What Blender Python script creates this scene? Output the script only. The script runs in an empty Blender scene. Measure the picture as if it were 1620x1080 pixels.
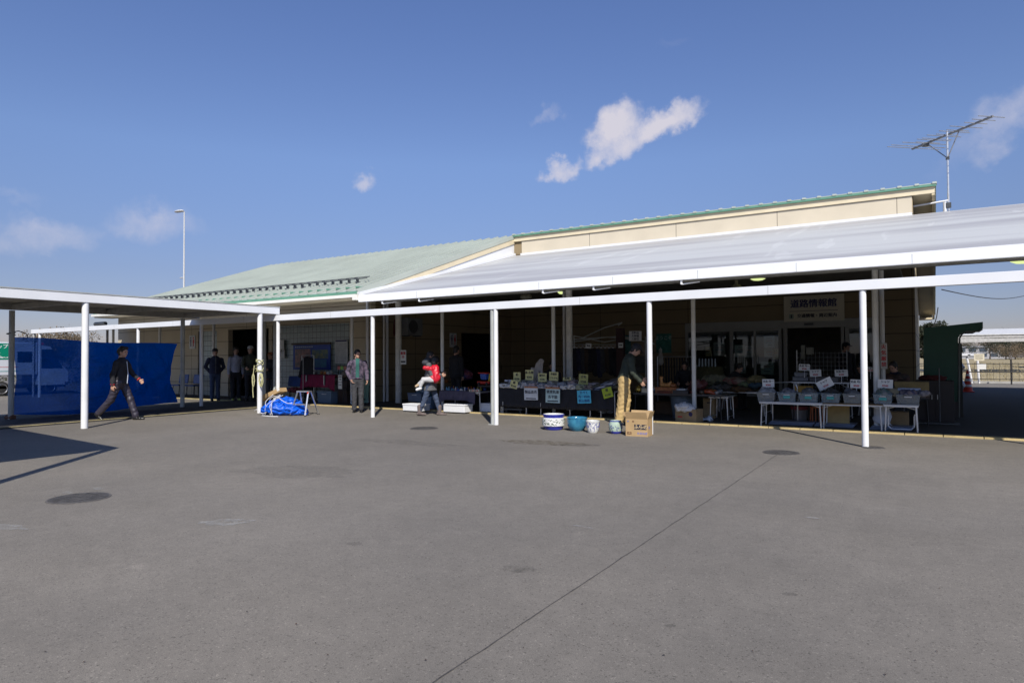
import bpy, math, random
import numpy as np
from mathutils import Vector, Matrix, Euler
R = math.radians
rnd = random.Random(7)
SC = bpy.context.scene
COL = SC.collection

# ------------------------------------------------------------------ camera, sky, sun, exposure
FPX, YAW, PIT, ROL = 1040.47, 0.564821288, 0.0229147496, -0.00621307235
_f = np.array([-math.sin(YAW)*math.cos(PIT), math.cos(YAW)*math.cos(PIT), math.sin(PIT)])
_r0 = np.array([math.cos(YAW), math.sin(YAW), 0.0]); _u0 = np.cross(_r0, _f)
_r = _r0*math.cos(ROL)+_u0*math.sin(ROL); _u = -_r0*math.sin(ROL)+_u0*math.cos(ROL)
CAM = np.array([0, 0, 1.5])
cd = bpy.data.cameras.new('camera'); cam = bpy.data.objects.new('camera', cd); COL.objects.link(cam)
cd.sensor_width = 36; cd.lens = FPX/1620*36; cd.clip_start = .05; cd.clip_end = 4000
M = Matrix(((_r[0], _u[0], -_f[0], 0), (_r[1], _u[1], -_f[1], 0), (_r[2], _u[2], -_f[2], 1.5), (0, 0, 0, 1)))
cam.matrix_world = M
SC.camera = cam
SUN_AZ, SUN_EL = R(39.5), R(41)       # shadows fall towards (-sin az, cos az)
w = bpy.data.worlds.new("World"); SC.world = w; w.use_nodes = True
nt = w.node_tree; nt.nodes.clear()
SKY_STRENGTH = 0.078
def wn(t, **k):
    n = nt.nodes.new(t)
    for a, b in k.items(): setattr(n, a, b)
    return n
def wl(a, b): nt.links.new(a, b)
sky = wn('ShaderNodeTexSky', sky_type='NISHITA'); sky.sun_disc = False
sky.sun_elevation = SUN_EL; sky.sun_rotation = R(180)-SUN_AZ
sky.air_density = 1.0; sky.dust_density = .15; sky.ozone_density = 3.0; sky.altitude = 50
tint = wn('ShaderNodeMix', data_type='RGBA', blend_type='MULTIPLY'); tint.inputs[0].default_value = 1
wl(sky.outputs[0], tint.inputs[6]); tint.inputs[7].default_value = (0.92, 0.93, 1.16, 1)
tc = wn('ShaderNodeTexCoord')
sepz = wn('ShaderNodeSeparateXYZ'); wl(tc.outputs['Generated'], sepz.inputs[0])
hr = wn('ShaderNodeValToRGB'); wl(sepz.outputs['Z'], hr.inputs[0]); e_ = hr.color_ramp.elements
e_[0].position = 0.0; e_[0].color = (.54, .49, .52, 1); e_[1].position = .55; e_[1].color = (1.10, 1.12, 1.17, 1)
x_ = e_.new(.12); x_.color = (.72, .66, .66, 1); x_ = e_.new(.28); x_.color = (1.10, 1.06, 1.0, 1)
hz = wn('ShaderNodeMix', data_type='RGBA', blend_type='MULTIPLY'); hz.inputs[0].default_value = 1; wl(tint.outputs[2], hz.inputs[6]); wl(hr.outputs[0], hz.inputs[7])
def ray(px, py):
    d = (px-810)/FPX*_r-(py-540)/FPX*_u+_f
    return d/np.linalg.norm(d)
def wmath(op, a, b=None, c=None, clamp=False):
    n = wn('ShaderNodeMath', operation=op); n.use_clamp = clamp
    for i, x in enumerate((a, b, c)):
        if x is None: continue
        if isinstance(x, (int, float)): n.inputs[i].default_value = x
        else: wl(x, n.inputs[i])
    return n.outputs[0]
def wdot(vec):
    n = wn('ShaderNodeVectorMath', operation='DOT_PRODUCT'); wl(WARP.outputs[0], n.inputs[0]); n.inputs[1].default_value = vec
    return n.outputs['Value']
nz = wn('ShaderNodeTexNoise'); nz.inputs['Scale'].default_value = 30; nz.inputs['Detail'].default_value = 10; nz.inputs['Roughness'].default_value = .68
wl(tc.outputs['Generated'], nz.inputs['Vector'])
nz2 = wn('ShaderNodeTexNoise'); nz2.inputs['Scale'].default_value = 14; nz2.inputs['Detail'].default_value = 4
wl(tc.outputs['Generated'], nz2.inputs['Vector'])
nw = wn('ShaderNodeTexNoise'); nw.inputs['Scale'].default_value = 17; nw.inputs['Detail'].default_value = 8; nw.inputs['Roughness'].default_value = .6
wl(tc.outputs['Generated'], nw.inputs['Vector'])
wc = wn('ShaderNodeVectorMath', operation='SUBTRACT'); wl(nw.outputs['Color'], wc.inputs[0]); wc.inputs[1].default_value = (.5, .5, .5)
ws = wn('ShaderNodeVectorMath', operation='SCALE'); wl(wc.outputs[0], ws.inputs[0]); ws.inputs['Scale'].default_value = .085
WARP = wn('ShaderNodeVectorMath', operation='ADD'); wl(tc.outputs['Generated'], WARP.inputs[0]); wl(ws.outputs[0], WARP.inputs[1])
total = None
# cloud puffs: (centre direction, half width, half height, tilt, density)
for (px, py, hw, hh, tilt, dens) in ((968, 200, 52, 42, 10, 1.0), (1048, 196, 70, 30, 20, 1.0), (985, 228, 60, 26, 15, .8), (896, 266, 36, 19, 25, .72), (575, 282, 24, 18, 40, .55),
                                     (862, 185, 26, 12, 15, .3), (232, 352, 60, 26, 0, .38), (60, 370, 85, 22, 5, .36), (30, 318, 30, 10, 0, .2),
                                     (1592, 178, 85, 22, 38, .36), (1558, 236, 34, 15, 25, .36), (1068, 60, 26, 9, 10, .12), (700, 480, 900, 30, 4, .10)):
    c = ray(px, py); t1 = np.cross(c, [0, 0, 1.]); t1 = t1/np.linalg.norm(t1); t2 = np.cross(t1, c)
    a = R(tilt); e1 = t1*math.cos(a)+t2*math.sin(a); e2 = -t1*math.sin(a)+t2*math.cos(a)
    k = FPX/float(1/np.dot(c, _f))
    d1 = wmath('MULTIPLY', wdot(e1), k/hw); d2 = wmath('MULTIPLY', wdot(e2), k/hh)
    rr = wmath('ADD', wmath('MULTIPLY', d1, d1), wmath('MULTIPLY', d2, d2))
    front = wmath('GREATER_THAN', wdot(c), 0.3)
    m = wmath('SUBTRACT', 1.0, rr)
    m = wmath('MAXIMUM', m, 0.0)
    m = wmath('MULTIPLY', m, front)
    m = wmath('MULTIPLY', m, dens)
    total = m if total is None else wmath('MAXIMUM', total, m)
edge = wmath('ADD', wmath('MULTIPLY', wmath('SUBTRACT', nz.outputs['Fac'], .5), 1.5), wmath('MULTIPLY', wmath('SUBTRACT', nz2.outputs['Fac'], .5), .5))
hasc = wmath('MULTIPLY', total, 2.2, clamp=True)
mask = wmath('MULTIPLY', wmath('ADD', wmath('MULTIPLY', total, 1.5), wmath('MULTIPLY', edge, hasc)), .75, clamp=True)
mask = wmath('MULTIPLY', mask, hasc)
mask = wmath('MULTIPLY', mask, .92)
mixc = wn('ShaderNodeMix', data_type='RGBA'); wl(mask, mixc.inputs[0]); wl(hz.outputs[2], mixc.inputs[6])
mixc.inputs[7].default_value = (6.9, 6.6, 7.3, 1)
bg = wn('ShaderNodeBackground'); bg.inputs[1].default_value = SKY_STRENGTH; wl(mixc.outputs[2], bg.inputs[0])
wo = wn('ShaderNodeOutputWorld'); wl(bg.outputs[0], wo.inputs[0])
sl = bpy.data.lights.new('sun', 'SUN'); sl.energy = 3.7; sl.angle = R(.53); sl.color = (1.0, .95, .87)
sun = bpy.data.objects.new('sun', sl); COL.objects.link(sun)
sd = Vector((-math.sin(SUN_AZ)*math.cos(SUN_EL), math.cos(SUN_AZ)*math.cos(SUN_EL), -math.sin(SUN_EL)))
sun.rotation_euler = sd.to_track_quat('-Z', 'Y').to_euler()
SC.view_settings.view_transform = 'Standard'; SC.view_settings.look = 'None'; SC.view_settings.exposure = 0.38; SC.view_settings.gamma = 1
SC.cycles.use_denoising = True
SC.cycles.max_bounces = 6; SC.cycles.diffuse_bounces = 1; SC.cycles.transparent_max_bounces = 10; SC.cycles.sample_clamp_indirect = 4

# ------------------------------------------------------------------ survey helpers (photo sight line met with a real plane)
def _d(px, py): return (px-810)/FPX*_r-(py-540)/FPX*_u+_f
def G(px, py, z=0.0): d = _d(px, py); return Vector(CAM+d*((z-1.5)/d[2]))
def PV(px, py, y): d = _d(px, py); return Vector(CAM+d*(y/d[1]))
def PU(px, py, x): d = _d(px, py); return Vector(CAM+d*(x/d[0]))
FC = R(-90)   # faces the forecourt

# ------------------------------------------------------------------ materials
MATS = {}
def mat(name, color, rough=.6, var=.12, vscale=6, bump=0.0, bscale=40, metal=0, emit=None, color2=None, spec=.5, tr=0, sheen=0, alpha=1):
    if name in MATS: return MATS[name]
    m = bpy.data.materials.new(name); m.use_nodes = True; n = m.node_tree; b = n.nodes['Principled BSDF']
    L = n.links.new
    t = n.nodes.new('ShaderNodeTexCoord'); no = n.nodes.new('ShaderNodeTexNoise'); no.inputs['Scale'].default_value = vscale; no.inputs['Detail'].default_value = 5
    L(t.outputs['Object'], no.inputs['Vector'])
    rp = n.nodes.new('ShaderNodeValToRGB'); L(no.outputs['Fac'], rp.inputs[0])
    c2 = color2 or tuple(min(1, x*(1+var)) for x in color); c1 = color if color2 else tuple(x*(1-var) for x in color)
    rp.color_ramp.elements[0].position = .35; rp.color_ramp.elements[0].color = (*c1, 1)
    rp.color_ramp.elements[1].position = .65; rp.color_ramp.elements[1].color = (*c2, 1)
    L(rp.outputs[0], b.inputs['Base Color'])
    b.inputs['Roughness'].default_value = rough; b.inputs['Metallic'].default_value = metal
    b.inputs['Specular IOR Level'].default_value = spec
    b.inputs['Transmission Weight'].default_value = tr; b.inputs['Alpha'].default_value = alpha
    if bump:
        nb = n.nodes.new('ShaderNodeTexNoise'); nb.inputs['Scale'].default_value = bscale; nb.inputs['Detail'].default_value = 4
        L(t.outputs['Object'], nb.inputs['Vector'])
        bp = n.nodes.new('ShaderNodeBump'); bp.inputs['Strength'].default_value = bump; bp.inputs['Distance'].default_value = .02
        L(nb.outputs['Fac'], bp.inputs['Height']); L(bp.outputs[0], b.inputs['Normal'])
    if emit:
        b.inputs['Emission Color'].default_value = (*emit[0], 1); b.inputs['Emission Strength'].default_value = emit[1]
    MATS[name] = m
    return m
def nodes_of(m):
    n = m.node_tree
    return n, n.nodes['Principled BSDF'], n.links.new
def glass_mat(name, tintc=(.85, .9, .9), trans=.75, rough=.02):
    m = bpy.data.materials.new(name); m.use_nodes = True; n = m.node_tree; n.nodes.clear(); L = n.links.new
    o = n.nodes.new('ShaderNodeOutputMaterial'); mx = n.nodes.new('ShaderNodeMixShader'); tr = n.nodes.new('ShaderNodeBsdfTransparent'); gl = n.nodes.new('ShaderNodeBsdfGlossy')
    fr = n.nodes.new('ShaderNodeFresnel'); fr.inputs[0].default_value = 1.5
    ad = n.nodes.new('ShaderNodeMath'); ad.operation = 'ADD'; ad.inputs[1].default_value = 0; ad.use_clamp = True
    tr.inputs[0].default_value = (*tintc, 1); gl.inputs[0].default_value = (.9, .95, 1, 1); gl.inputs['Roughness'].default_value = rough
    L(fr.outputs[0], ad.inputs[0]); L(ad.outputs[0], mx.inputs[0]); L(tr.outputs[0], mx.inputs[1]); L(gl.outputs[0], mx.inputs[2]); L(mx.outputs[0], o.inputs[0])
    return m
WHITE = mat('white_paint', (.78, .78, .775), .45, .05, 3)
WHITE2 = mat('white_beam_paint', (.80, .81, .82), .4, .04, 1.2)
GREYP = mat('weathered_post_paint', (.42, .43, .40), .55, .12, 4)
CREAM2 = mat('cream_trim', (.74, .64, .44), .6, .05, 2)
ALU = mat('aluminium', (.72, .72, .72), .32, .06, 9, metal=.9)
STEEL = mat('steel_tube', (.62, .63, .64), .3, .08, 9, metal=.6)
BLACKM = mat('black_metal', (.02, .02, .022), .5, .2, 9)
DARKM = mat('dark_bracket', (.07, .075, .08), .5, .2, 9)
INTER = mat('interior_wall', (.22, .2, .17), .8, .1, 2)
CARD = mat('cardboard', (.46, .31, .15), .8, .08, 5)
CARD2 = mat('cardboard_dull', (.36, .25, .13), .85, .12, 5)
PAPER = mat('paper', (.8, .79, .74), .7, .04, 5)
INK = mat('ink', (.025, .025, .04), .6, .1, 5)
YCARD = mat('yellow_card', (.72, .68, .30), .7, .05, 5)
SKIN = mat('skin', (.50, .29, .20), .5, .1, 14, spec=.4)
HAIR = mat('black_hair', (.012, .010, .010), .45, .3, 60, bump=.4, bscale=120)
EYE = mat('dark_eye', (.01, .008, .008), .2, .1)
LIP = mat('lips', (.36, .14, .11), .5, .05)

# asphalt with patches and stains
def asphalt(name, base, dark=False):
    m = mat(name, base, .88, .0, 1)
    n, b, L = nodes_of(m)
    t = n.nodes.new('ShaderNodeTexCoord')
    def noise(s, d=5, r=.6):
        x = n.nodes.new('ShaderNodeTexNoise'); x.inputs['Scale'].default_value = s; x.inputs['Detail'].default_value = d; x.inputs['Roughness'].default_value = r
        L(t.outputs['Object'], x.inputs['Vector']); return x.outputs['Fac']
    def mr(x, a, b_, c, d_):
        y = n.nodes.new('ShaderNodeMapRange'); L(x, y.inputs[0])
        for i, v in enumerate((a, b_, c, d_)): y.inputs[i+1].default_value = v
        return y.outputs[0]
    def mul(x, y):
        z = n.nodes.new('ShaderNodeMath'); z.operation = 'MULTIPLY'; L(x, z.inputs[0]); L(y, z.inputs[1]); return z.outputs[0]
    k = mul(mr(noise(.16, 4), .3, .7, .82, 1.13), mr(noise(.9, 6, .7), .3, .7, .90, 1.09))
    k = mul(k, mr(noise(7, 4), .3, .7, .93, 1.07))
    k = mul(k, mr(noise(170, 3, .8), .34, .66, .66, 1.36))
    k = mul(k, mr(noise(38, 3, .7), .3, .7, .93, 1.07))
    vo = n.nodes.new('ShaderNodeTexVoronoi'); vo.inputs['Scale'].default_value = 110; L(t.outputs['Object'], vo.inputs['Vector'])
    sp = n.nodes.new('ShaderNodeSeparateColor'); L(vo.outputs['Color'], sp.inputs[0])
    k = mul(k, mr(sp.outputs[0], .93, 1.0, 1.0, 1.4))
    k = mul(k, mr(sp.outputs[1], .90, 1.0, 1.0, .55))
    k = mul(k, mr(noise(1.7, 2), .70, .78, 1.0, 1.18))
    k = mul(k, mr(noise(.55, 6, .75), .28, .36, .82, 1.0))
    cc = n.nodes.new('ShaderNodeMix'); cc.data_type = 'RGBA'; L(noise(.3, 3), cc.inputs[0])
    cc.inputs[6].default_value = (*base, 1); cc.inputs[7].default_value = (base[0]*1.03, base[1]*1.0, base[2]*.93, 1)
    vm = n.nodes.new('ShaderNodeVectorMath'); vm.operation = 'SCALE'; L(cc.outputs[2], vm.inputs[0]); L(k, vm.inputs['Scale'])
    L(vm.outputs[0], b.inputs['Base Color'])
    bp = n.nodes.new('ShaderNodeBump'); bp.inputs['Strength'].default_value = .35; bp.inputs['Distance'].default_value = .004
    L(noise(140, 3, .8), bp.inputs['Height']); L(bp.outputs[0], b.inputs['Normal'])
    return m
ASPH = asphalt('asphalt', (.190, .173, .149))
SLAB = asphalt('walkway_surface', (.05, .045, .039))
ASPH2 = asphalt('patched_asphalt', (.17, .165, .157))

def panel_wall(name, base, axis, h=.54, wd=3.6, off=0):
    m = mat(name, base, .75, .0, 1)
    n, b, L = nodes_of(m)
    g = n.nodes.new('ShaderNodeNewGeometry'); s = n.nodes.new('ShaderNodeSeparateXYZ'); L(g.outputs['Position'], s.inputs[0])
    def line(x, per, wth, o):
        a = n.nodes.new('ShaderNodeMath'); a.operation = 'MULTIPLY_ADD'; L(x, a.inputs[0]); a.inputs[1].default_value = 1/per; a.inputs[2].default_value = o
        f = n.nodes.new('ShaderNodeMath'); f.operation = 'FRACT'; L(a.outputs[0], f.inputs[0])
        l = n.nodes.new('ShaderNodeMath'); l.operation = 'LESS_THAN'; L(f.outputs[0], l.inputs[0]); l.inputs[1].default_value = wth/per
        return l.outputs[0]
    a = line(s.outputs['Z'], h, .022, .02); c = line(s.outputs[axis], wd, .02, off)
    mx = n.nodes.new('ShaderNodeMath'); mx.operation = 'MAXIMUM'; L(a, mx.inputs[0]); L(c, mx.inputs[1])
    no = n.nodes.new('ShaderNodeTexNoise'); no.inputs['Scale'].default_value = .9; no.inputs['Detail'].default_value = 6; L(g.outputs['Position'], no.inputs['Vector'])
    r = n.nodes.new('ShaderNodeMapRange'); L(no.outputs['Fac'], r.inputs[0]); r.inputs[1].default_value = .3; r.inputs[2].default_value = .7; r.inputs[3].default_value = .92; r.inputs[4].default_value = 1.05
    v = n.nodes.new('ShaderNodeVectorMath'); v.operation = 'SCALE'; v.inputs[0].default_value = base; L(r.outputs[0], v.inputs['Scale'])
    x = n.nodes.new('ShaderNodeMix'); x.data_type = 'RGBA'; L(mx.outputs[0], x.inputs[0]); L(v.outputs[0], x.inputs[6]); x.inputs[7].default_value = (base[0]*.3, base[1]*.28, base[2]*.28, 1)
    L(x.outputs[2], b.inputs['Base Color'])
    bp = n.nodes.new('ShaderNodeBump'); bp.invert = True; bp.inputs['Strength'].default_value = .6; bp.inputs['Distance'].default_value = .012
    L(mx.outputs[0], bp.inputs['Height']); L(bp.outputs[0], b.inputs['Normal'])
    return m
CREAM = panel_wall('shaded_cream_panel_wall', (.29, .22, .125), 'X', off=.12)  # the wing's cream paint darkened, canopy shade put into the colour
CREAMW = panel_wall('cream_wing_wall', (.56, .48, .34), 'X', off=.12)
CREAM_SHADED_SIDE = panel_wall('shaded_cream_side_wall', (.29, .22, .125), 'Y')  # side wall copy of that cream, shade again in its colour
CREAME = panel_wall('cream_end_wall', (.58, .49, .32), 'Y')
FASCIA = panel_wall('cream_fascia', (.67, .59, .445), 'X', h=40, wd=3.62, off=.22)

# ------------------------------------------------------------------ mesh builder
class MB:
    def __init__(s): s.v = []; s.f = []; s.mi = []; s.cur = 0
    def add(s, vs, fs):
        o = len(s.v); s.v += [tuple(x) for x in vs]; s.f += [tuple(i+o for i in f) for f in fs]; s.mi += [s.cur]*len(fs); return s
    def box(s, c, d, rot=None, taper=1):
        hx, hy, hz = d[0]/2, d[1]/2, d[2]/2; vs = []
        for z in (-1, 1):
            k = taper if z < 0 else 1
            for x, y in ((-1, -1), (1, -1), (1, 1), (-1, 1)):
                p = Vector((x*hx*k, y*hy*k, z*hz))
                if rot is not None: p = rot @ p
                vs.append(Vector(c)+p)
        return s.add(vs, [(3, 2, 1, 0), (4, 5, 6, 7), (0, 1, 5, 4), (1, 2, 6, 5), (2, 3, 7, 6), (3, 0, 4, 7)])
    def b2(s, x0, x1, y0, y1, z0, z1): return s.box(((x0+x1)/2, (y0+y1)/2, (z0+z1)/2), (abs(x1-x0), abs(y1-y0), abs(z1-z0)))
    def bar(s, a, b, wx, wz, up=(0, 0, 1)):
        a = Vector(a); b = Vector(b); d = (b-a); l = d.length; x = d.normalized(); y = Vector(up).cross(x)
        if y.length < 1e-4: y = Vector((0, 1, 0)).cross(x)
        y.normalize(); z = x.cross(y)
        return s.box((a+b)/2, (l, wx, wz), Matrix((x, y, z)).transposed())
    def tube(s, pts, r, n=8, caps=True):
        pts = [Vector(p) for p in pts]; rs = r if isinstance(r, (list, tuple)) else [r]*len(pts)
        vs = []; fs = []; prev = None
        for i, p in enumerate(pts):
            t = (pts[min(i+1, len(pts)-1)]-pts[max(i-1, 0)]).normalized()
            if prev is None:
                a = Vector((0, 0, 1)) if abs(t.z) < .9 else Vector((1, 0, 0)); x = a.cross(t).normalized()
            else: x = (prev-t*prev.dot(t)).normalized()
            prev = x; y = t.cross(x)
            for k in range(n):
                a = 2*math.pi*k/n; vs.append(p+(x*math.cos(a)+y*math.sin(a))*rs[i])
        for i in range(len(pts)-1):
            for k in range(n): fs.append((i*n+k, i*n+(k+1) % n, (i+1)*n+(k+1) % n, (i+1)*n+k))
        if caps: fs.append(tuple(range(n-1, -1, -1))); fs.append(tuple((len(pts)-1)*n+k for k in range(n)))
        return s.add(vs, fs)
    def lathe(s, prof, n=24, c=(0, 0, 0), close=False):
        vs = []; fs = []
        for r, z in prof:
            for k in range(n):
                a = 2*math.pi*k/n; vs.append((c[0]+r*math.cos(a), c[1]+r*math.sin(a), c[2]+z))
        for i in range(len(prof)-1):
            for k in range(n): fs.append((i*n+k, i*n+(k+1) % n, (i+1)*n+(k+1) % n, (i+1)*n+k))
        fs.append(tuple(range(n-1, -1, -1)))
        if close: fs.append(tuple((len(prof)-1)*n+k for k in range(n)))
        return s.add(vs, fs)
    def prism(s, poly, off):
        n = len(poly); off = Vector(off); a = [Vector(p) for p in poly]; b = [p+off for p in a]
        return s.add(a+b, [tuple(range(n-1, -1, -1)), tuple(range(n, 2*n))]+[(i, (i+1) % n, n+(i+1) % n, n+i) for i in range(n)])
    def build(s, name, mats, parent=None, smooth=False, bevel=0, solid=0, loc=(0, 0, 0), rz=0):
        me = bpy.data.meshes.new(name); me.from_pydata(s.v, [], s.f)
        for m in (mats if isinstance(mats, (list, tuple)) else [mats]): me.materials.append(m)
        me.polygons.foreach_set('material_index', s.mi)
        import bmesh
        bm = bmesh.new(); bm.from_mesh(me); bmesh.ops.recalc_face_normals(bm, faces=bm.faces); bm.to_mesh(me); bm.free()
        if smooth is True: me.shade_smooth()
        elif smooth == 'auto': me.shade_smooth(); me.set_sharp_from_angle(angle=R(35))
        o = bpy.data.objects.new(name, me); COL.objects.link(o); o.parent = parent; o.location = loc; o.rotation_euler = (0, 0, rz)
        if bevel:
            b = o.modifiers.new('bevel', 'BEVEL'); b.width = bevel; b.segments = 2; b.limit_method = 'ANGLE'
        if solid:
            b = o.modifiers.new('solid', 'SOLIDIFY'); b.thickness = solid; b.offset = 0
        return o
def tag(o, label=None, cat=None, group=None, kind=None):
    if label: o['label'] = label
    if cat: o['category'] = cat
    if group: o['group'] = group
    if kind: o['kind'] = kind
    return o
def thing(name, label, cat, loc=(0, 0, 0), rz=0, group=None):
    o = bpy.data.objects.new(name, None); COL.objects.link(o); o.location = loc; o.rotation_euler = (0, 0, rz); o.empty_display_size = .1
    return tag(o, label, cat, group)
def struct(o): o['kind'] = 'structure'; return o
def kids(o): return [c for c in bpy.data.objects if c.parent == o]
def copy_tree(o, parent=None):
    c = o.copy(); COL.objects.link(c); c.parent = parent
    for ch in kids(o): copy_tree(ch, c)
    return c
def text(s, size, m, parent, x=0, y=0, z=0, bold=0.0, align='CENTER', name='lettering', sx=1, rot=0, thick=.0015):
    cu = bpy.data.curves.new('t', 'FONT'); cu.body = s; cu.size = size; cu.align_x = align; cu.align_y = 'CENTER'; cu.extrude = thick; cu.resolution_u = 2
    ob = bpy.data.objects.new('t', cu); COL.objects.link(ob); dg = bpy.context.evaluated_depsgraph_get()
    me = bpy.data.meshes.new_from_object(ob.evaluated_get(dg)); bpy.data.objects.remove(ob); bpy.data.curves.remove(cu)
    if bold:          # heavier strokes: the outline repeated a hair's breadth apart
        import bmesh
        bm = bmesh.new()
        for k_, (ox, oy) in enumerate(((0, 0), (bold, 0), (-bold, 0), (0, bold*.6), (0, -bold*.6), (bold*.7, bold*.5), (-bold*.7, -bold*.5))):
            n0 = len(bm.verts); bm.from_mesh(me); bm.verts.ensure_lookup_table()
            for v in bm.verts[n0:]: v.co.x += ox; v.co.y += oy; v.co.z += k_*.00012
        bm.to_mesh(me); bm.free()
    c_, s_ = math.cos(rot), math.sin(rot)
    for v in me.vertices:
        a, b, d = v.co; a *= sx; v.co = (a*c_-b*s_+x, -d+y, a*s_+b*c_+z)
    me.materials.clear(); me.materials.append(m)
    o = bpy.data.objects.new(name, me); COL.objects.link(o); o.parent = parent
    return o

# ------------------------------------------------------------------ implicit surfaces for bodies, cloth heaps
def sdf_mesh(prims, vox=.012, k=.03, wrinkle=0, seed=0, ws=28):
    lo = np.array([1e9]*3); hi = -lo; pb = []
    planes = [p for p in prims if p[0] == 'p']; prims = [p for p in prims if p[0] != 'p']
    for p in prims:
        if p[0] == 'c':
            a, b, r1, r2 = np.array(p[1], float), np.array(p[2], float), p[3], p[4]; m = max(r1, r2)
            l, h = np.minimum(a, b)-m, np.maximum(a, b)+m
        else:
            a = np.array(p[1], float); m = max(p[2]); l, h = a-m, a+m
        pb.append((l, h))
        if p[0] in 'ce': lo = np.minimum(lo, l); hi = np.maximum(hi, h)
    lo = lo-2.5*vox-wrinkle-.01; hi = hi+2.5*vox+wrinkle+.01
    n = np.ceil((hi-lo)/vox).astype(int)+1
    D = np.full(n, .5, np.float32)
    ax = [lo[i]+np.arange(n[i])*vox for i in range(3)]
    mg = k+3*vox+.02
    for p, (l, h) in zip(prims, pb):
        i0 = np.clip(np.floor((l-mg-lo)/vox).astype(int), 0, n); i1 = np.clip(np.ceil((h+mg-lo)/vox).astype(int)+1, 0, n)
        if (i1 <= i0).any(): continue
        X, Y, Z = np.meshgrid(ax[0][i0[0]:i1[0]], ax[1][i0[1]:i1[1]], ax[2][i0[2]:i1[2]], indexing='ij')
        sl_ = tuple(slice(i0[i], i1[i]) for i in range(3))
        if p[0] == 'c':
            a, b = np.array(p[1], float), np.array(p[2], float); r1, r2 = p[3], p[4]
            q = [X-a[0], Y-a[1], Z-a[2]]; ba = b-a; bb = max(1e-9, ba@ba)
            if len(p) > 5:   # flattened along a direction by a factor
                fd, fs = np.array(p[5], float), p[6]; dt = (q[0]*fd[0]+q[1]*fd[1]+q[2]*fd[2])*(1/fs-1)
                q = [q[i]+fd[i]*dt for i in range(3)]
            t = np.clip((q[0]*ba[0]+q[1]*ba[1]+q[2]*ba[2])/bb, 0, 1)
            d = np.sqrt((q[0]-t*ba[0])**2+(q[1]-t*ba[1])**2+(q[2]-t*ba[2])**2)-(r1+(r2-r1)*t)
        else:
            a = np.array(p[1], float); r = p[2]; q = np.stack([X-a[0], Y-a[1], Z-a[2]], -1)
            if len(p) > 3 and p[3] is not None: q = q @ np.array(p[3])   # rotation matrix (columns = axes)
            qq = q/np.array(r); kk = np.sqrt((qq**2).sum(-1)); k2 = np.sqrt(((q/np.array(r)**2)**2).sum(-1))+1e-9
            d = kk*(kk-1)/k2
        cur = D[sl_]
        if p[0] == 's':
            ks = .012; hh = np.clip(.5-.5*(cur+d)/ks, 0, 1); D[sl_] = cur*(1-hh)+(-d)*hh+ks*hh*(1-hh)
        else:
            hh = np.clip(.5+.5*(cur-d)/k, 0, 1); D[sl_] = cur*(1-hh)+d*hh-k*hh*(1-hh)
    if wrinkle:
        X, Y, Z = np.meshgrid(*ax, indexing='ij'); rs = np.random.RandomState(seed+3); W = 0
        for i in range(5):
            dv = rs.normal(size=3); dv[2] *= 1.2; dv /= np.linalg.norm(dv); s = ws*(.6+rs.rand()*1.2)
            W = W+np.sin((X*dv[0]+Y*dv[1]+Z*dv[2])*s+rs.rand()*6+1.5*np.sin((X*dv[1]+Y*dv[2]+Z*dv[0])*s*.45))
        D = D+wrinkle*.35*W
    for p in planes:
        X, Y, Z = np.meshgrid(*ax, indexing='ij'); a = np.array(p[1], float); nn = p[2]
        D = np.maximum(D, (X-a[0])*nn[0]+(Y-a[1])*nn[1]+(Z-a[2])*nn[2])
    ins = D < 0
    c = np.zeros(np.array(n)-1, int)
    for dx in (0, 1):
        for dy in (0, 1):
            for dz in (0, 1): c += ins[dx:n[0]-1+dx, dy:n[1]-1+dy, dz:n[2]-1+dz]
    act = (c > 0) & (c < 8); idx = np.argwhere(act); vid = -np.ones(act.shape, int); vid[act] = np.arange(len(idx))
    acc = np.zeros((len(idx), 3)); cnt = np.zeros(len(idx))
    for axx in range(3):
        o1, o2 = [(1, 2), (0, 2), (0, 1)][axx]
        for u_ in (0, 1):
            for v_ in (0, 1):
                p0 = idx.copy(); p0[:, o1] += u_; p0[:, o2] += v_; p1 = p0.copy(); p1[:, axx] += 1
                d0 = D[p0[:, 0], p0[:, 1], p0[:, 2]]; d1 = D[p1[:, 0], p1[:, 1], p1[:, 2]]; m = (d0 < 0) != (d1 < 0)
                t = np.where(m, d0/(d0-d1+1e-12*(d0 == d1)), 0); q = p0.astype(float); q[:, axx] += t
                acc[m] += q[m]; cnt[m] += 1
    V = lo+acc/cnt[:, None]*vox
    F = []
    for axx in range(3):
        o1, o2 = [(1, 2), (2, 0), (0, 1)][axx]
        sl0 = [slice(None)]*3; sl1 = [slice(None)]*3; sl0[axx] = slice(0, -1); sl1[axx] = slice(1, None)
        ch = ins[tuple(sl0)] != ins[tuple(sl1)]; e = np.argwhere(ch)
        e = e[(e[:, o1] > 0) & (e[:, o2] > 0) & (e[:, o1] < n[o1]-1) & (e[:, o2] < n[o2]-1)]
        def cell(a, b):
            q = e.copy(); q[:, o1] += a; q[:, o2] += b; return vid[q[:, 0], q[:, 1], q[:, 2]]
        quad = np.stack([cell(-1, -1), cell(0, -1), cell(0, 0), cell(-1, 0)], 1)
        inside0 = ins[e[:, 0], e[:, 1], e[:, 2]]; quad[~inside0] = quad[~inside0][:, ::-1]
        F.append(quad)
    F = np.concatenate(F); F = F[(F >= 0).all(1)]
    return V, F
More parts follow.
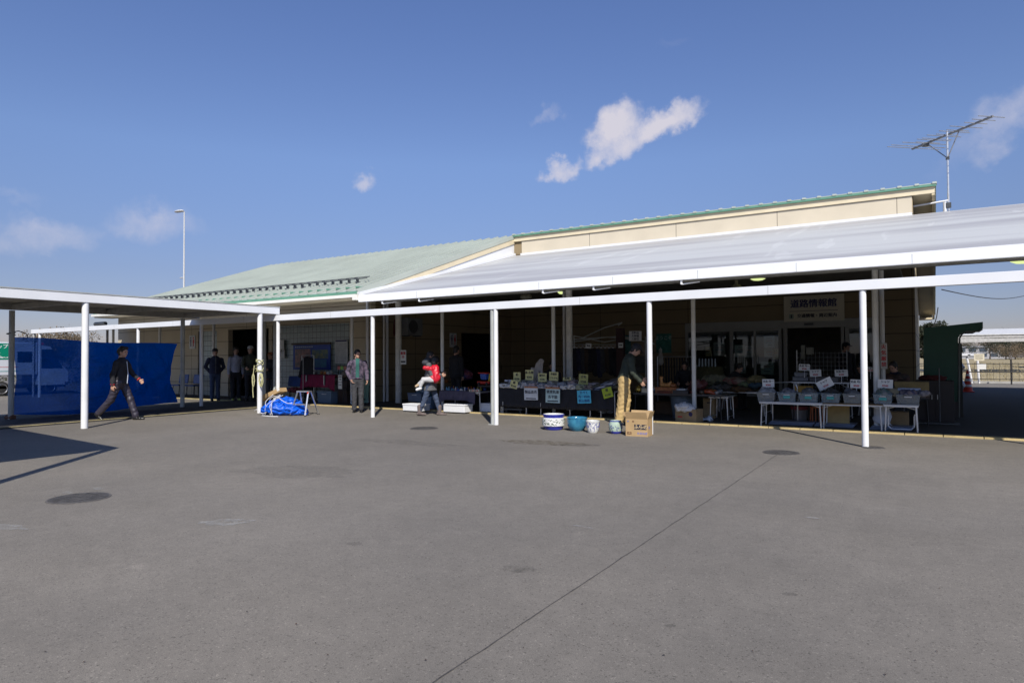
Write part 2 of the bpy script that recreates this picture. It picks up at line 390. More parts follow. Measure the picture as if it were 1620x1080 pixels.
def sdf_obj(name, parts, m, parent=None, smooth=True):
    vs = []; fs = []; o = 0
    for V_, F_ in parts: vs.append(V_); fs.append(F_+o); o += len(V_)
    V_ = np.concatenate(vs); F_ = np.concatenate(fs)
    me = bpy.data.meshes.new(name); me.from_pydata(V_.tolist(), [], F_.tolist()); me.shade_smooth() if smooth else None
    for mm in (m if isinstance(m, (list, tuple)) else [m]): me.materials.append(mm)
    ob = bpy.data.objects.new(name, me); COL.objects.link(ob); ob.parent = parent
    return ob

def hand_prims(wr, fdir, side, palmn, curl=.5):
    """palm and five separate bent fingers; fdir finger direction, palmn palm normal (fingers curl towards it)"""
    f_ = np.array(fdir, float); f_ /= np.linalg.norm(f_); n_ = np.array(palmn, float); n_ -= f_*(n_@f_); n_ /= np.linalg.norm(n_); s_ = np.cross(n_, f_)*side
    P = [('c', wr, wr+f_*.03, .024, .028), ('c', wr+f_*.03+s_*.02, wr+f_*.085+s_*.024, .016, .014), ('c', wr+f_*.03-s_*.02, wr+f_*.08-s_*.026, .016, .013), ('c', wr+f_*.03, wr+f_*.087, .017, .014)]
    for i, (o, l) in enumerate(((.028, .068), (.010, .076), (-.009, .071), (-.027, .056))):
        b = wr+f_*(.085-.004*abs(i-1))+s_*o; a1 = curl*(.7+.12*i); a2 = a1+curl*1.1; a3 = a2+curl*.8
        j1 = b+(f_*math.cos(a1)+n_*math.sin(a1)+s_*o*.8)*l*.45; j2 = j1+(f_*math.cos(a2)+n_*math.sin(a2))*l*.32; j3 = j2+(f_*math.cos(a3)+n_*math.sin(a3))*l*.25
        P += [('c', b, j1, .0095, .009), ('c', j1, j2, .009, .008), ('c', j2, j3, .008, .0068)]
    t0 = wr+f_*.028+s_*.026; t1 = t0+(f_*.6+s_*.75+n_*.25)*.042; t2 = t1+(f_*.85+s_*.3+n_*.3)*.03
    P += [('c', t0, t1, .014, .0105), ('c', t1, t2, .0105, .008)]
    return P

def rotm(yaw=0, pitch=0, roll=0):
    return np.array((Matrix.Rotation(yaw, 3, 'Z') @ Matrix.Rotation(pitch, 3, 'Y') @ Matrix.Rotation(roll, 3, 'X')))
def person(label, loc, face, H=1.70, lean=0, legs=((0, 0), (0, 0)), arms=((0, .12, .1, 0), (0, .12, .1, 0)), head=(0, 0), top=None, pants=None, shoes=None, hair='short', cap=None,
           bulk=1.0, hem=.86, vox=.013, stance=.10, group=None, hands=True, wr=.006, coat_mat2=None, z0=0.03, leg_w=1.0, boots=False, skin=None, shirt=None):
    """legs: (thigh forward angle, knee bend) right, left; arms: (forward, outward, elbow bend, inward)"""
    sc = H/1.72
    root_loc = (loc[0], loc[1], z0)
    A = lambda *x: np.array(x, float)
    X = A(1, 0, 0)
    # ---- skeleton at unit scale
    pel = A(0, 0, 0); J = {}
    for i, sd_ in enumerate((-1, 1)):
        a, b = legs[i]; hp = pel+A(0, sd_*.09, 0); kn = hp+A(math.sin(a), sd_*(stance-.09)*.4, -math.cos(a))*.43; s = a-b
        an = kn+A(math.sin(s), sd_*(stance-.09)*.5, -math.cos(s))*.41; J[sd_] = (hp, kn, an, s)
    low = min(J[1][2][2], J[-1][2][2]); off = A(0, 0, .085-low)
    pel = pel+off; J = {q: (v[0]+off, v[1]+off, v[2]+off, v[3]) for q, v in J.items()}
    up = A(math.sin(lean), 0, math.cos(lean)); fw = A(math.cos(lean), 0, -math.sin(lean))
    waist = pel+up*.14; chest = pel+up*.36; neckb = pel+up*.53; hl = head[1]
    hup = A(math.sin(lean*.6+hl), 0, math.cos(lean*.6+hl)); hc = neckb+hup*.17+fw*.02
    HR = rotm(head[0], lean*.6+hl, 0)
    h = lambda x, y, z: hc+HR@A(x, y, z)
    arm = {}
    for i, sd_ in enumerate((-1, 1)):
        p, q, e, w_ = arms[i]; p0 = p+0
        sh = pel+up*.47+A(0, sd_*.175*bulk**.5, 0)
        ud = A(math.sin(p0)*math.cos(q), sd_*math.sin(q), -math.cos(p0)*math.cos(q)); el = sh+ud*.28
        fd = A(math.sin(p0+e)*math.cos(w_), -sd_*math.sin(w_)+sd_*math.sin(q)*.3, -math.cos(p0+e)*math.cos(w_)); fd /= np.linalg.norm(fd)
        wrp = el+fd*.25; arm[sd_] = (sh, el, wrp, fd)
    S = lambda P: [tuple([p[0], np.array(p[1])*sc]+([np.array(p[2])*sc, p[3]*sc, p[4]*sc] if p[0] == 'c' else [tuple(x*sc for x in p[2])])+list(p[5:] if p[0] == 'c' else p[3:])) for p in P]
    root = thing('person', label, 'person', root_loc, face, group)
    # ---- body
    B = [('c', pel+up*.02, chest, .10, .10, fw, .8), ('c', chest, neckb-up*.05, .11, .08, fw, .75), ('c', neckb-up*.03, neckb+hup*.09, .052, .050)]
    for sd_ in (-1, 1):
        hp, kn, an, s = J[sd_]; B += [('c', hp, kn, .07, .048), ('c', kn, an, .046, .034)]
        sh, el, wrp, fd = arm[sd_]; B += [('c', sh, el, .043, .036), ('c', el, wrp, .036, .025), ('c', neckb-up*.07, sh, .05, .04)]
    body = [sdf_mesh(S(B), vox, .03*sc)]
    Hd = [('e', h(-.012, 0, .03), (.095, .074, .098), HR), ('e', h(.022, 0, -.045), (.062, .056, .068), HR), ('e', h(.048, 0, -.088), (.026, .028, .022), HR),
          ('c', h(.082, 0, .012), h(.098, 0, -.022), .010, .014), ('e', h(-.01, .078, -.012), (.016, .011, .032), HR), ('e', h(-.01, -.078, -.012), (.016, .011, .032), HR),
          ('c', h(-.03, 0, -.06), h(-.045, 0, -.15), .056, .052), ('c', h(.078, .02, .028), h(.078, .045, .024), .011, .010), ('c', h(.078, -.02, .028), h(.078, -.045, .024), .011, .010),
          ('s', h(.092, .031, .005), (.014, .018, .010), HR), ('s', h(.092, -.031, .005), (.014, .018, .010), HR), ('c', h(.076, -.02, -.058), h(.076, .02, -.058), .009, .009)]
    body.append(sdf_mesh(S(Hd), vox*.6, .012*sc))
    if hands:
        for sd_ in (-1, 1):
            sh, el, wrp, fd = arm[sd_]; pn = A(0, -sd_, 0)
            if abs(fd[1]) > .8: pn = A(0, 0, -1)
            body.append(sdf_mesh(S(hand_prims(wrp, fd, sd_, pn, .45)), vox*.38, .006*sc))
    bo = sdf_obj('body', body, skin or SKIN, root)
    ey = MB()
    for y in (-.031, .031):
        c = h(.080, y, .006)*sc; ey.box(c, (.012, .024, .009), Matrix(HR.tolist()))
    ey.build('eyes', EYE, bo)
    mo = MB(); mo.box(h(.083, 0, -.058)*sc, (.006, .040, .007), Matrix(HR.tolist())); mo.build('mouth', LIP, bo)
    # ---- trousers
    T = [('c', pel+up*.07, pel-up*.02, .125, .135, fw, .78)]
    for sd_ in (-1, 1):
        hp, kn, an, s = J[sd_]; lw = leg_w
        T += [('c', hp+A(0, 0, .0), kn, .093*lw, .070*lw), ('c', kn, an+A(0, 0, .02), .070*lw, (.050 if boots else .064)*lw)]
    sdf_obj('trousers', [sdf_mesh(S(T), vox, .028*sc, wr*.8, 1, 42)], pants, root)
    # ---- shoes
    for sd_ in (-1, 1):
        hp, kn, an, s = J[sd_]; pit = max(0.0, -s*.9) if an[2] > .12 else 0
        if an[2] <= .12: pit = 0
        fx = A(math.cos(pit), 0, -math.sin(pit)); fz = A(math.sin(pit), 0, math.cos(pit)); o_ = A(0, sd_*.02, 0)
        P = [('c', an-fx*.045-fz*.045, an+fx*.09-fz*.055, .038, .036), ('c', an+fx*.09-fz*.055+o_*.3, an+fx*.17-fz*.060+o_, .036, .027), ('c', an+fz*.02, an-fz*.04, .044, .042)]
        if boots: P.append(('c', an+A(0, 0, .14), an, .062, .052))
        sdf_obj('boot' if boots else 'shoe', [sdf_mesh(S(P), vox*.7, .02*sc)], shoes, root)
    # ---- jacket
    k_ = bulk; hemz = pel+up*(hem-.86)
    lc = hem < .8
    Jk = [('c', hemz-up*.10, waist+up*.03, (.185 if lc else .158)*k_, .143*k_, fw, .98 if lc else .80), ('c', waist, chest+up*.05, .143*k_, .158*k_, fw, .72), ('c', pel+up*.445+A(0, -.115, 0), pel+up*.445+A(0, .115, 0), .070*k_**.5, .070*k_**.5),
          ('c', neckb-up*.06, neckb+up*.015, .090, .066)]
    if shirt:       # what shows between the open jacket fronts
        Ji = [tuple(list(p[:3])+[p[3]+.004, p[4]+.004]+list(p[5:])) for p in Jk]
        sdf_obj('shirt', [sdf_mesh(S(Ji)+[('p', tuple((hemz+up*.03)*sc), tuple(-up)), ('p', (0, shirt[1], 0), (0, 1, 0)), ('p', (0, -shirt[1], 0), (0, -1, 0)), ('p', (.03, 0, 0), (-1, 0, 0))], vox*.8, .03*sc, wr, 5, 30)], shirt[0], root)
    Jt = sdf_mesh(S(Jk)+[('p', tuple(hemz*sc), tuple(-up))], vox, .03*sc, wr*1.2, 5, 30); Jk = []
    for sd_ in (-1, 1):
        sh, el, wrp, fd = arm[sd_]; Jk += [('c', sh-up*.012, el, .066*k_**.6, .055*k_**.6), ('c', el, wrp-fd*.01, .055*k_**.6, .043*k_**.5)]
    sdf_obj('jacket', [Jt, sdf_mesh(S(Jk), vox, .02*sc, wr*1.1, 5, 34)], top, root)
    # ---- hair / cap
    if hair:
        Hh = [('e', h(-.022, 0, .045), (.104, .086, .100), HR), ('e', h(-.055, 0, -.02), (.060, .076, .085), HR), ('s', h(.098, 0, -.030), (.080, .10, .098), HR)]
        if hair == 'long': Hh += [('c', h(-.05, 0, -.02), h(-.075, 0, -.20), .085, .05)]
        if hair == 'messy': Hh += [('e', h(.04, .02, .10), (.06, .06, .04), HR), ('e', h(-.09, 0, .02), (.05, .07, .08), HR), ('e', h(.0, -.05, .09), (.07, .05, .045), HR)]
        sdf_obj('hair', [sdf_mesh(S(Hh), vox*.6, .012*sc, .004, 2, 90)], HAIR, root)
    if cap:
        C_ = [('e', h(-.012, 0, .075), (.108, .092, .075), HR), ('s', h(0, 0, -.02), (.2, .2, .07), HR)]
        co = sdf_obj('cap', [sdf_mesh(S(C_), vox*.6, .01*sc)], cap, root)
        sdf_obj('brim', [sdf_mesh(S([('e', h(.10, 0, .052), (.075, .072, .010), rotm(head[0], lean*.6+hl+.12, 0))]), vox*.45, .006)], cap, co)
    ARM[root.name] = [(np.array(arm[s_][2])*sc, np.array(arm[s_][3])) for s_ in (-1, 1)]
    return root
ARM = {}
def to_cam(p): return math.atan2(-p[1], -p[0])
# ------------------------------------------------------------------ ground
g = MB(); g.add([(-1500, -600, 0), (1500, -600, 0), (1500, 2500, 0), (-1500, 2500, 0)], [(0, 1, 2, 3)]); struct(g.build('ground', ASPH))
KY = 14.22                      # kerb line of the market walkway
g = MB(); g.b2(-16.95, 12, KY+.26, 24.35, -.1, .03); g.b2(-31.3, -16.95, KY+.26, 15.75, -.1, .03); g.b2(-20.5, -16.95, -6, KY+.26, -.1, .03)
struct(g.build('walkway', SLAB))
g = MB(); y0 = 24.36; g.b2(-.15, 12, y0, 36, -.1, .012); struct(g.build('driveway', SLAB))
YST = mat('kerb_stone_yellow', (.56, .43, .20), .8, .16, 2.5, bump=.3, bscale=60)
YLN = mat('worn_yellow_line', (.50, .42, .20), .8, .25, 3)
g = MB(); x = -16.6
while x < 12: g.b2(x, x+.585, KY, KY+.25, -.1, .034); x += .6
k = struct(g.build('kerb', YST))
g = MB()
y = -6
while y < KY-.1: g.b2(-17.05, -16.97, y, y+1.17, -.1, .035); y += 1.2
g.b2(-20.6, -20.5, -6, 14, -.1, .035); g.b2(-31.3, -20.6, KY, KY+.1, -.1, .035)
struct(g.build('kerb_line', YLN))
g = MB(); g.b2(-33.9, -33.8, -6, 40, -.1, .004); struct(g.build('road_marking', mat('road_paint', (.7, .7, .68), .7, .15, 4)))
# sawn joint in the asphalt running towards the building
g = MB(); x0 = -1.955; pts = []; yy = -2.0
jr = random.Random(3); L_ = []
while yy < 10.6: L_.append((x0+jr.uniform(-.004, .004), yy)); yy += .12
for (a, b), (c, d) in zip(L_, L_[1:]): wd = .0032+jr.uniform(-.0012, .0016); g.add([(a-wd, b, .004), (a+wd, b, .004), (c+wd, d, .004), (c-wd, d, .004)], [(0, 1, 2, 3)])
struct(g.build('pavement_joint', mat('joint_filler', (.075, .07, .066), .9, .3, 30)))
MH = mat('cast_iron_cover', (.075, .07, .066), .75, .3, 12, bump=.8, bscale=60)
def manhole(px, py, r, label):
    p = G(px, py); t = thing('manhole_cover', label, 'manhole cover', (p.x, p.y, 0), 0, 'round manhole covers in the forecourt')
    m = MB(); m.lathe([(r, 0), (r, .006), (r-.012, .007)], 48, close=True); m.build('frame', mat('cover_rim', (.12, .11, .10), .8, .2, 20), t)
    m = MB(); m.lathe([(r-.02, .003), (r-.02, .010)], 48, close=True)
    n = int(r/.06)
    for i in range(-n, n+1):
        for j in range(-n, n+1):
            if (i*i+j*j)**.5*.055 < r-.06: m.box((i*.055, j*.055, .0115), (.03, .03, .003))
    m.build('lid', MH, t)
manhole(125, 788, .30, 'large dark round manhole cover at the left of the forecourt nearest the camera')
manhole(671, 677.5, .30, 'round manhole cover in front of the woman carrying a child')
manhole(1236, 716, .27, 'round manhole cover at the far end of the long pavement joint')
manhole(1382, 708, .17, 'small round cover at the foot of the rightmost front post')
# stains and specks
def blot(name, px, py, a, b, rz, m, seed, z=.0042):
    r_ = random.Random(seed); p = G(px, py); n = 22; pts = []
    for i in range(n):
        t = 2*math.pi*i/n; q = 1+r_.uniform(-.22, .22); x, y = a*q*math.cos(t), b*q*math.sin(t)
        pts.append((p.x+x*math.cos(rz)-y*math.sin(rz), p.y+x*math.sin(rz)+y*math.cos(rz), z))
    m_ = MB(); m_.add(pts, [tuple(range(n))]); return struct(m_.build(name, m))
def stain(name, col, strength):
    m = mat(name, col, .9, .1, 5); n, b, L = nodes_of(m)
    t = n.nodes.new('ShaderNodeTexCoord'); o = n.nodes.new('ShaderNodeTexNoise'); o.inputs['Scale'].default_value = 9; o.inputs['Detail'].default_value = 8; o.inputs['Roughness'].default_value = .75
    L(t.outputs['Object'], o.inputs['Vector']); r = n.nodes.new('ShaderNodeMapRange'); L(o.outputs['Fac'], r.inputs[0]); r.inputs[1].default_value = .38; r.inputs[2].default_value = .60; r.inputs[3].default_value = 0; r.inputs[4].default_value = strength
    L(r.outputs[0], b.inputs['Alpha']); return m
ST1 = stain('pale_stain', (.42, .41, .38), .5); ST2 = stain('damp_stain', (.07, .065, .055), .30); ST3 = stain('brown_stain', (.16, .13, .08), .45); ST4 = stain('faint_stain', (.10, .095, .085), .16)
blot('pavement_stain', 358, 826, .24, .12, .6, ST1, 1); blot('pavement_stain', 12, 834, .22, .08, .2, ST1, 2); blot('pavement_stain', 915, 704, .42, .14, .5, ST2, 3)
blot('pavement_stain', 860, 700, .9, .25, .2, ST3, 4); blot('pavement_stain', 155, 773, .12, .05, 0, ST1, 5); blot('pavement_stain', 105, 779, .10, .05, 0, ST1, 6)
blot('pavement_stain', 470, 745, .9, .45, .3, ST4, 7); blot('pavement_stain', 640, 700, 1.2, .25, .1, ST4, 8); blot('pavement_stain', 820, 900, .12, .07, .4, ST2, 15); blot('pavement_stain', 560, 860, .07, .04, .4, ST2, 16); blot('pavement_stain', 1060, 990, .03, .02, .4, ST2, 17); blot('pavement_stain', 1250, 940, .05, .03, .4, ST2, 18)
blot('pavement_stain', 922, 833, .10, .03, 0, ST1, 9); blot('pavement_stain', 1285, 819, .06, .03, 0, ST1, 10)
r_ = random.Random(33); g = MB()
for i in range(70):
    p = G(r_.uniform(20, 1600), 700+r_.random()**.8*370); s_ = r_.uniform(.003, .009); a = r_.uniform(0, 3)
    g.add([(p.x+s_*math.cos(a), p.y+s_*math.sin(a), .006), (p.x-s_*.5*math.sin(a), p.y+s_*.5*math.cos(a), .009), (p.x-s_*math.cos(a), p.y-s_*math.sin(a), .005), (p.x+s_*.5*math.sin(a), p.y-s_*.5*math.cos(a), .007)], [(0, 1, 2, 3)])
o = g.build('leaf_litter', mat('leaf_bits', (.10, .05, .03), .9, .5, 9, color2=(.035, .03, .028))); tag(o, 'tiny brown leaf bits and dark specks scattered over the asphalt', 'litter', kind='stuff')
# ------------------------------------------------------------------ field, fence, far things at the right
DRY = mat('dry_grass', (.40, .32, .18), .95, .2, .5, bump=.5, bscale=8, color2=(.30, .25, .13))
g = MB(); g.add([(-60, 41.2, .02), (160, 41.2, .02), (160, 300, .02), (-60, 300, .02)], [(0, 1, 2, 3)]); struct(g.build('field', DRY))
g = MB(); g.b2(-5, 60, 40.9, 41.2, -.1, .10); struct(g.build('field_kerb', mat('concrete', (.42, .41, .38), .85, .1, 3)))
r_ = random.Random(11); g = MB()
for i in range(18000):
    x = r_.uniform(1, 60); y = 41.4+r_.random()**1.6*90; hh = r_.uniform(.05, .26)*(1.5 if r_.random() < .08 else 1); a = r_.uniform(0, 6.3); wd = .008+y*.0002
    g.add([(x-wd*math.cos(a), y-wd*math.sin(a), .02), (x+wd*math.cos(a), y+wd*math.sin(a), .02), (x+r_.uniform(-.12, .12), y+r_.uniform(-.12, .12), hh)], [(0, 1, 2)])
o = g.build('dry_grass', mat('grass_blades', (.42, .34, .19), .95, .2, .3, color2=(.24, .20, .10))); tag(o, 'tall dry winter grass covering the field beyond the black fence', 'grass', kind='stuff')
fy = 39.85
t = thing('wire_fence', 'black post and rail fence along the dry field', 'fence', (3.4, fy, 0))
for i in range(-1, 9):
    m = MB(); m.tube([(i*3.0-.05, 0, 0), (i*3.0-.05, 0, 1.22)], .035, 8); m.build('post', BLACKM, t)
for z in (.25, .60, 1.0):
    m = MB(); m.tube([(-4, -.05, z), (26, -.05, z)], .018 if z != .6 else .03, 6); m.build('rail', BLACKM, t)
m = MB()
for i in range(120): m.tube([(-4+i*.25, .02, .2), (-4+i*.25, .02, 1.05)], .006, 4, False)
m.build('mesh_wires', BLACKM, t)
def wall_sign(name, label, cat, p, wd, ht, m, rz=0, **k):
    t = thing(name, label, cat, p, rz, k.get('group')); q = MB(); q.box((0, 0, 0), (wd, .02, ht)); q.build('board', m, t, bevel=.003); return t
p = PV(1549, 565, fy-.12); t = wall_sign('notice_board', 'cream notice tied high on the black fence', 'notice', p, .42, .34, mat('cream_notice', (.75, .68, .5), .7))
for i in range(4):
    m = MB(); m.box((0, -.012, .1-i*.06), (.30, .003, .014)); m.build('text_line', INK, t)
p = PV(1553, 580, fy-.12); t = wall_sign('notice_board', 'crumpled white sheet tied under the cream notice on the fence', 'notice', p, .36, .26, PAPER)
t = thing('safety_cone', 'red and white striped traffic cone standing beside white bags', 'traffic cone', (1.26, 31.3, .012))
RED = mat('cone_red', (.62, .04, .02), .5, .08, 5); CW = mat('cone_white', (.8, .8, .78), .4, .05)
q = MB(); q.box((0, 0, .015), (.42, .42, .03)); q.build('base', RED, t, bevel=.01)
q = MB()
zs = [0.03, .2, .29, .42, .51, .62, .70, .84]
for i in range(7):
    q.cur = i % 2; f_ = lambda z: .15*(1-z/.95)+.018
    q.lathe([(f_(zs[i]), zs[i]), (f_(zs[i+1]), zs[i+1])], 20, close=(i == 6))
q.build('cone_body', [RED, CW], t, smooth='auto')
for (px, py, rx, lab) in ((1519, 603, .22, 'white sack slumped against the green shelter'), (1521, 575, .16, 'white bag hanging beside the green shelter wall'), (1515, 618, .22, 'pile of greenish netting bags on the ground by the cone')):
    p = PV(px-5, py, 30.5); z0 = p.z
    o = sdf_obj('bag', [sdf_mesh([('e', (0, 0, 0), (rx*.8, .25, rx)), ('e', (.1, -.1, -.12), (rx*.7, .2, rx*.7)), ('e', (-.08, .05, .16), (rx*.5, .15, rx*.5))], .03, .05, .03, 4, 14)], mat('white_plastic_bag', (.72, .72, .72), .4, .1, 3) if 'green' not in lab[:14] and 'net' not in lab else mat('green_net', (.30, .36, .26), .7, .3, 6))
    o.location = (p.x, p.y, max(.26, z0)); tag(o, lab, 'bag', None)
# two tilted white cantilever posts beyond the fence
for i, (x0, x1, yb) in enumerate(((1538, 1529, 606), (1549, 1546, 606))):
    b = G(x0, yb); b = PV(x0, 606, 40.6); tp = PV(x1, 562-(0 if i else 0), 40.6)
    t = thing('barrier_post', ('white leaning T shaped post beyond the fence', 'upright white T shaped post beyond the fence')[i], 'post', (b.x, b.y, 0), 0, 'white T shaped posts beyond the fence')
    q = MB(); q.tube([(0, 0, 0), (tp.x-b.x, 0, tp.z)], .05, 8); q.build('pole', WHITE, t)
    q = MB(); q.box((tp.x-b.x-.12, 0, tp.z+.02), (.62, .3, .12)); q.build('head', WHITE, t, bevel=.03)
# far pale greenhouse band, building, trees
q = MB(); q.b2(9, 90, 84, 92, 0, 1.55); 
for i in range(40): q.b2(9+i*2, 9.12+i*2, 83.9, 84, 0, 1.6)
o = q.build('greenhouse', mat('greenhouse_film', (.36, .40, .45), .4, .15, .4)); tag(o, 'long low pale greenhouse across the dry field', 'greenhouse')
t = thing('apartment_block', 'distant grey building with dark window bands on the horizon', 'building', (PV(1549, 556, 230).x, 230, 0))
q = MB(); q.b2(-8, 8, 0, 10, 0, 3.3); q.build('wall', mat('far_wall', (.42, .42, .44), .8), t)
q = MB(); q.b2(-8.4, 8.4, -.3, 10.3, 3.3, 3.7); q.build('roof', mat('far_roof', (.28, .29, .32), .8), t)
for zz in (.6, 2.0):
    for i in range(6): q = MB(); q.b2(-7.4+i*2.5, -5.7+i*2.5, -.05, 0, zz, zz+1); q.build('window', mat('far_glass', (.08, .1, .13), .2), t)
BARK = mat('winter_bark', (.16, .125, .10), .9, .2, 3)
def tree(x, y, h_, w_, kind, label, seed, grp):
    r_ = random.Random(seed); t = thing('tree', label, 'tree', (x, y, 0), 0, grp)
    tr = MB(); cr = MB(); tips = []
    def limb(p, d, l, r, lev):
        q = p+d*l*.5+Vector((r_.uniform(-.1, .1), r_.uniform(-.1, .1), 0))*l*.3; e = p+d*l
        (tr if lev < 2 else cr).tube([p, q, e], [r, r*.8, r*.55], 5 if lev < 2 else 3, False); tips.append((e, lev))
        if lev < (4 if kind == 'bare' else 2):
            for i in range(4 if lev < 2 else 3):
                nd = (d+Vector((r_.uniform(-1, 1), r_.uniform(-1, 1), r_.uniform(-.25, .8)))*.85).normalized(); limb(e-d*l*r_.uniform(0, .5), nd, l*r_.uniform(.6, .85), r*.55, lev+1)
    limb(Vector((0, 0, 0)), Vector((0, 0, 1)), h_*.3, h_*.03, 0)
    tr.build('trunk', BARK, t)
    if kind != 'bare':
        n = 6500
        cl = [(Vector((r_.gauss(0, w_*.27), r_.gauss(0, w_*.27), h_*r_.uniform(.25, .95))), r_.uniform(.09, .2)*w_) for _ in range(34)]
        for i in range(n):
            c, rr = r_.choice(cl); v = Vector((r_.gauss(0, 1), r_.gauss(0, 1), r_.gauss(0, .8))).normalized()*rr*r_.uniform(.5, 1.05); p = c+v; s = h_*r_.uniform(.016, .034)
            a = Vector((r_.gauss(0, 1), r_.gauss(0, 1), r_.gauss(0, 1))).normalized()*s; b = Vector((r_.gauss(0, 1), r_.gauss(0, 1), r_.gauss(0, 1))).normalized()*s
            cr.add([p, p+a, p+a+b, p+b], [(0, 1, 2, 3)])
    cr.build('crown', BARK if kind == 'bare' else (mat('evergreen_leaf', (.035, .042, .022), .8, .3, .6) if kind == 'green' else mat('brown_leaf', (.16, .12, .075), .9, .25, .6)), t)
    return t
tr_specs = [(1511, 250, 5.6, 7, 'bare', 'bare winter tree just beside the green shelter edge'), (1524, 245, 4.6, 7, 'brown', 'brownish bush tree left of the distant grey building'),
            (1566, 220, 6.6, 9, 'bare', 'tall bare branching tree right of the distant grey building'), (1577, 240, 5.4, 10, 'brown', 'brown round tree behind the bare branching tree'),
            (1591, 215, 5.6, 11, 'green', 'dark evergreen tree in the middle of the right tree row'), (1606, 210, 5.8, 12, 'green', 'dark evergreen tree second from the right edge of the photo'),
            (1622, 205, 6.2, 13, 'green', 'dark evergreen tree cut by the right edge of the photo'), (1598, 195, 3.4, 9, 'brown', 'low brown scrub in front of the dark evergreens')]
for i, (px, Y, hh, ww, kd, lab) in enumerate(tr_specs):
    p = PV(px, 560, Y); tree(p.x, Y, hh, ww, kd, lab, 50+i, 'trees beyond the field')
for i, px in enumerate((66, 80, 95, 112)):
    d = _d(px, 540); s = 130/math.hypot(d[0], d[1]); tree(d[0]*s, d[1]*s, (5.5, 6.2, 5.8, 5.0)[i], 8, 'brown' if i % 2 else 'bare', ('bare tree far left just above the blue netting', 'brown tree above the blue netting, left of the middle', 'bare tree above the middle of the blue netting', 'brown tree above the blue netting beside the white post')[i], 80+i, 'far trees behind the parked van')
for i, px in enumerate((1463, 1475, 1487)):
    p = PV(px, 520, 95); tree(p.x, 95, 5.15+.2*(i % 2), 3.0, 'green', ('treetop touching the building corner above the green shelter', 'middle treetop above the green shelter roof', 'rightmost treetop above the green shelter roof')[i], 120+i, 'treetops over the green shelter')

# ------------------------------------------------------------------ main building
GREEN = mat('green_roof_metal', (.46, .50, .44), .5, .06, .7, metal=.05)
GREEND = mat('green_roof_trim', (.13, .30, .21), .45, .08, 2)
bl = thing('roadside_building', 'long cream panelled rest area building with pale green standing seam roof', 'building')
EY, EZ, RY, RZ_ = 15.0, 3.62, 24.5, 6.82          # eave and ridge of the left wing
RX0, RX1 = -31.9, -15.3                             # left and right rake of the front slope
WL, WR, WF, WB = -31.4, -15.5, 15.8, 24.4           # walls
m = MB()                                            # front wall of the left wing, around its openings
def wall_open(m, x0, x1, z1, y, th, ops):
    cur = x0
    for a, b, za, zb in sorted(ops):
        m.b2(cur, a, y, y+th, 0, z1)
        if za > 0: m.b2(a, b, y, y+th, 0, za)
        m.b2(a, b, y, y+th, zb, z1); cur = b
    m.b2(cur, x1, y, y+th, 0, z1)
XW = lambda px, y=15.8: PV(px, 560, y).x
e0, e1 = XW(361), XW(425); gb0, gb1 = XW(430), XW(553); ng0, ng1 = XW(313), XW(343)
ZT = PV(500, 513, 15.8).z
wall_open(m, WL, WR, 3.75, WF, .2, [(ng0, ng1, 0, 2.6), (e0, e1, 0, 2.62), (gb0, gb1, .25, ZT)])
m.build('front_wall', CREAMW, bl)
m = MB(); 
y_t0, y_t1 = 20.75, 23.6
m.b2(WR-.2, WR, WF+.2, y_t0, 0, 2.45); m.b2(WR-.2, WR, y_t1, WB-.003, 0, 2.45); m.prism([(WR-.2, WF+.2, 2.45), (WR-.2, WB-.003, 2.45), (WR-.2, WB-.003, 6.35), (WR-.2, WF+.2, 3.7)], (.2, 0, 0)); m.build('side_wall', CREAM_SHADED_SIDE, bl)
m = MB(); m.b2(WL, WL+.2, WF+.2, 34, 0, 3.5); m.build('left_end_wall', CREAM_SHADED_SIDE, bl)
d0, d1 = PV(1085, 560, WB).x, PV(1390, 560, WB).x
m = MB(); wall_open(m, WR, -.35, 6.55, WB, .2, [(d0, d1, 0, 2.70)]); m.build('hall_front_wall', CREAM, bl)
m = MB(); m.b2(-.55, -.35, WB+.2, 34, 0, 3.7); m.build('right_end_wall', CREAME, bl)
m = MB(); m.prism([(-.55, WB+.2, 3.7), (-.55, 34, 3.7), (-.55, WB+.2, 6.6)], (.2, 0, 0)); m.build('right_gable', CREAME, bl)
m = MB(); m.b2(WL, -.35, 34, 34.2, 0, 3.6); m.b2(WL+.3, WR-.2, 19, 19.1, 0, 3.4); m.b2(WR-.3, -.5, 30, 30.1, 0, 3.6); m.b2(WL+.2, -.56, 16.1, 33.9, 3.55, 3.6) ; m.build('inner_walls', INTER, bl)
m = MB(); m.b2(WL, WR-.25, WF+.25, 34, 0, .02); m.b2(WR-.2, -.6, WB+.25, 34, 0, .02); m.build('floor', mat('hall_floor', (.16, .15, .14), .4, .1, 1), bl)
# roof: front slope of the left wing, back slope over everything
def slope(m, x0, x1, ya, za, yb, zb, th=.10, rib=.455, rh=.06, rw=.04):
    dn = Vector((0, zb-za, -(yb-ya))).normalized()*-1
    if dn.z < 0: dn = -dn
    A_, B_, C_, D_ = Vector((x0, ya, za)), Vector((x1, ya, za)), Vector((x1, yb, zb)), Vector((x0, yb, zb))
    m.prism([A_, B_, C_, D_], -dn*th)
    n = int((x1-x0)/rib)
    for i in range(n+1):
        x = x0+rw/2+(x1-x0-rw)*i/n
        m.prism([(x-rw/2, ya-.02, za), (x+rw/2, ya-.02, za), (x+rw/2, yb, zb), (x-rw/2, yb, zb)], dn*rh)
    return dn
m = MB(); dn = slope(m, RX0, RX1, EY, EZ, RY, RZ_); rf = m.build('roof', GREEN, bl)
m = MB(); slope(m, RX0, .28, RY+.02, RZ_, 35.2, 3.35); m.build('back_roof', GREEN, bl)
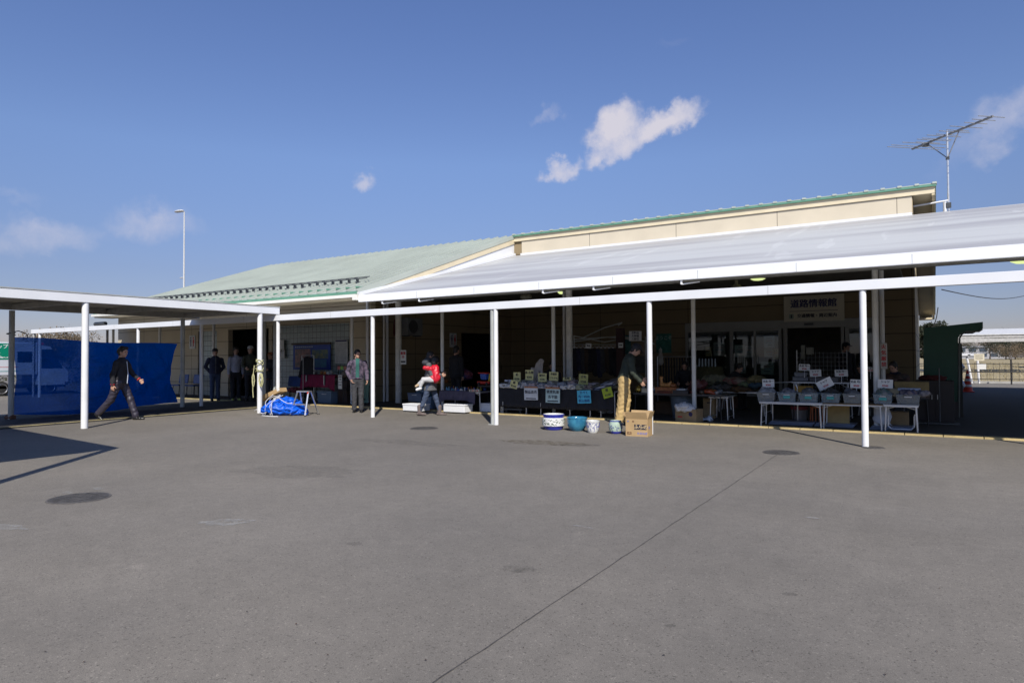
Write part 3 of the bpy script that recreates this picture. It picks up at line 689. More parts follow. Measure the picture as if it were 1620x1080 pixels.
m = MB()                                             # ridge cap with the seam ends showing along it
m.b2(RX1, .28, RY-.28, RY-.02, RZ_-.10, RZ_-.03)
m.build('ridge_trim', GREEND, bl)
m = MB(); n = 34
for i in range(n): x = RX1+.02+(.28-RX1-.1)*i/(n-1); m.b2(x-.02, x+.10, RY-.30, RY, RZ_-.03, RZ_+.03)
m.b2(RX1, .28, RY-.26, RY, RZ_-.03, RZ_+.0); m.build('ridge_cap', GREEN, bl)
m = MB(); m.b2(RX1, .24, WB-.10, WB-.003, RZ_-.30, RZ_-.1); m.build('ridge_fascia', CREAM2, bl)
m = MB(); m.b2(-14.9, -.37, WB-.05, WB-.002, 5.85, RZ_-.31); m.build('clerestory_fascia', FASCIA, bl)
m = MB(); m.b2(-14.9, -.37, WB-.16, WB-.052, 5.86, 5.97); m.build('wall_flashing', WHITE2, bl)
# right rake overhang: board and soffit
m = MB(); m.prism([(.16, RY+.02, RZ_-.32), (.16, 35.2, 3.05), (.16, 35.2, 3.24), (.16, RY+.02, RZ_-.11)], (.08, 0, 0)); m.build('right_rake_board', CREAM2, bl)
m = MB(); m.prism([(-.34, RY+.02, RZ_-.25), (.15, RY+.02, RZ_-.25), (.15, 35.1, 3.12), (-.34, 35.1, 3.12)], (0, 0, .02)); m.b2(-.34, .15, 34.2, 35.1, 3.02, 3.1); m.build('right_soffit', CREAM2, bl)
# left wing: right rake boards, cream then green, white flashing triangle down to the canopy
def zr(y): return EZ+(RZ_-EZ)*(y-EY)/(RY-EY)
m = MB(); m.prism([(RX1-.02, EY, zr(EY)-.12), (RX1-.02, RY, zr(RY)-.12), (RX1-.02, RY, zr(RY)+.03), (RX1-.02, EY, zr(EY)+.03)], (.06, 0, 0)); m.build('rake_edge', GREEN, bl)
m = MB(); m.prism([(RX1-.04, EY, zr(EY)-.30), (RX1-.04, RY, zr(RY)-.34), (RX1-.04, RY, zr(RY)-.125), (RX1-.04, EY, zr(EY)-.125)], (.06, 0, 0)); m.build('rake_board', CREAM2, bl)
CY0, CZ0, CY1, CZ1 = 15.0, 3.42, 24.3, 5.86          # translucent canopy slope
def zc(y): return CZ0+(CZ1-CZ0)*(y-CY0)/(CY1-CY0)
m = MB(); m.prism([(RX1-.06, EY+.8, zc(EY+.8)), (RX1-.06, RY-.1, zc(RY-.1)), (RX1-.06, RY-.1, zr(RY)-.34), (RX1-.06, EY+.8, zr(EY+.8)-.30)], (.04, 0, 0))
for y in (17.6, 20.2, 22.6): m.b2(RX1-.02, RX1-.005, y, y+.02, zc(y), zr(y)-.35)
m.build('side_flashing', WHITE2, bl)
m = MB(); m.bar((RX1+.05, EY, zc(EY)+.10), (RX1+.05, RY-.2, zc(RY-.2)+.10), .14, .10); m.build('step_flashing', WHITE2, bl)
# eave: dark green edge, white gutter, soffit
m = MB(); m.b2(RX0, RX1-.02, EY-.03, EY, EZ-.10, EZ-.01); m.build('eave_edge', GREEND, bl)
m = MB(); m.b2(RX0, RX1+.02, EY-.13, EY+.0, EZ-.21, EZ-.115); m.build('gutter', mat('cream_white', (.80, .78, .70), .5, .04, 2), bl)
m = MB(); m.b2(RX0, RX1, EY+.005, WF-.005, EZ-.26, EZ-.215); m.build('soffit', CREAM2, bl)
m = MB(); m.b2(RX1-.10, RX1+.04, EY-.14, WF, EZ-.30, EZ-.20); m.build('gutter_end', mat('cream_white', (.8, .78, .7)), bl)
# snow guard: a rail on black brackets above the eave
m = MB(); n = 38
for i in range(n):
    x = RX0+.4+(-.9+RX1-RX0-.4)*i/(n-1)*.975; y = EY+1.25; z = zr(y)
    m.box((x, y, z+.10), (.025, .12, .12)); m.box((x, y-.07, z+.17), (.13, .03, .03)); m.box((x, y+.16, z+.06), (.02, .30, .02))
m.tube([(RX0+.4, EY+1.17, zr(EY+1.2)+.17), (RX1-.75, EY+1.17, zr(EY+1.2)+.17)], .018, 6); m.tube([(RX0+.4, EY+1.3, zr(EY+1.3)+.2), (RX1-.75, EY+1.3, zr(EY+1.3)+.2)], .016, 6)
m.build('snow_guard', DARKM, bl)
m = MB()
for i in range(36): x = RX0+.23+i*.455; m.box((x, EY+.42, zr(EY+.42)+.035), (.10, .12, .05))
m.bar((RX0+.2, EY+.42, zr(EY+.42)+.035), (RX1-.2, EY+.42, zr(EY+.42)+.035), .03, .02)
m.build('eave_clips', GREEND, bl)
# glass block walls
GLB = mat('glass_block', (.34, .40, .38), .25, .1, 3, spec=.8); n_, b_, L_2 = nodes_of(GLB)
br = n_.nodes.new('ShaderNodeTexBrick'); tcx = n_.nodes.new('ShaderNodeTexCoord'); mp = n_.nodes.new('ShaderNodeMapping'); mp.inputs['Rotation'].default_value = (R(90), 0, 0)
L_2(tcx.outputs['Object'], mp.inputs[0]); L_2(mp.outputs[0], br.inputs['Vector']); br.inputs['Scale'].default_value = 1; br.offset = 0; br.inputs['Brick Width'].default_value = .20; br.inputs['Row Height'].default_value = .20; br.inputs['Mortar Size'].default_value = .012
br.inputs['Color1'].default_value = (.30, .37, .36, 1); br.inputs['Color2'].default_value = (.38, .44, .42, 1); br.inputs['Mortar'].default_value = (.16, .17, .16, 1)
L_2(br.outputs['Color'], b_.inputs['Base Color'])
bp = n_.nodes.new('ShaderNodeBump'); bp.inputs['Strength'].default_value = .8; bp.inputs['Distance'].default_value = .02; wv = n_.nodes.new('ShaderNodeTexNoise'); wv.inputs['Scale'].default_value = 14
L_2(tcx.outputs['Object'], wv.inputs['Vector']); L_2(wv.outputs['Fac'], bp.inputs['Height']); L_2(bp.outputs[0], b_.inputs['Normal'])
m = MB(); m.b2(gb0, gb1, WF+.06, WF+.14, .25, ZT); m.build('glass_blocks', GLB, bl)
m = MB(); m.b2(ng0+.3, ng1, WF+.06, WF+.14, 0.03, 2.6); m.build('glass_blocks', GLB, bl)
m = MB(); m.b2(ng0, ng0+.28, WF+.04, WF+.14, 0, 2.6); m.build('panel', mat('dark_panel', (.10, .10, .10), .6), bl)
# downpipes on the wing
for x, y in ((RX1-.25, WF-.12), (XW(587)+.15, 16.4)):
    m = MB(); m.tube([(x, y, .03), (x, y, EZ-.3)], .05, 10); m.build('downpipe', WHITE, bl)
m = MB(); m.tube([(XW(183)+.3, EY+.2, 3.1), (XW(183)-.6, EY+.2, 3.1)], .09, 10); m.build('floodlight', DARKM, bl)
# entrance glazing of the hall
FRM = mat('aluminium_frame', (.36, .35, .31), .45, .05, 3)
GL = glass_mat('window_glass')
XD = lambda px: PV(px, 560, WB).x
m = MB(); m.b2(d0, d1, WB-.06, WB+.02, 2.42, 2.70); m.build('door_header', FRM, bl)
mull = [(1085, 1089), (1155, 1160), (1193, 1196), (1232, 1237), (1240, 1246), (1331, 1336), (1338, 1344), (1386, 1390)]
for a, b in mull:
    m = MB(); m.b2(XD(a), XD(b), WB-.04, WB+.06, .02, 2.419); m.build('mullion', FRM, bl)
for a, b in ((1089, 1155), (1160, 1193), (1196, 1232), (1344, 1386)):
    wn_ = MB(); wn_.b2(XD(a), XD(b), WB-.02, WB+.04, 2.36, 2.418); wn_.b2(XD(a), XD(b), WB-.02, WB+.04, .025, .12); w_ = wn_.build('window', FRM, bl)
    q = MB(); q.b2(XD(a), XD(b), WB+.005, WB+.015, .121, 2.359); q.build('pane', GL, w_)
m = MB(); m.b2(XD(1281)-.15, XD(1281)+.15, WB-.10, WB-.061, 2.50, 2.58); m.build('door_sensor', DARKM, bl)
pr_ = random.Random(4)
for i, (px, py, wd, ht, colr) in enumerate(((1098, 560, .2, .42, (.5, .48, .4)), (1121, 556, .22, .35, (.55, .42, .22)), (1138, 552, .42, .5, (.45, .44, .4)), (1170, 555, .34, .42, (.6, .6, .55)), (1184, 556, .3, .4, (.52, .5, .48)),
                                           (1217, 541, .36, .42, (.62, .62, .64)), (1217, 558, .34, .28, (.6, .62, .6)), (1227, 560, .2, .36, (.55, .5, .3)), (1214, 582, .44, .46, (.42, .46, .36)), (1172, 583, .34, .34, (.4, .4, .36)), (1100, 583, .3, .3, (.42, .42, .4)))):
    p = PV(px, py, WB+.03); t = wall_sign('poster', ('pale poster taped inside the glass front, number %s from the left of the upper row' % ('first second third fourth fifth sixth'.split()[i]) if i < 6 else
        ('pale notice under the tall white poster on the glass', 'small yellowish notice at the right end of the glass posters', 'greenish poster low on the glass beside the doorway', 'grey poster low on the middle glass pane', 'grey poster low on the leftmost glass pane')[i-6]), 'poster', p, wd, ht, mat('poster_%d' % i, colr, .7, .15, 3), group='posters on the glass front')
    for j in range(4): q = MB(); q.box((pr_.uniform(-.03, .03), -.0125, ht*(.3-j*.18)), (wd*pr_.uniform(.4, .75), .003, .018)); q.build('text_line', mat('poster_ink_%d' % (j % 3), ((.05, .05, .08), (.3, .05, .05), (.05, .15, .3))[j % 3], .7), t)
# ------------------------------------------------------------------ sign over the doors
a_, c_ = PV(1240, 470, WB-.04), PV(1336, 505, WB-.04); zt, zb = PV(1288, 467, WB).z, PV(1288, 508, WB).z
sw, sh_ = c_.x-a_.x, zt-zb
t = thing('entrance_sign', 'cream sign with dark blue lettering above the glass doors', 'sign', ((a_.x+c_.x)/2, WB-.05, (zt+zb)/2))
q = MB(); q.box((0, 0, 0), (sw, .06, sh_)); q.build('board', mat('sign_cream', (.66, .60, .46), .5, .04, 2), t, bevel=.004)
NAVY = mat('navy_letters', (.02, .02, .10), .4, .05)
text('道路情報館', sw*.155, NAVY, t, 0, -.034, sh_*.17, bold=.012)
q = MB(); q.box((0, -.033, -sh_*.10), (sw*.80, .004, .014)); q.build('rule', INK, t)
text('交通情報・周辺案内', sw*.073, INK, t, sw*.055, -.034, -sh_*.29, bold=.006)
q = MB(); q.box((-sw*.37, -.033, -sh_*.29), (sw*.075, .004, sw*.085)); q.build('information_mark', mat('info_green', (.30, .38, .30), .5), t)
text('i', sw*.09, INK, t, -sw*.37, -.037, -sh_*.29, bold=.01)

# ------------------------------------------------------------------ translucent canopy over the market
cp = thing('market_canopy', 'big white sloping corrugated canopy with white gutter over the market stalls', 'canopy')
SHEET = mat('canopy_sheet', (.62, .63, .66), .5, .02, 2)
n_, b_, L_2 = nodes_of(SHEET)
gg = n_.nodes.new('ShaderNodeNewGeometry'); sp = n_.nodes.new('ShaderNodeSeparateXYZ'); L_2(gg.outputs['Position'], sp.inputs[0])
mpv = n_.nodes.new('ShaderNodeMapping'); mpv.inputs['Scale'].default_value = (.08, .95, .15); L_2(gg.outputs['Position'], mpv.inputs[0])
no = n_.nodes.new('ShaderNodeTexNoise'); no.inputs['Scale'].default_value = 1.0; no.inputs['Detail'].default_value = 4; L_2(mpv.outputs[0], no.inputs['Vector'])
cr = n_.nodes.new('ShaderNodeValToRGB'); L_2(no.outputs['Fac'], cr.inputs[0]); cr.color_ramp.elements[0].position = .40; cr.color_ramp.elements[0].color = (.42, .415, .41, 1); cr.color_ramp.elements[1].position = .56; cr.color_ramp.elements[1].color = (.57, .575, .55, 1)
mp2 = n_.nodes.new('ShaderNodeMapping'); mp2.inputs['Scale'].default_value = (3.2, .5, .5); mp2.inputs['Rotation'].default_value = (0, 0, .35); L_2(gg.outputs['Position'], mp2.inputs[0])
no2 = n_.nodes.new('ShaderNodeTexNoise'); no2.inputs['Scale'].default_value = .55; no2.inputs['Detail'].default_value = 3; L_2(mp2.outputs[0], no2.inputs['Vector'])
r2 = n_.nodes.new('ShaderNodeMapRange'); L_2(no2.outputs['Fac'], r2.inputs[0]); r2.inputs[1].default_value = .62; r2.inputs[2].default_value = .66; r2.inputs[3].default_value = 1; r2.inputs[4].default_value = 1.10
v = n_.nodes.new('ShaderNodeVectorMath'); v.operation = 'SCALE'; L_2(cr.outputs[0], v.inputs[0]); L_2(r2.outputs[0], v.inputs['Scale']); L_2(v.outputs[0], b_.inputs['Base Color'])
CX0, CX1 = -15.25, 14.0
m = MB(); vs = []; fs = []; nx = 20
for i in range(nx+1):
    x = CX0+(CX1-CX0)*i/nx; dz = 0
    vs += [(x, CY0+.12, zc(CY0+.12)+.04+dz), (x, CY1, zc(CY1)+.04+dz)]
for i in range(nx): fs.append((2*i, 2*i+2, 2*i+3, 2*i+1))
m.add(vs, fs); m.build('roof_sheet', SHEET, cp, smooth=True)
m = MB(); m.b2(CX0, CX1, CY0-.02, CY0+.13, CZ0-.16, CZ0+.065); m.build('gutter', WHITE2, cp)
m = MB(); m.prism([(.7, CY1+.01, CZ1+.0), (CX1, CY1+.01, CZ1), (CX1, 31, 5.38), (.7, 31, 5.38)], (0, 0, -.05)); m.build('unseen_shade_roof', SHEET, cp)  # added roof, hidden from the camera, that carries the canopy's shade further back
for x in (2.5, 13.2):
    m = MB(); m.tube([(x+10.7*(x < 3), 30.8, .01), (x+10.7*(x < 3), 30.8, 5.3)], .1, 12); m.build('column', mat('column_paint', (.72, .70, .62)), cp) if x > 3 else None  # support for the added rear roof
m = MB()
for i in range(14): m.b2(CX0+2.4+i*2.1, CX0+2.41+i*2.1, CY0-.024, CY0-.0205, CZ0-.16, CZ0+.03)
m.build('gutter_joints', GREYP, cp)
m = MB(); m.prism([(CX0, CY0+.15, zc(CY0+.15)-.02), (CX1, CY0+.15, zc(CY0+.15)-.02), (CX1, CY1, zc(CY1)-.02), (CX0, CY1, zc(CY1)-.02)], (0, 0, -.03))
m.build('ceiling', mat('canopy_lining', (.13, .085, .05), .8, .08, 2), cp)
m = MB(); m.b2(CX0, CX1, 15.95, 16.10, 3.30, 3.46); m.build('eave_beam', mat('beam_cream', (.45, .43, .37), .6), cp)
for x in np.arange(-14.5, 14, 2.25):
    m = MB(); m.bar((x, 15.2, zc(15.2)-.12), (x, 24.2, zc(24.2)-.12), .08, .12); m.build('rafter', mat('rafter_paint', (.25, .21, .16), .7), cp)
for px, r in ((630.5, .10), (901, .09), (1387, .058)):
    x = PV(px, 600, 16.0).x; m = MB(); m.tube([(x, 16.0, .03), (x, 16.0, 3.3)], r, 16); m.build('column', mat('column_paint', (.72, .70, .62), .5, .04), cp, smooth='auto')
for px, r in ((607.5, .035), (893, .035), (1397, .05)):
    x = PV(px, 600, 16.2).x; m = MB(); m.tube([(x, 16.2, .03), (x, 16.2, 3.3)], r, 10); m.build('downpipe', mat('pipe_paint', (.66, .65, .60), .5, .04), cp, smooth='auto')
x = 6.2
for x in (6.2, 13.2):
    m = MB(); m.tube([(x, 16.0, .03), (x, 16.0, 3.3)], .105, 16); m.build('column', mat('column_paint', (.72, .70, .62)), cp, smooth='auto')
for px, py in ((605, 482), (663, 474), (859, 461), (939, 455), (1078, 445)):
    p = PV(px, py, 15.05); m = MB(); m.tube([(p.x, 15.05, 3.32), (p.x, 15.05, 3.16)], .028, 8); m.tube([(p.x, 15.05, 3.16), (p.x+.35, 15.3, 3.22)], .016, 6); m.build('gutter_outlet', WHITE, cp)
LG = mat('lamp_shade_glow', (.8, .85, .45), .4, .02, 2, emit=((.80, .92, .38), .75))
for i, (px, py, on, lab) in enumerate(((1199, 440, 1, 'glowing yellow green dome lamp under the canopy, left of the entrance sign'), (1165, 462, 1, 'glowing dome lamp half hidden behind the front beam'), (888, 462, 1, 'small glowing dome lamp beside the middle column'), (1618, 412, 1, 'glowing dome lamp at the right edge of the photo'), (832, 471, 0, 'unlit pale conical lamp under the canopy left of the middle column'))):
    p = PV(px, py, 18.5 if i != 3 else 17); zz = zc(p.y)-.05
    t = thing('ceiling_lamp', lab, 'lamp', (p.x, p.y, zz), 0, 'round lamps under the canopy'); rr = .24 if i in (0, 3) else .2
    if i == 2: rr = .13
    q = MB(); q.lathe([(.045, 0), (.045, p.z-zz+.22), (rr*.5, p.z-zz+.2), (rr, p.z-zz+.05), (rr, p.z-zz+.03)], 20); q.build('housing', mat('lamp_housing', (.32, .29, .2), .5), t, smooth='auto')
    q = MB(); q.lathe([(.001, p.z-zz-.07), (rr*.5, p.z-zz-.055), (rr*.85, p.z-zz-.015), (rr*.98, p.z-zz+.03)], 24); q.build('lamp_shade', LG if on else mat('lamp_off', (.5, .5, .4), .5), t, smooth=True)
# ------------------------------------------------------------------ front walkway frame
wk = thing('walkway_canopy', 'low white covered walkway on slim posts running in front of the market', 'canopy')
FY, U0, SP = 12.10, -.896, 3.64
bx0 = PV(52, 525, FY).x
m = MB(); m.b2(bx0, 9.5, FY-.07, FY+.05, 2.545, 2.705); m.build('front_beam', WHITE2, wk, bevel=.006)
m = MB()
for i in range(11): x = U0+.37-i*3.64+1.82; m.b2(x-.003, x+.003, FY-.073, FY-.0705, 2.55, 2.70)
m.build('beam_joints', GREYP, wk)
RYY, RZZ = 14.9, 2.93
m = MB(); m.b2(bx0, 9.5, RYY-.05, RYY+.05, 2.80, 2.915); m.build('rear_beam', WHITE2, wk)
m = MB(); nx = int((9.5-bx0)/.05); vs = []; fs = []
for i in range(nx+1):
    x = bx0+.02+(9.46-bx0)*i/nx; dz = .008*math.sin(x*2*math.pi/.2); vs += [(x, FY+.055, 2.672+dz), (x, RYY+.62, 2.990+dz)]
for i in range(nx): fs.append((2*i, 2*i+2, 2*i+3, 2*i+1))
m.add(vs, fs); m.build('roof_sheet', mat('walkway_roof_sheet', (.55, .55, .54), .5), wk)
for k_ in range(-2, 11):
    x = U0-k_*SP
    if x < bx0: x = bx0+.12
    r = .052
    m = MB(); m.tube([(x, FY, 0), (x, FY, 2.545)], r, 14); (m.box((x, FY, .006), (.16, .16, .012)) if k_ == 2 else None); m.build('post', WHITE if k_ != 2 else GREYP, wk, smooth='auto')
    if k_ == 2: m = MB(); m.tube([(x+.10, FY-.02, 0), (x+.10, FY-.02, 2.545)], .05, 14); m.build('post', WHITE, wk, smooth='auto')
    m = MB(); m.tube([(x, RYY, .03), (x, RYY, 2.80)], .05, 12); m.build('rear_post', mat('rear_post_paint', (.74, .74, .70), .5, .05), wk, smooth='auto')
# ------------------------------------------------------------------ left walkway
lw = thing('side_walkway_canopy', 'white covered walkway with ribbed underside running away at the left', 'canopy')
LX0, LX1 = -19.25, -15.5; LY0, LY1 = 1.9, 12.14
m = MB(); m.b2(LX1-.06, LX1+.06, LY0, LY1, 2.73, 2.92); m.build('front_beam', WHITE2, lw, bevel=.006)
m = MB(); m.b2(LX1-.065, LX1-.055, LY0, LY1, 2.92, 2.935); m.b2(LX1-.02, LX1+.07, LY0, LY1, 2.921, 2.945); m.build('beam_cap', GREYP, lw)
m = MB(); m.b2(LX0-.10, LX0+.06, LY0, LY1-.05, 2.74, 2.935); m.build('rear_beam', mat('underside_paint', (.34, .33, .31), .7, .1), lw)
m = MB(); ny = int((LY1-LY0)/.04); vs = []; fs = []
for i in range(ny+1):
    y = LY0+.01+(LY1-LY0-.02)*i/ny; dz = .02*(1 if math.sin(y*2*math.pi/.3) > 0 else -1); vs += [(LX0-.1, y, 2.92+dz), (LX1-.06, y, 2.90+dz)]
for i in range(ny): fs.append((2*i, 2*i+2, 2*i+3, 2*i+1))
m.add(vs, fs); m.build('roof_sheet', mat('deck_sheet', (.50, .46, .36), .6, .1, 2), lw, solid=.004)
for y in np.arange(2.66, 12.2, 2.24):
    m = MB(); m.b2(LX0+.06, LX1-.06, y-.04, y+.04, 2.74, 2.86); m.build('cross_beam', mat('cross_beam_paint', (.40, .38, .33), .6), lw)
for k_, y in enumerate((2.66, 7.12, 11.55)):
    m = MB(); m.tube([(LX1-.02, y, 0), (LX1-.02, y, 2.73)], .068, 16); m.build('post', WHITE, lw, smooth='auto')
    m = MB(); m.tube([(LX0+.02, y+.02, .03), (LX0+.02, y+.02, 2.72)], .062, 16); m.build('rear_post', GREYP, lw, smooth='auto')
m = MB(); p = PV(418, 560, 13.3); m.tube([(p.x, 13.3, .0), (p.x, 13.3, 2.74)], .06, 12); m.build('post', GREYP, lw, smooth='auto')
m = MB(); p = PV(434.5, 560, 13.2); m.tube([(p.x, 13.2, .0), (p.x, 13.2, 2.74)], .045, 12); m.build('post', GREYP, lw, smooth='auto')
m = MB(); m.tube([(LX0+.1, 7.17, .07), (LX0-.1, 7.1, .07)], .07, 8); m.build('post_foot', mat('rusty_iron', (.16, .08, .05), .9), lw)
# branch of the side walkway, standing left of the camera, which throws the pointed shadow
bc = thing('branch_canopy', 'continuation of the side walkway towards the left foreground, seen only by its pointed shadow', 'canopy')
sdx, sdy = math.sin(SUN_AZ)/math.tan(SUN_EL), math.cos(SUN_AZ)/math.tan(SUN_EL)   # shadow offset per metre of height
H_ = 2.82
def cast(px, py): p = G(px, py); return (p.x+sdx*H_, p.y-sdy*H_, H_)
T_ = cast(178, 709); A_ = cast(3, 677); Bq = cast(0, 762); C1 = cast(130, 716); C2 = cast(0, 731)
far = (A_[0]-3.4, A_[1]+.25, H_)
m = MB(); m.bar(T_, A_, .12, .12); m.build('beam', WHITE2, bc)
ext = tuple(T_[i]+(Bq[i]-T_[i])*2.1 for i in range(3))
m = MB(); m.bar((T_[0]-.02, T_[1]+.02, H_), ext, .16, .14); m.build('beam', WHITE2, bc)
c2e = tuple(C1[i]+(C2[i]-C1[i])*2.6 for i in range(3))
m = MB(); m.add([A_, (A_[0], c2e[1]-1, H_), c2e, C1, T_], [(0, 1, 2, 3, 4)]); m.build('roof_sheet', mat('deck_sheet', (.5, .46, .36)), bc, solid=.03)
for p in (ext,): m = MB(); m.tube([(p[0], p[1], 0), (p[0], p[1], H_)], .06, 10); m.build('post', WHITE, bc)
# ------------------------------------------------------------------ green shelter, far walkway
GS = mat('shelter_green', (.010, .075, .042), .5, .06, 3)
sx = PV(1461, 560, 18.2).x; Y0 = 18.2
def sp2(px, py): p = PV(px, py, Y0); return (p.x, Y0, p.z)
prof = [sp2(1461, 668), sp2(1461, 519), sp2(1555, 509), sp2(1555, 519.5), sp2(1549, 523), sp2(1530, 523.5), sp2(1521, 527), sp2(1516, 534), sp2(1515, 666)]
prof[0] = (prof[0][0], Y0, .03); prof[-1] = (prof[-1][0], Y0, .03)
t = thing('green_shelter', 'dark green metal shelter with curved overhanging roof beside the building', 'shelter')
m = MB(); m.prism(prof, (0, 2.6, 0)); m.build('side_panel', GS, t)
pts = [(sp2(x, y)[0], Y0-.01, sp2(x, y)[2]) for x, y in ((1554, 520.5), (1549, 524), (1530, 524.5), (1522, 528), (1518, 535), (1517, 660))]
m = MB(); m.tube(pts, .022, 6); m.build('edge_trim', mat('shelter_trim', (.18, .19, .17), .6), t)
m = MB(); m.b2(sp2(1490, 660)[0], sp2(1517, 660)[0], Y0-.03, Y0-.002, .03, .40); m.build('plinth', mat('shelter_plinth', (.07, .06, .055), .7), t)
m = MB(); m.b2(sp2(1517, 660)[0]+.002, sp2(1525, 660)[0], Y0+.3, Y0+2.5, .03, sp2(1517, 536)[2]-.1); m.build('frame', mat('shelter_frame', (.05, .045, .04), .7), t)
fw_ = thing('far_walkway_roof', 'distant white flat covered walkway roof beyond the forecourt', 'canopy')
Yf = 66; pa, pb_ = PV(1500, 545, Yf), PV(1700, 545, Yf); zb_, zt_ = PV(1580, 540.5, Yf).z, PV(1580, 528, Yf).z; ztt = PV(1580, 521, Yf+6).z
m = MB(); m.b2(pa.x, pb_.x, Yf, Yf+.3, zb_, zt_-.35); m.b2(pa.x, pb_.x, Yf-.02, Yf+.3, zt_-.3, zt_-.08) ; m.build('fascia', mat('far_fascia', (.50, .49, .47), .6), fw_)
m = MB(); m.prism([(pa.x, Yf-.1, zt_-.08), (pb_.x, Yf-.1, zt_-.08), (pb_.x, Yf+6, ztt), (pa.x, Yf+6, ztt)], (0, 0, .06)); m.build('roof_sheet', mat('far_roof_white', (.66, .66, .64), .6), fw_)
for i in range(4): m = MB(); x = pb_.x-1-i*.01 if i == 0 else pb_.x+4*i; m.tube([(x, Yf+1, 0), (x, Yf+1, zt_-.3)], .08, 8); m.build('post', WHITE, fw_)
m = MB(); m.b2(pa.x, pb_.x, Yf+.3, Yf+6, zt_-.45, zt_-.40); m.build('soffit', mat('far_soffit', (.4, .38, .34), .7), fw_)
# ------------------------------------------------------------------ antenna, lamps, wire
ap = PV(1501, 338, 24.9)
t = thing('tv_antenna', 'tall rooftop television antenna on a mast behind the building corner', 'antenna', (ap.x, 24.9, 0))
mt = PV(1494, 212, 24.9); L3 = lambda p: (p.x-ap.x, p.y-24.9, p.z)
m = MB(); m.tube([(0, 0, 6.02), (0, 0, mt.z+.08)], .030, 8); m.build('mast', STEEL, t)
m = MB(); m.box((-.0, 0, PV(1495, 251, 24.9).z), (.10, .10, .08)); m.box((0, 0, PV(1499, 325, 24.9).z), (.14, .1, .16)); m.build('clamp', DARKM, t)
bzz = mt.z; bR, bLf = G(1571, 184, bzz), G(1443, 236, bzz)
m = MB(); m.bar(L3(bLf), L3(bR), .055, .055); m.build('boom', mat('weathered_alu', (.22, .22, .22), .5, .2), t)
dv = (bR-bLf); bl_ = dv.length; dv.normalize(); pn = Vector((dv.y, -dv.x, 0))
for i, (f_, l_) in enumerate(((.03, 2.05), (.09, 2.05), (.19, 1.75), (.22, .9), (.30, 1.25), (.34, 1.1), (.43, 1.25), (.47, .8), (.56, 1.1), (.60, .8), (.70, 1.15), (.81, .8), (.90, .8), (.985, .9))):
    c = bLf+dv*bl_*f_; m = MB(); m.tube([L3(c-pn*l_/2), L3(c+pn*l_/2)], .013, 5); m.build('element', mat('weathered_alu', (.22, .22, .22)), t)
c = bLf+dv*bl_*.19; m = MB(); m.box(L3(c-Vector((0, 0, .04))), (.2, .12, .10)); m.build('feed_box', DARKM, t)
for f_ in (.2, .62):
    c = bLf+dv*bl_*f_; m = MB(); m.tube([L3(c), (0, 0, PV(1495, 251, 24.9).z)], .016, 5); m.build('brace', mat('weathered_alu', (.22, .22, .22)), t)
m = MB(); m.tube([(-.95, -.15, 6.25), (0, 0, 6.35)], .03, 8); m.tube([(-.1, 0, 6.3), (-.1, 0, 5.96)], .05, 8); m.build('wall_bracket', WHITE, t)
def lamp(px, pyt, Y, lab, sc, pyb):
    p = PV(px, pyt, Y); t = thing('street_lamp', lab, 'street lamp', (p.x, Y, 0), 0, 'street lamps beyond the roof')
    m = MB(); m.tube([(0, 0, 0), (0, 0, p.z)], [.14*sc, .075*sc], 10); m.build('pole', mat('galvanised', (.62, .62, .60), .5, .05), t)
    m = MB(); ex = -1.25*sc
    o = sdf_obj('lamp_head', [sdf_mesh([('e', (ex*.68, -.25*sc, .12*sc), (.98*sc, .36*sc, .17*sc)), ('e', (ex*.2, -.1*sc, .06*sc), (.35*sc, .14*sc, .1*sc))], .04*sc, .08*sc)], mat('lamp_grey', (.66, .66, .64), .4), t); o.location = (0, 0, p.z)
lamp(291.5, 335, 52, 'tall street lamp with oval head rising behind the green roof', 1.0, 445)
lamp(292, 440, 118, 'far small street lamp just above the left end of the roof', 1.15, 445)
wa, wb = PV(1490, 458, 30), PV(1625, 467, 60)
m = MB(); pts = []
for i in range(15): s = i/14; q = wa.lerp(wb, s); q.z -= .3*math.sin(math.pi*s); pts.append(q)
m.tube(pts, .022, 5); tag(m.build('overhead_wire', BLACKM), 'thin black wire sagging from the building corner to the right', 'wire')
wa, wb = PV(1484, 486, 34.5), PV(1477, 517, 34.5)
m = MB(); m.tube([wa, (wa+wb)/2+Vector((.03, 0, 0)), wb], .02, 5); tag(m.build('hanging_chain', BLACKM), 'short rain chain hanging from the right eave corner', 'chain')
# ------------------------------------------------------------------ people
def cloth(name, c, **k): return mat(name, c, k.pop('rough', .85), k.pop('var', .15), k.pop('vs', 6), bump=.35, bscale=k.pop('bs', 25), **k)
BLK = cloth('black_cloth', (.018, .018, .022)); NVY = cloth('navy_cloth', (.022, .025, .05)); DGR = cloth('dark_grey_cloth', (.045, .045, .05)); KHK = cloth('khaki_cloth', (.50, .35, .15), var=.1)
OLV = cloth('olive_cloth', (.05, .055, .035)); WHK = cloth('pale_knit', (.42, .42, .48)); PLM = cloth('plum_nylon', (.035, .03, .045), rough=.45, vs=3); TWD = cloth('grey_tweed', (.10, .10, .105), vs=90, var=.7)
DNM = cloth('denim', (.05, .07, .12)); REDJ = cloth('red_nylon', (.55, .012, .03), rough=.4); SHB = mat('black_shoe', (.015, .015, .015), .35, .2); SHY = mat('yellow_shoe', (.45, .48, .12), .5); BTS = mat('taupe_boot', (.16, .125, .115), .9, .1)
PAT = cloth('patchwork_cloth', (.02, .018, .035), vs=13, color2=(.14, .105, .15)); NIT = mat('grey_boot', (.1, .1, .1), .7)
ang = math.atan2
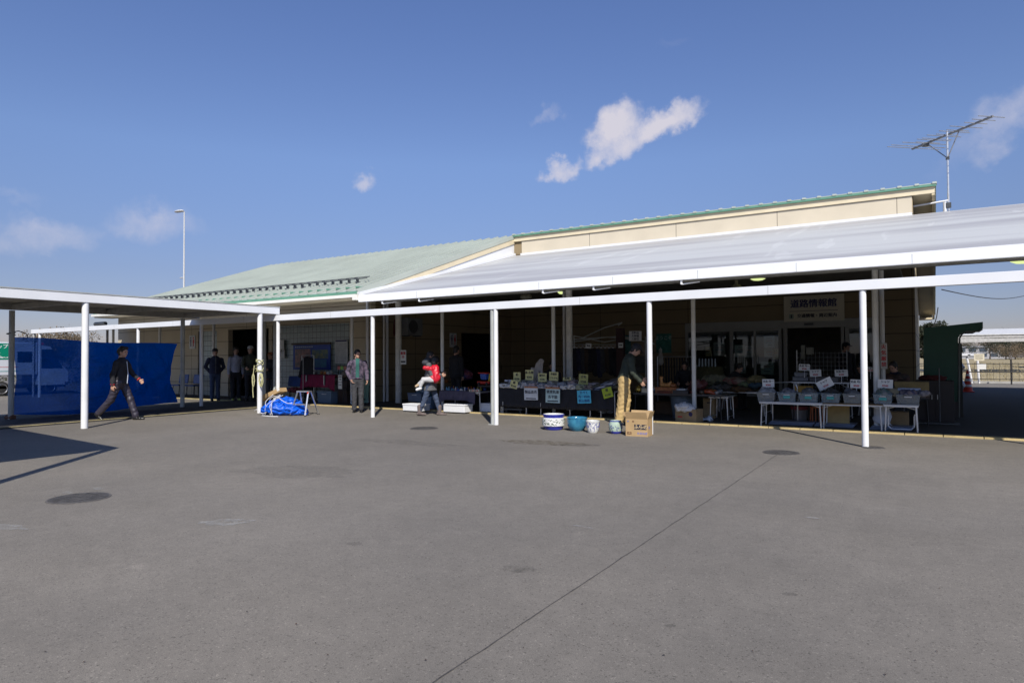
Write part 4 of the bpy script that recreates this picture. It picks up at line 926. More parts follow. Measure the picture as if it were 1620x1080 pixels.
# walking man, mid stride
pb = G(165, 666); pf = G(215, 663); face = ang(.50, .86)
wm = person('man in black jacket with red cuffs striding past the blue netting, arms swinging', (G(190, 664.5).x, G(190, 664.5).y), R(33), H=1.83, lean=.05, legs=((-.40, .30), (.42, .10)), arms=((-.25, .12, .25, 0), (.42, .12, .45, .1)),
            head=(-.12, .05), top=BLK, pants=PLM, shoes=SHB, hair='messy', bulk=1.08, hem=.84, vox=.011, z0=0, wr=.007, leg_w=1.10)
def on_child(root, name, prims, m, vox=.01, k=.01): return sdf_obj(name, [sdf_mesh(prims, vox, k)], m, root)
m = MB(); m.tube([(.155, .0, 1.44), (.17, .0, 1.30), (.185, .0, 1.15), (.175, .0, 1.0), (.165, 0, .9)], .009, 6); m.build('zip', mat('pale_zip', (.6, .65, .75), .4), wm)
for wp_, fd_ in ARM[wm.name]:
    a, b = wp_-fd_*.03, wp_-fd_*.008
    m = MB(); m.tube([a, b], .050, 12); m.build('cuff_stripe', mat('cuff_red', (.5, .03, .03), .5), wm)
# bystanders in the shade
def bystander(px, py, head_py, lab, **k):
    p = G(px, py, .03); 
    d = _d(px, head_py); s = math.hypot(p.x, p.y)/math.hypot(d[0], d[1]); H = 1.5+d[2]*s-.03
    turn = k.pop('turn', 0); return person(lab, (p.x, p.y), to_cam(p)+turn, H=k.pop('H', H), **k)
bystander(340, 634, 553, 'man in dark navy jacket and cap, hands behind his back, by the glass blocks', top=NVY, pants=DNM, shoes=SHB, cap=BLK, arms=((-.35, .35, .75, .7), (-.35, .35, .75, .7)), bulk=1.18, turn=.15, hem=.84, shirt=(cloth('grey_shirt', (.09, .09, .09)), .022))
bystander(373, 633, 551, 'man in pale v-neck sweater, dark trousers and yellow shoes at the dark entrance', top=WHK, pants=BLK, shoes=SHY, arms=((.05, .14, .15, 0), (.05, .12, .15, 0)), turn=.1, bulk=1.0)
bystander(396, 634, 549, 'man in olive jacket and white cap beside the man in the pale sweater', top=OLV, pants=BLK, shoes=SHB, cap=mat('white_cap', (.55, .55, .52), .7), arms=((.25, .15, 1.0, .4), (.25, .15, 1.0, .4)), bulk=1.05)
ob_ = bystander(428, 634, 559, 'person in black coat carrying a reddish bag between the two pairs of posts', top=BLK, pants=DGR, shoes=SHB, cap=mat('orange_cap', (.30, .10, .04), .7), arms=((.1, .15, .2, 0), (.5, .15, 1.0, .3)), bulk=1.12, turn=-.6, hem=.74)
bg_ = thing('shoulder_bag', 'reddish brown shoulder bag hanging at the side of the person between the posts', 'bag', (G(426, 634).x+.28, G(426, 634).y-.35, .95))
sdf_obj('bag_body', [sdf_mesh([('e', (0, 0, 0), (.20, .09, .18)), ('e', (.02, 0, -.08), (.18, .1, .12))], .015, .04, .01)], mat('reddish_leather', (.26, .09, .07), .5), bg_)
m = MB(); m.tube([(-.12, 0, .14), (-.10, .05, .40), (.0, .08, .52), (.10, .05, .40), (.12, 0, .14)], .012, 6); m.build('strap', mat('strap_brown', (.1, .05, .04), .6), bg_)
# man with patchwork jacket
mp_ = person('man in dark and mauve patterned jacket looking right beside the poster wall', (G(566, 652).x, G(566, 652).y), R(-48), H=1.68, lean=.0, legs=((.0, .03), (.06, .05)), arms=((-.1, .35, .5, .5), (.0, .22, .5, .0)), head=(.45, .1), top=PAT, pants=DGR, shoes=SHB, bulk=1.15, hem=.88, vox=.012, z0=0.0, leg_w=1.05, shirt=(cloth('teal_shirt', (.02, .10, .085)), .05))
# woman with child
pw = G(681, 657)
fw_a = R(28)
wo = person('woman in grey tweed coat, jeans and taupe boots walking with a child on her arm', (pw.x, pw.y), fw_a, H=1.64, lean=-.03, legs=((-.28, .12), (.30, .05)), arms=((.35, .15, 1.15, .35), (.45, .2, 1.2, .6)), head=(.1, .1), top=TWD, pants=DNM, shoes=BTS, hair='long', bulk=1.08, hem=.64, vox=.012, z0=0, boots=True, wr=.008)
sdf_obj('hood', [sdf_mesh([('e', (-.10, 0, 1.36), (.12, .15, .10)), ('e', (-.05, 0, 1.42), (.10, .13, .07))], .012, .03, .006)], cloth('charcoal_hood', (.05, .055, .065)), wo)
# the child: head beside hers, red jacket, pale leggings hanging towards the camera side
c0 = Vector((pw.x, pw.y, 0)); cr_ = Matrix.Rotation(fw_a, 3, 'Z')
ch = thing('person', 'small child in bright red jacket and white shoes carried on the woman\'s arm', 'person', (pw.x, pw.y, 0), fw_a)
bd = [('c', (.17, -.17, .98), (.15, -.13, 1.22), .085, .09), ('c', (.15, -.13, 1.22), (.15, -.10, 1.32), .04, .04), ('e', (.15, -.08, 1.40), (.095, .085, .105)), ('c', (.12, -.20, .95), (-.13, -.24, .93), .065, .05), ('c', (-.13, -.24, .93), (-.20, -.26, .74), .05, .032),
      ('c', (.05, -.22, .95), (-.16, -.16, .90), .06, .05), ('c', (-.16, -.16, .90), (-.26, -.17, .80), .045, .032), ('c', (.10, -.20, 1.22), (-.08, -.24, 1.22), .035, .026)]
cb = sdf_obj('body', [sdf_mesh(bd, .011, .02)], SKIN, ch)
cb.data.materials.clear(); cb.data.materials.append(SKIN)
sdf_obj('hair', [sdf_mesh([('e', (.14, -.085, 1.425), (.115, .102, .105)), ('e', (.13, -.14, 1.36), (.075, .06, .09))], .011, .02, .004, 1, 80)], HAIR, ch)
sdf_obj('jacket', [sdf_mesh([('c', (.19, -.19, .98), (.15, -.14, 1.20), .10, .11), ('c', (.12, -.20, 1.20), (-.09, -.25, 1.23), .062, .05), ('c', (.18, -.20, .93), (.12, -.18, .98), .09, .10)], .011, .03, .010, 3, 34)], REDJ, ch)
sdf_obj('leggings', [sdf_mesh([('c', (.10, -.21, .93), (-.13, -.25, .93), .075, .058), ('c', (-.13, -.25, .93), (-.20, -.27, .76), .058, .042), ('c', (.03, -.23, .93), (-.16, -.17, .90), .068, .055), ('c', (-.16, -.17, .90), (-.25, -.18, .82), .052, .042)], .011, .02, .005)], cloth('pale_leggings', (.50, .50, .50)), ch)
for a, b, mm in (((-.20, -.27, .71), (-.29, -.28, .68), mat('white_shoe', (.75, .75, .75), .5)), ((-.26, -.18, .80), (-.33, -.18, .76), mat('beige_sock', (.6, .45, .28), .7))):
    sdf_obj('shoe', [sdf_mesh([('c', a, b, .042, .034)], .009, .02)], mm, ch)
ey = MB(); [ey.box((.243, y, 1.40), (.012, .02, .01)) for y in (-.11, -.05)]; ey.build('eyes', EYE, cb)
# dark shopper with back to camera, khaki man, sellers
bystander(722, 641, 549, 'person in dark coat standing behind the toy table facing the dark doorway', top=BLK, pants=BLK, shoes=SHB, turn=2.4, bulk=1.15, hem=.74)
pk = PV(987, 560, 13.45)
km = person('man in dark green jacket and khaki trousers bending over the brown ware table', (pk.x, pk.y), R(28), H=1.78, lean=.26, legs=((-.12, .05), (.10, .22)), arms=((.15, .12, .55, .2), (.25, .15, .7, .2)), head=(-.2, .45), top=cloth('bottle_green', (.035, .045, .032)), pants=KHK, shoes=SHB, bulk=1.2, hem=.84, vox=.012, leg_w=1.42, wr=.008, z0=0, stance=.13, cap=BLK)
def seated(px, Y, top_py, lab, m1, rz, cap=None, H=1.66, lean=.25, **k):
    p = PV(px, 560, Y); r_ = person(lab, (p.x, Y), rz, H=H, lean=lean, legs=((1.45, 1.45), (1.45, 1.45)), arms=((.5, .12, .9, .3), (.5, .12, .9, .3)), head=(0, .2), top=m1, pants=BLK, shoes=SHB, bulk=1.2, vox=.016, cap=cap, **k)
    return r_
def stool(px, Y, lab):
    p = PV(px, 560, Y); t = thing('stool', lab, 'stool', (p.x, Y, .03)); q = MB(); q.lathe([(.17, .36), (.18, .37), (.17, .40)], 20, close=True); q.build('seat', mat('stool_seat', (.04, .05, .12), .6), t)
    for a in range(4): q = MB(); q.tube([(.12*math.cos(a*1.57+.8), .12*math.sin(a*1.57+.8), .37), (.17*math.cos(a*1.57+.8), .17*math.sin(a*1.57+.8), 0)], .012, 6); q.build('leg', STEEL, t)
seated(1152, 18.3, 0, 'stall keeper in black coat sitting bent forward in front of the glass panes', BLK, R(-20), lean=.5); stool(1150, 18.3, 'low stool under the bent stall keeper in front of the glass panes')
seated(1084, 18.6, 0, 'stall keeper sitting behind the brown ware table beside the hanging belts', BLK, R(-80)); stool(1084, 18.65, 'low stool under the stall keeper behind the brown ware')
seated(873, 16.6, 0, 'stall keeper with black hair sitting low behind the fabric table', BLK, R(-60), lean=.1); stool(873, 16.65, 'low stool under the stall keeper behind the fabric table')
seated(1421, 17.2, 0, 'dark seated person right of the twin columns behind the clothing bins', NVY, R(-120)); stool(1421, 17.25, 'low stool under the seated person right of the twin columns')
seated(1366, 17.9, 0, 'dark seated person half hidden behind the rightmost front post', BLK, R(-100), lean=.4); stool(1366, 17.95, 'low stool under the person half hidden behind the rightmost front post')
pd_ = PV(1338, 560, 21.5); person('person in black with a peaked cap standing in the open glass doorway', (pd_.x, 21.5), R(-60), H=1.78, head=(.6, .1), top=BLK, pants=BLK, shoes=SHB, bulk=1.1, cap=BLK, vox=.016)
# ------------------------------------------------------------------ blue netting, rope, ladder, tarp heap
def netting():
    x0 = LX0-.02; y0, y1 = 7.20, 11.42; nx_, nz_ = 90, 44; vs = []; fs = []
    for i in range(nx_+1):
        s = i/nx_; y = y0+(y1-y0)*s; zt_ = 2.06-.02*math.sin(math.pi*s)+.02*math.sin(9*s)-.12*s-.15*s*s*(s > .9)*0; zb_ = .14-.10*math.sin(math.pi*s*1.3)*(s < .75)+.10*max(0, s-.62)
        ex = .0
        for j in range(nz_+1):
            q = j/nz_; z = zb_+(zt_-zb_)*q
            dx = .16*math.sin(3.1*s*math.pi+q*1.3)*math.sin(math.pi*q)+.07*math.sin(11*s+5*q)*math.sin(math.pi*q)+.030*math.sin(26*s-9*q+2*math.sin(7*q))+.012*math.sin(60*s+22*q+3*math.sin(9*s))+.04*math.sin(8*q+20*s*s)*s
            pull = .22*math.sin(math.pi*q)**1 if s > .93 else 0
            vs.append((x0+dx, y-.14*math.sin(math.pi*q)*max(0, (s-.8)/.2)**2, z))
    for i in range(nx_):
        for j in range(nz_): a = i*(nz_+1)+j; fs.append((a, a+nz_+1, a+nz_+2, a+1))
    m = MB(); m.add(vs, fs)
    nm = mat('blue_mesh_netting', (.0, .075, .42), .6, .1, 4); n, b, L = nodes_of(nm)
    out = [q for q in n.nodes if q.type == 'OUTPUT_MATERIAL'][0]; n.nodes.remove(b)
    df = n.nodes.new('ShaderNodeBsdfDiffuse'); tl = n.nodes.new('ShaderNodeBsdfTranslucent'); tr = n.nodes.new('ShaderNodeBsdfTransparent'); a = n.nodes.new('ShaderNodeMixShader'); c = n.nodes.new('ShaderNodeMixShader')
    df.inputs[0].default_value = (.0, .08, .37, 1); tl.inputs[0].default_value = (.0, .11, .50, 1); tr.inputs[0].default_value = (.12, .22, .50, 1)
    bw = n.nodes.new('ShaderNodeTexNoise'); bw.inputs['Scale'].default_value = 2.2; bw.inputs['Detail'].default_value = 6; bw.inputs['Distortion'].default_value = 1.5; tcb = n.nodes.new('ShaderNodeTexCoord'); L(tcb.outputs['Object'], bw.inputs['Vector']); bb = n.nodes.new('ShaderNodeBump'); bb.inputs['Strength'].default_value = .9; bb.inputs['Distance'].default_value = .12; L(bw.outputs['Fac'], bb.inputs['Height']); L(bb.outputs[0], df.inputs['Normal']); L(bb.outputs[0], tl.inputs['Normal'])
    a.inputs[0].default_value = .5; L(df.outputs[0], a.inputs[1]); L(tl.outputs[0], a.inputs[2])
    t = n.nodes.new('ShaderNodeTexCoord'); s = n.nodes.new('ShaderNodeSeparateXYZ'); L(t.outputs['Object'], s.inputs[0])
    r = n.nodes.new('ShaderNodeMapRange'); L(s.outputs['Y'], r.inputs[0]); r.inputs[1].default_value = 8.2; r.inputs[2].default_value = 9.3; r.inputs[3].default_value = .68; r.inputs[4].default_value = .99   # doubled net further along
    no = n.nodes.new('ShaderNodeTexNoise'); no.inputs['Scale'].default_value = 2; L(t.outputs['Object'], no.inputs['Vector'])
    ad = n.nodes.new('ShaderNodeMath'); ad.operation = 'MULTIPLY_ADD'; L(no.outputs['Fac'], ad.inputs[0]); ad.inputs[1].default_value = .3; ad.inputs[2].default_value = -.15
    a2 = n.nodes.new('ShaderNodeMath'); a2.operation = 'ADD'; a2.use_clamp = True; L(r.outputs[0], a2.inputs[0]); L(ad.outputs[0], a2.inputs[1])
    L(a2.outputs[0], c.inputs[0]); L(tr.outputs[0], c.inputs[1]); L(a.outputs[0], c.inputs[2]); L(c.outputs[0], out.inputs[0])
    o = m.build('netting', nm, smooth=True); tag(o, 'large blue mesh netting stretched between the rear posts of the side walkway', 'netting')
    m = MB(); pts = [(x0+.09*math.cos(a), 7.14+.09*math.sin(a), 2.10+.01*a) for a in np.linspace(0, 9, 20)]+[(x0, 7.3, 2.22), (x0, 7.48, 2.14), (x0, 7.5, 2.04)]
    m.tube(pts, .012, 5); tag(m.build('rope', BLACKM), 'dark cord tying the netting to the leftmost post', 'rope')
netting()
pp = Vector((LX1-.02, 11.55, 0))
m = MB(); ROPE = mat('yellow_rope', (.52, .50, .26), .9, .15, 30); r_ = random.Random(5)
pts = []
for k_ in range(60): a = k_*.62; pts.append((pp.x+.095*math.cos(a)+r_.uniform(-.02, .02), pp.y+.095*math.sin(a), 1.30+.16*math.sin(k_*.23)+r_.uniform(-.02, .02)))
m.tube(pts, .011, 5)
for c in range(4):
    cx, cz, w_, h_ = pp.x+(.17 if c < 4 else -.14)+r_.uniform(-.03, .05), (.88 if c < 4 else .95)+r_.uniform(-.05, .05), r_.uniform(.04, .08), r_.uniform(.12, .2)
    if c >= 3: cx = pp.x-.14
    m.tube([(cx+w_*math.cos(a), pp.y-.10+r_.uniform(-.01, .01), cz+h_*math.sin(a)) for a in np.linspace(0, 6.3, 22)], .011, 5)
m.tube([(pp.x-.1, pp.y-.1, 1.3), (pp.x-.16, pp.y-.1, .95), (pp.x-.19, pp.y-.08, .60), (pp.x-.17, pp.y-.08, .42)], .011, 5)
tag(m.build('rope', ROPE), 'pale yellow rope coiled on the white post ending the side walkway', 'rope')
hp = G(438, 657)
TARP = mat('blue_tarp', (.0, .10, .62), .45, .12, 5, bump=.5, bscale=12)
o = sdf_obj('tarp_heap', [sdf_mesh([('e', (-.28, .1, .16), (.34, .38, .18)), ('e', (.08, .0, .22), (.36, .38, .24)), ('e', (.4, .15, .17), (.32, .34, .17)), ('e', (.1, .2, .36), (.34, .28, .12)), ('e', (.62, .25, .10), (.2, .22, .11)), ('e', (-.5, .05, .09), (.2, .25, .10)), ('e', (.35, .25, .3), (.28, .2, .11))], .014, .04, .034, 9, 34)], TARP)
hpx = G(441, 656); o.location = (hpx.x, hpx.y, 0); o.scale = (.92, .95, .92); tag(o, 'crumpled bright blue tarpaulin heap on the asphalt beside the white post', 'tarpaulin')
m = MB(); WR_ = mat('white_cord', (.66, .66, .66), .8, .1)
for k_, (cx, dx, s_) in enumerate(((.12, .10, 1), (.02, -.14, .9), (.18, .02, 1.05), (-.2, .2, .8))):
    m.tube([(cx+dx*t_*1.5+.04*math.sin(7*t_+k_), -.40*s_+.10*abs(t_-.5)+.25*t_**3, .03+.50*t_**.8) for t_ in np.linspace(0, 1, 10)], .008, 5)
m.tube([(.1+.5*t_, -.36+.3*t_*t_, .42+.1*math.sin(5*t_)) for t_ in np.linspace(0, 1, 8)], .008, 5); m.tube([(-.6+.5*t_, -.30-.05*math.sin(3*t_), .10+.05*math.sin(6*t_)) for t_ in np.linspace(0, 1, 9)], .010, 5)
m.tube([(-.1+.6*t_, -.44-.03*math.sin(4*t_), .012) for t_ in np.linspace(0, 1, 9)], .012, 5)
tag(m.build('cord', WR_, loc=(hpx.x, hpx.y, 0)), 'white cords tangled over the blue tarpaulin heap', 'rope')
t = thing('cardboard_box', 'long flat cardboard box leaning on the blue tarpaulin heap', 'box', (G(434, 650).x+.05, G(434, 650).y-.12, .47), R(8))
q = MB(); q.box((0, 0, 0), (.86, .30, .12), Matrix.Rotation(R(-20), 3, 'Y')); q.build('carton', CARD, t, bevel=.005)
q = MB(); q.box((.37, -.152, .155), (.10, .004, .07), Matrix.Rotation(R(-20), 3, 'Y')); q.build('label_sticker', PAPER, t)
def stepladder(loc, rz):
    t = thing('step_ladder', 'small aluminium step ladder standing beside the blue tarpaulin', 'ladder', loc, rz)
    h_, w1, w2, d_ = .62, .17, .24, .28
    for sy in (-1, 1):
        for sx in (-1, 1):
            m = MB(); m.bar((sy*w2, sx*d_, 0), (sy*w1, sx*.05, h_), .035, .022); m.build('leg', ALU, t); m2 = MB(); m2.box((sy*w2, sx*d_, .012), (.045, .03, .03)); m2.build('foot', BLACKM, t)
        m = MB(); m.bar((sy*.215, -.17, .29), (sy*.215, .17, .29), .01, .01); m.build('spreader', ALU, t)
    m = MB(); m.box((0, 0, h_), (.40, .15, .035)); m.build('top_step', ALU, t, bevel=.006)
    m = MB(); m.box((0, -.165, .29), (.42, .09, .03)); m.build('middle_step', ALU, t, bevel=.005)
    m = MB(); m.box((w1, -.06, h_-.03), (.03, .05, .05)); m.build('hinge', RED, t)
stepladder((G(472, 657).x+.05, G(472, 657).y+.15, 0), R(12))
# ------------------------------------------------------------------ pots and carton on the asphalt
def pot(px, py, prof, label, mts, seq, motif=None, seed=1):
    p = G(px, py); t = thing('ceramic_pot', label, 'pot', (p.x, p.y, 0), 0, 'glazed pots standing on the asphalt')
    q = MB(); 
    for i in range(len(prof)-1):
        q.cur = seq[i] if i < len(seq) else seq[-1]; q.lathe([prof[i], prof[i+1]], 40) if False else None
    n = 40; vs = []; 
    for r, z in prof:
        for k in range(n): a = 2*math.pi*k/n; vs.append((r*math.cos(a), r*math.sin(a), z))
    q.v = vs; q.f = []; q.mi = []
    for i in range(len(prof)-1):
        for k in range(n): q.f.append((i*n+k, i*n+(k+1) % n, (i+1)*n+(k+1) % n, (i+1)*n+k)); q.mi.append(seq[min(i, len(seq)-1)])
    q.f.append(tuple(range(n-1, -1, -1))); q.mi.append(seq[0])
    q.build('pot_body', mts, t, smooth='auto')
    if motif:
        r_ = random.Random(seed); zl, zh, col, num = motif[:4]; q = MB()
        def rad(z):
            for (r1, z1), (r2, z2) in zip(prof, prof[1:]):
                if z1 <= z <= z2 and r1 > .05 and z2 > z1: return r1+(r2-r1)*(z-z1)/(z2-z1)
            return prof[3][0]
        for i in range(num):
            a0 = r_.uniform(0, 6.28); z0_ = r_.uniform(zl, zh); pts = []; sg_ = r_.choice((-1, 1)); sl_ = r_.uniform(-.012, .012)
            for j in range(5): a = a0+j*r_.uniform(.03, .07)*sg_; z = min(zh, max(zl, z0_+.012*math.sin(j*1.4+i)+sl_*j)); pts.append((math.cos(a)*(rad(z)+.001), math.sin(a)*(rad(z)+.001), z))
            q.tube(pts, [.0015, .004, .0055, .004, .001], 5)
        q.build('painted_motif', col, t)
    return t
GZW = mat('white_glaze', (.72, .72, .68), .15, .05, 6); GZB = mat('cobalt_glaze', (.03, .04, .30), .12, .2, 8); GZT = mat('teal_glaze', (.02, .13, .24), .12, .35, 8, color2=(.05, .24, .36)); GZG = mat('dark_green_motif', (.04, .09, .05), .3, .2); GZL = mat('pale_green_glaze', (.42, .52, .42), .15, .1, 10); SOIL = mat('dark_inside', (.3, .3, .28), .5)
P1 = [(.17, 0), (.185, .02), (.205, .075), (.225, .085), (.232, .17), (.226, .24), (.205, .25), (.205, .255), (.222, .295), (.226, .31), (.21, .318), (.195, .30), (.18, .1), (0.02, .08)]
pot(876, 679, P1, 'wide white pot with cobalt blue bands and a dark leafy landscape, leftmost of the row', [GZB, GZW], [0, 0, 0, 1, 1, 1, 0, 0, 0, 0, 1, 1, 1], (.10, .22, GZG, 70), 3)
P2 = [(.11, 0), (.12, .012), (.17, .06), (.195, .12), (.205, .20), (.205, .245), (.212, .25), (.212, .268), (.20, .272), (.185, .25), (.17, .1), (.02, .05)]
pot(913, 681, P2, 'plain glossy teal blue bowl shaped pot second in the row', [GZT], [0])
P3 = [(.085, 0), (.10, .02), (.115, .08), (.125, .16), (.128, .20), (.135, .215), (.138, .235), (.125, .238), (.11, .21), (.10, .08), (.02, .05)]
pot(938, 684, P3, 'small white pot with scattered blue brush flowers and a scalloped rim', [GZW], [0], (.03, .20, GZB, 60), 8)
P4 = [(.085, 0), (.095, .01), (.115, .05), (.128, .12), (.125, .20), (.11, .235), (.112, .25), (.10, .255), (.09, .23), (.09, .08), (.02, .05)]
pot(974, 685.5, P4, 'small pale green pot with deep blue painting next to the cardboard box', [GZL, GZB], [1, 1, 0, 0, 0, 1, 1, 0], (.03, .20, GZB, 70), 9)
bp_ = G(1006, 690); br_ = G(1024, 690)
t = thing('cardboard_box', 'open cardboard carton with raised flaps and black printed panel beside a front post', 'box', (bp_.x, bp_.y+.16, 0), R(4))
q = MB()
for a, b in (((0, -.15, .16), (.42, .006, .32)), ((0, .15, .16), (.42, .006, .32)), ((-.21, 0, .16), (.006, .294, .32)), ((.21, 0, .16), (.006, .294, .32)), ((0, 0, .004), (.41, .29, .006))): q.box(a, b)
q.build('carton', CARD, t)
for a, b, rr in (((0, -.175, .385), (.41, .005, .145), Matrix.Rotation(R(22), 3, 'X')), ((0, .17, .39), (.41, .005, .145), Matrix.Rotation(R(-15), 3, 'X')), ((.232, 0, .39), (.005, .29, .145), Matrix.Rotation(R(18), 3, 'Y')), ((-.245, 0, .37), (.005, .29, .145), Matrix.Rotation(R(-35), 3, 'Y'))):
    q = MB(); q.box(a, b, rr); q.build('flap', CARD, t)
q = MB(); q.box((.075, -.1545, .175), (.235, .002, .095)); q.build('printed_panel', INK, t)
text('ふらの', .088, mat('carton_print_pale', (.60, .45, .25), .8), t, .085, -.156, .175, bold=.003)
text('たまねぎ', .050, mat('carton_violet', (.25, .22, .36), .8), t, .11, -.1535, .055, bold=.004)
q = MB(); q.box((-.14, -.1535, .055), (.085, .001, .05)); q.build('printed_frame', mat('carton_brown_print', (.16, .08, .04), .8), t)
text('L大', .036, CARD, t, -.14, -.1545, .055, bold=.002)
text('JA', .035, mat('carton_blue', (.10, .15, .32), .8), t, -.16, -.1535, .275, bold=.002)
q = MB(); q.add([(-.09, -.1535, .262), (-.04, -.1535, .262), (-.05, -.1535, .285), (-.075, -.1535, .29)], [(0, 1, 2, 3)]); q.build('printed_mark', mat('carton_brown_print', (.16, .08, .04), .8), t)
q = MB(); q.box((.0, -.1775, .39), (.24, .001, .02), Matrix.Rotation(R(22), 3, 'X')); q.build('flap_print', mat('carton_brown_print', (.16, .08, .04)), t)
q = MB(); q.box((.213, -.05, .16), (.001, .09, .05)); q.build('side_print', mat('carton_violet', (.25, .22, .36)), t)
# ------------------------------------------------------------------ stalls
SLZ = .03
def table(name, label, x0, x1, y0, y1, zt_, top_m, leg='tube', legm=STEEL, group=None, legs=True):
    t = thing(name, label, 'table', ((x0+x1)/2, (y0+y1)/2, SLZ), 0, group); w_, d_ = x1-x0, y1-y0; z = zt_-SLZ
    q = MB(); q.box((0, 0, z-.012), (w_, d_, .024)); q.build('tabletop', top_m, t, bevel=.004)
    q = MB(); q.box((0, -d_/2+.01, z-.032), (w_-.02, .018, .03)); q.build('rim', legm, t)
    if legs:
        for sx in (-1, 1):
            for sy in (-1, 1):
                q = MB(); q.tube([(sx*(w_/2-.05), sy*(d_/2-.04), z-.03), (sx*(w_/2-.03), sy*(d_/2-.03), 0)], .014, 8); q.build('leg', legm, t)
            q = MB(); q.tube([(sx*(w_/2-.05), -d_/2+.04, z*.82), (sx*(w_/2-.24), -d_/2+.04, z-.03)], .008, 6); q.build('brace', legm, t)
            q = MB(); q.tube([(sx*(w_/2-.035), -d_/2+.05, .07), (sx*(w_/2-.035), d_/2-.05, .07)], .009, 6); q.build('stretcher', legm, t)
    return t
def drape(name, label, x0, x1, y0, y1, z, drop, m, seed=1, cat='tablecloth', back=.1, wav=.02, corners=.0):
    r_ = random.Random(seed); vs = []; fs = []; n = int((x1-x0)/.03)+2
    rows = [(y1, z-back), (y1, z+.004), (y0-.004, z+.006), (y0-.012, z-.01)]+[(y0-.014-.008*k, z-drop*k/6) for k in range(1, 7)]
    ph = r_.uniform(0, 6)
    for i in range(n+1):
        x = x0+(x1-x0)*i/n; e = max(0, 1-min(i, n-i)*.03/.25)
        for j, (y, zz) in enumerate(rows):
            k = max(0, j-3)/6; wv_ = wav*k*(math.sin(x*17+ph)+.5*math.sin(x*41+ph*2))
            vs.append((x, y+wv_, zz-(corners*e*k)))
    nr = len(rows)
    for i in range(n):
        for j in range(nr-1): a = i*nr+j; fs.append((a, a+nr, a+nr+1, a+1))
    q = MB(); q.add(vs, fs); o = q.build(name, m, smooth=True, solid=.004); return tag(o, label, cat)
def heap(name, label, cat, c, r, m, seed=1, n=9, vox=.016, wr=.022, group=None, ws=38):
    r_ = random.Random(seed); P = [('e', (0, 0, 0), (r[0]*.8, r[1]*.8, r[2]*.7))]
    for i in range(n): P.append(('e', (r_.uniform(-.55, .55)*r[0], r_.uniform(-.5, .5)*r[1], r_.uniform(-.2, .35)*r[2]), (r[0]*r_.uniform(.2, .42), r[1]*r_.uniform(.25, .5), r[2]*r_.uniform(.3, .6))))
    o = sdf_obj(name, [sdf_mesh(P, vox, .03, wr, seed, ws)], m); o.location = c; return tag(o, label, cat, group)
ORD = 'first second third fourth fifth sixth seventh eighth ninth tenth eleventh twelfth thirteenth fourteenth fifteenth sixteenth seventeenth eighteenth nineteenth twentieth'.split()
# --- maroon table
def X_(px, Y): return PV(px, 600, Y).x
def Z_(px, py, Y): return PV(px, py, Y).z
ty = 14.95; mx0, mx1 = X_(479, ty), X_(527, ty); mz = Z_(503, 593, ty)
table('display_table', 'low table hidden under the maroon cloth in front of the blue map poster', mx0, mx1, ty, ty+.6, mz-.01, mat('board_brown', (.2, .13, .07), .7), legm=BLACKM)
drape('tablecloth', 'maroon cloth with two black and white hanging bands on the table by the map poster', mx0-.06, mx1+.1, ty, ty+.6, mz, .40, cloth('maroon_cloth', (.22, .012, .055)), 3, corners=.14)
for px in (487, 515): 
    x = X_(px, ty); q = MB(); q.b2(x-.045, x+.045, ty-.05, ty-.044, mz-.36, mz+.0); q.cur = 1; q.b2(x-.045, x-.005, ty-.054, ty-.0505, mz-.35, mz-.01); tag(q.build('hanging_band', [BLK, mat('band_white', (.6, .6, .56), .8)]), 'black and white cloth band hanging over the %s end of the maroon cloth' % ('left' if px < 500 else 'right'), 'cloth band')
for i, (px, lab, c, r) in enumerate(((509, 'brown carved figure on the maroon cloth', (.28, .12, .04), .09), (514, 'orange ceramic bird on the maroon cloth', (.5, .2, .05), .07), (519, 'white ruffled ornament on the maroon cloth', (.65, .65, .6), .08), (524, 'black and white jar at the right end of the maroon table', (.3, .3, .3), .09), (500, 'small dark trinket box in the middle of the maroon table', (.05, .04, .04), .06))):
    heap('ornament', lab, 'ornament', (X_(px, ty+.2), ty+.2, mz+r*.75), (r, r*.8, r), mat('ornament_%d' % i, c, .4, .2, 20), i+1, 4, .012, .01)
def bin_(name, label, c, w_, d_, h_, m, rz=0, lid=None, grp=None, handle=True, tp=.86):
    t = thing(name, label, 'storage box', c, rz, grp); q = MB(); th = .006
    vs = []
    for k, z in ((tp, 0), (1, h_)):
        for x, y in ((-1, -1), (1, -1), (1, 1), (-1, 1)): vs.append((x*w_/2*k, y*d_/2*k, z))
    for k, z in ((tp, th), (1, h_)):
        for x, y in ((-1, -1), (1, -1), (1, 1), (-1, 1)): vs.append((x*(w_/2*k-th), y*(d_/2*k-th), z))
    q.add(vs, [(3, 2, 1, 0), (8, 9, 10, 11), (0, 1, 5, 4), (1, 2, 6, 5), (2, 3, 7, 6), (3, 0, 4, 7), (9, 8, 12, 13), (10, 9, 13, 14), (11, 10, 14, 15), (8, 11, 15, 12), (4, 5, 13, 12), (5, 6, 14, 13), (6, 7, 15, 14), (7, 4, 12, 15)])
    q.build('tub', m, t)
    q = MB(); r_ = .012
    q.tube([(-w_/2, -d_/2, h_), (w_/2, -d_/2, h_), (w_/2, d_/2, h_), (-w_/2, d_/2, h_), (-w_/2, -d_/2, h_)], r_, 6); q.build('rim', m, t)
    if handle: q = MB(); q.box((0, -d_/2*.97-.008, h_*.80), (w_*.32, .012, .014)); q.build('handle', mat('bin_handle', (.75, .75, .72), .5), t)
    if lid: q = MB(); q.box((0, 0, h_+.012), (w_+.03, d_+.03, .025)); q.build('lid', lid, t, bevel=.006)
    return t
def clearplastic(name, c, a): return mat(name, c, .25, .04, 3, alpha=a)
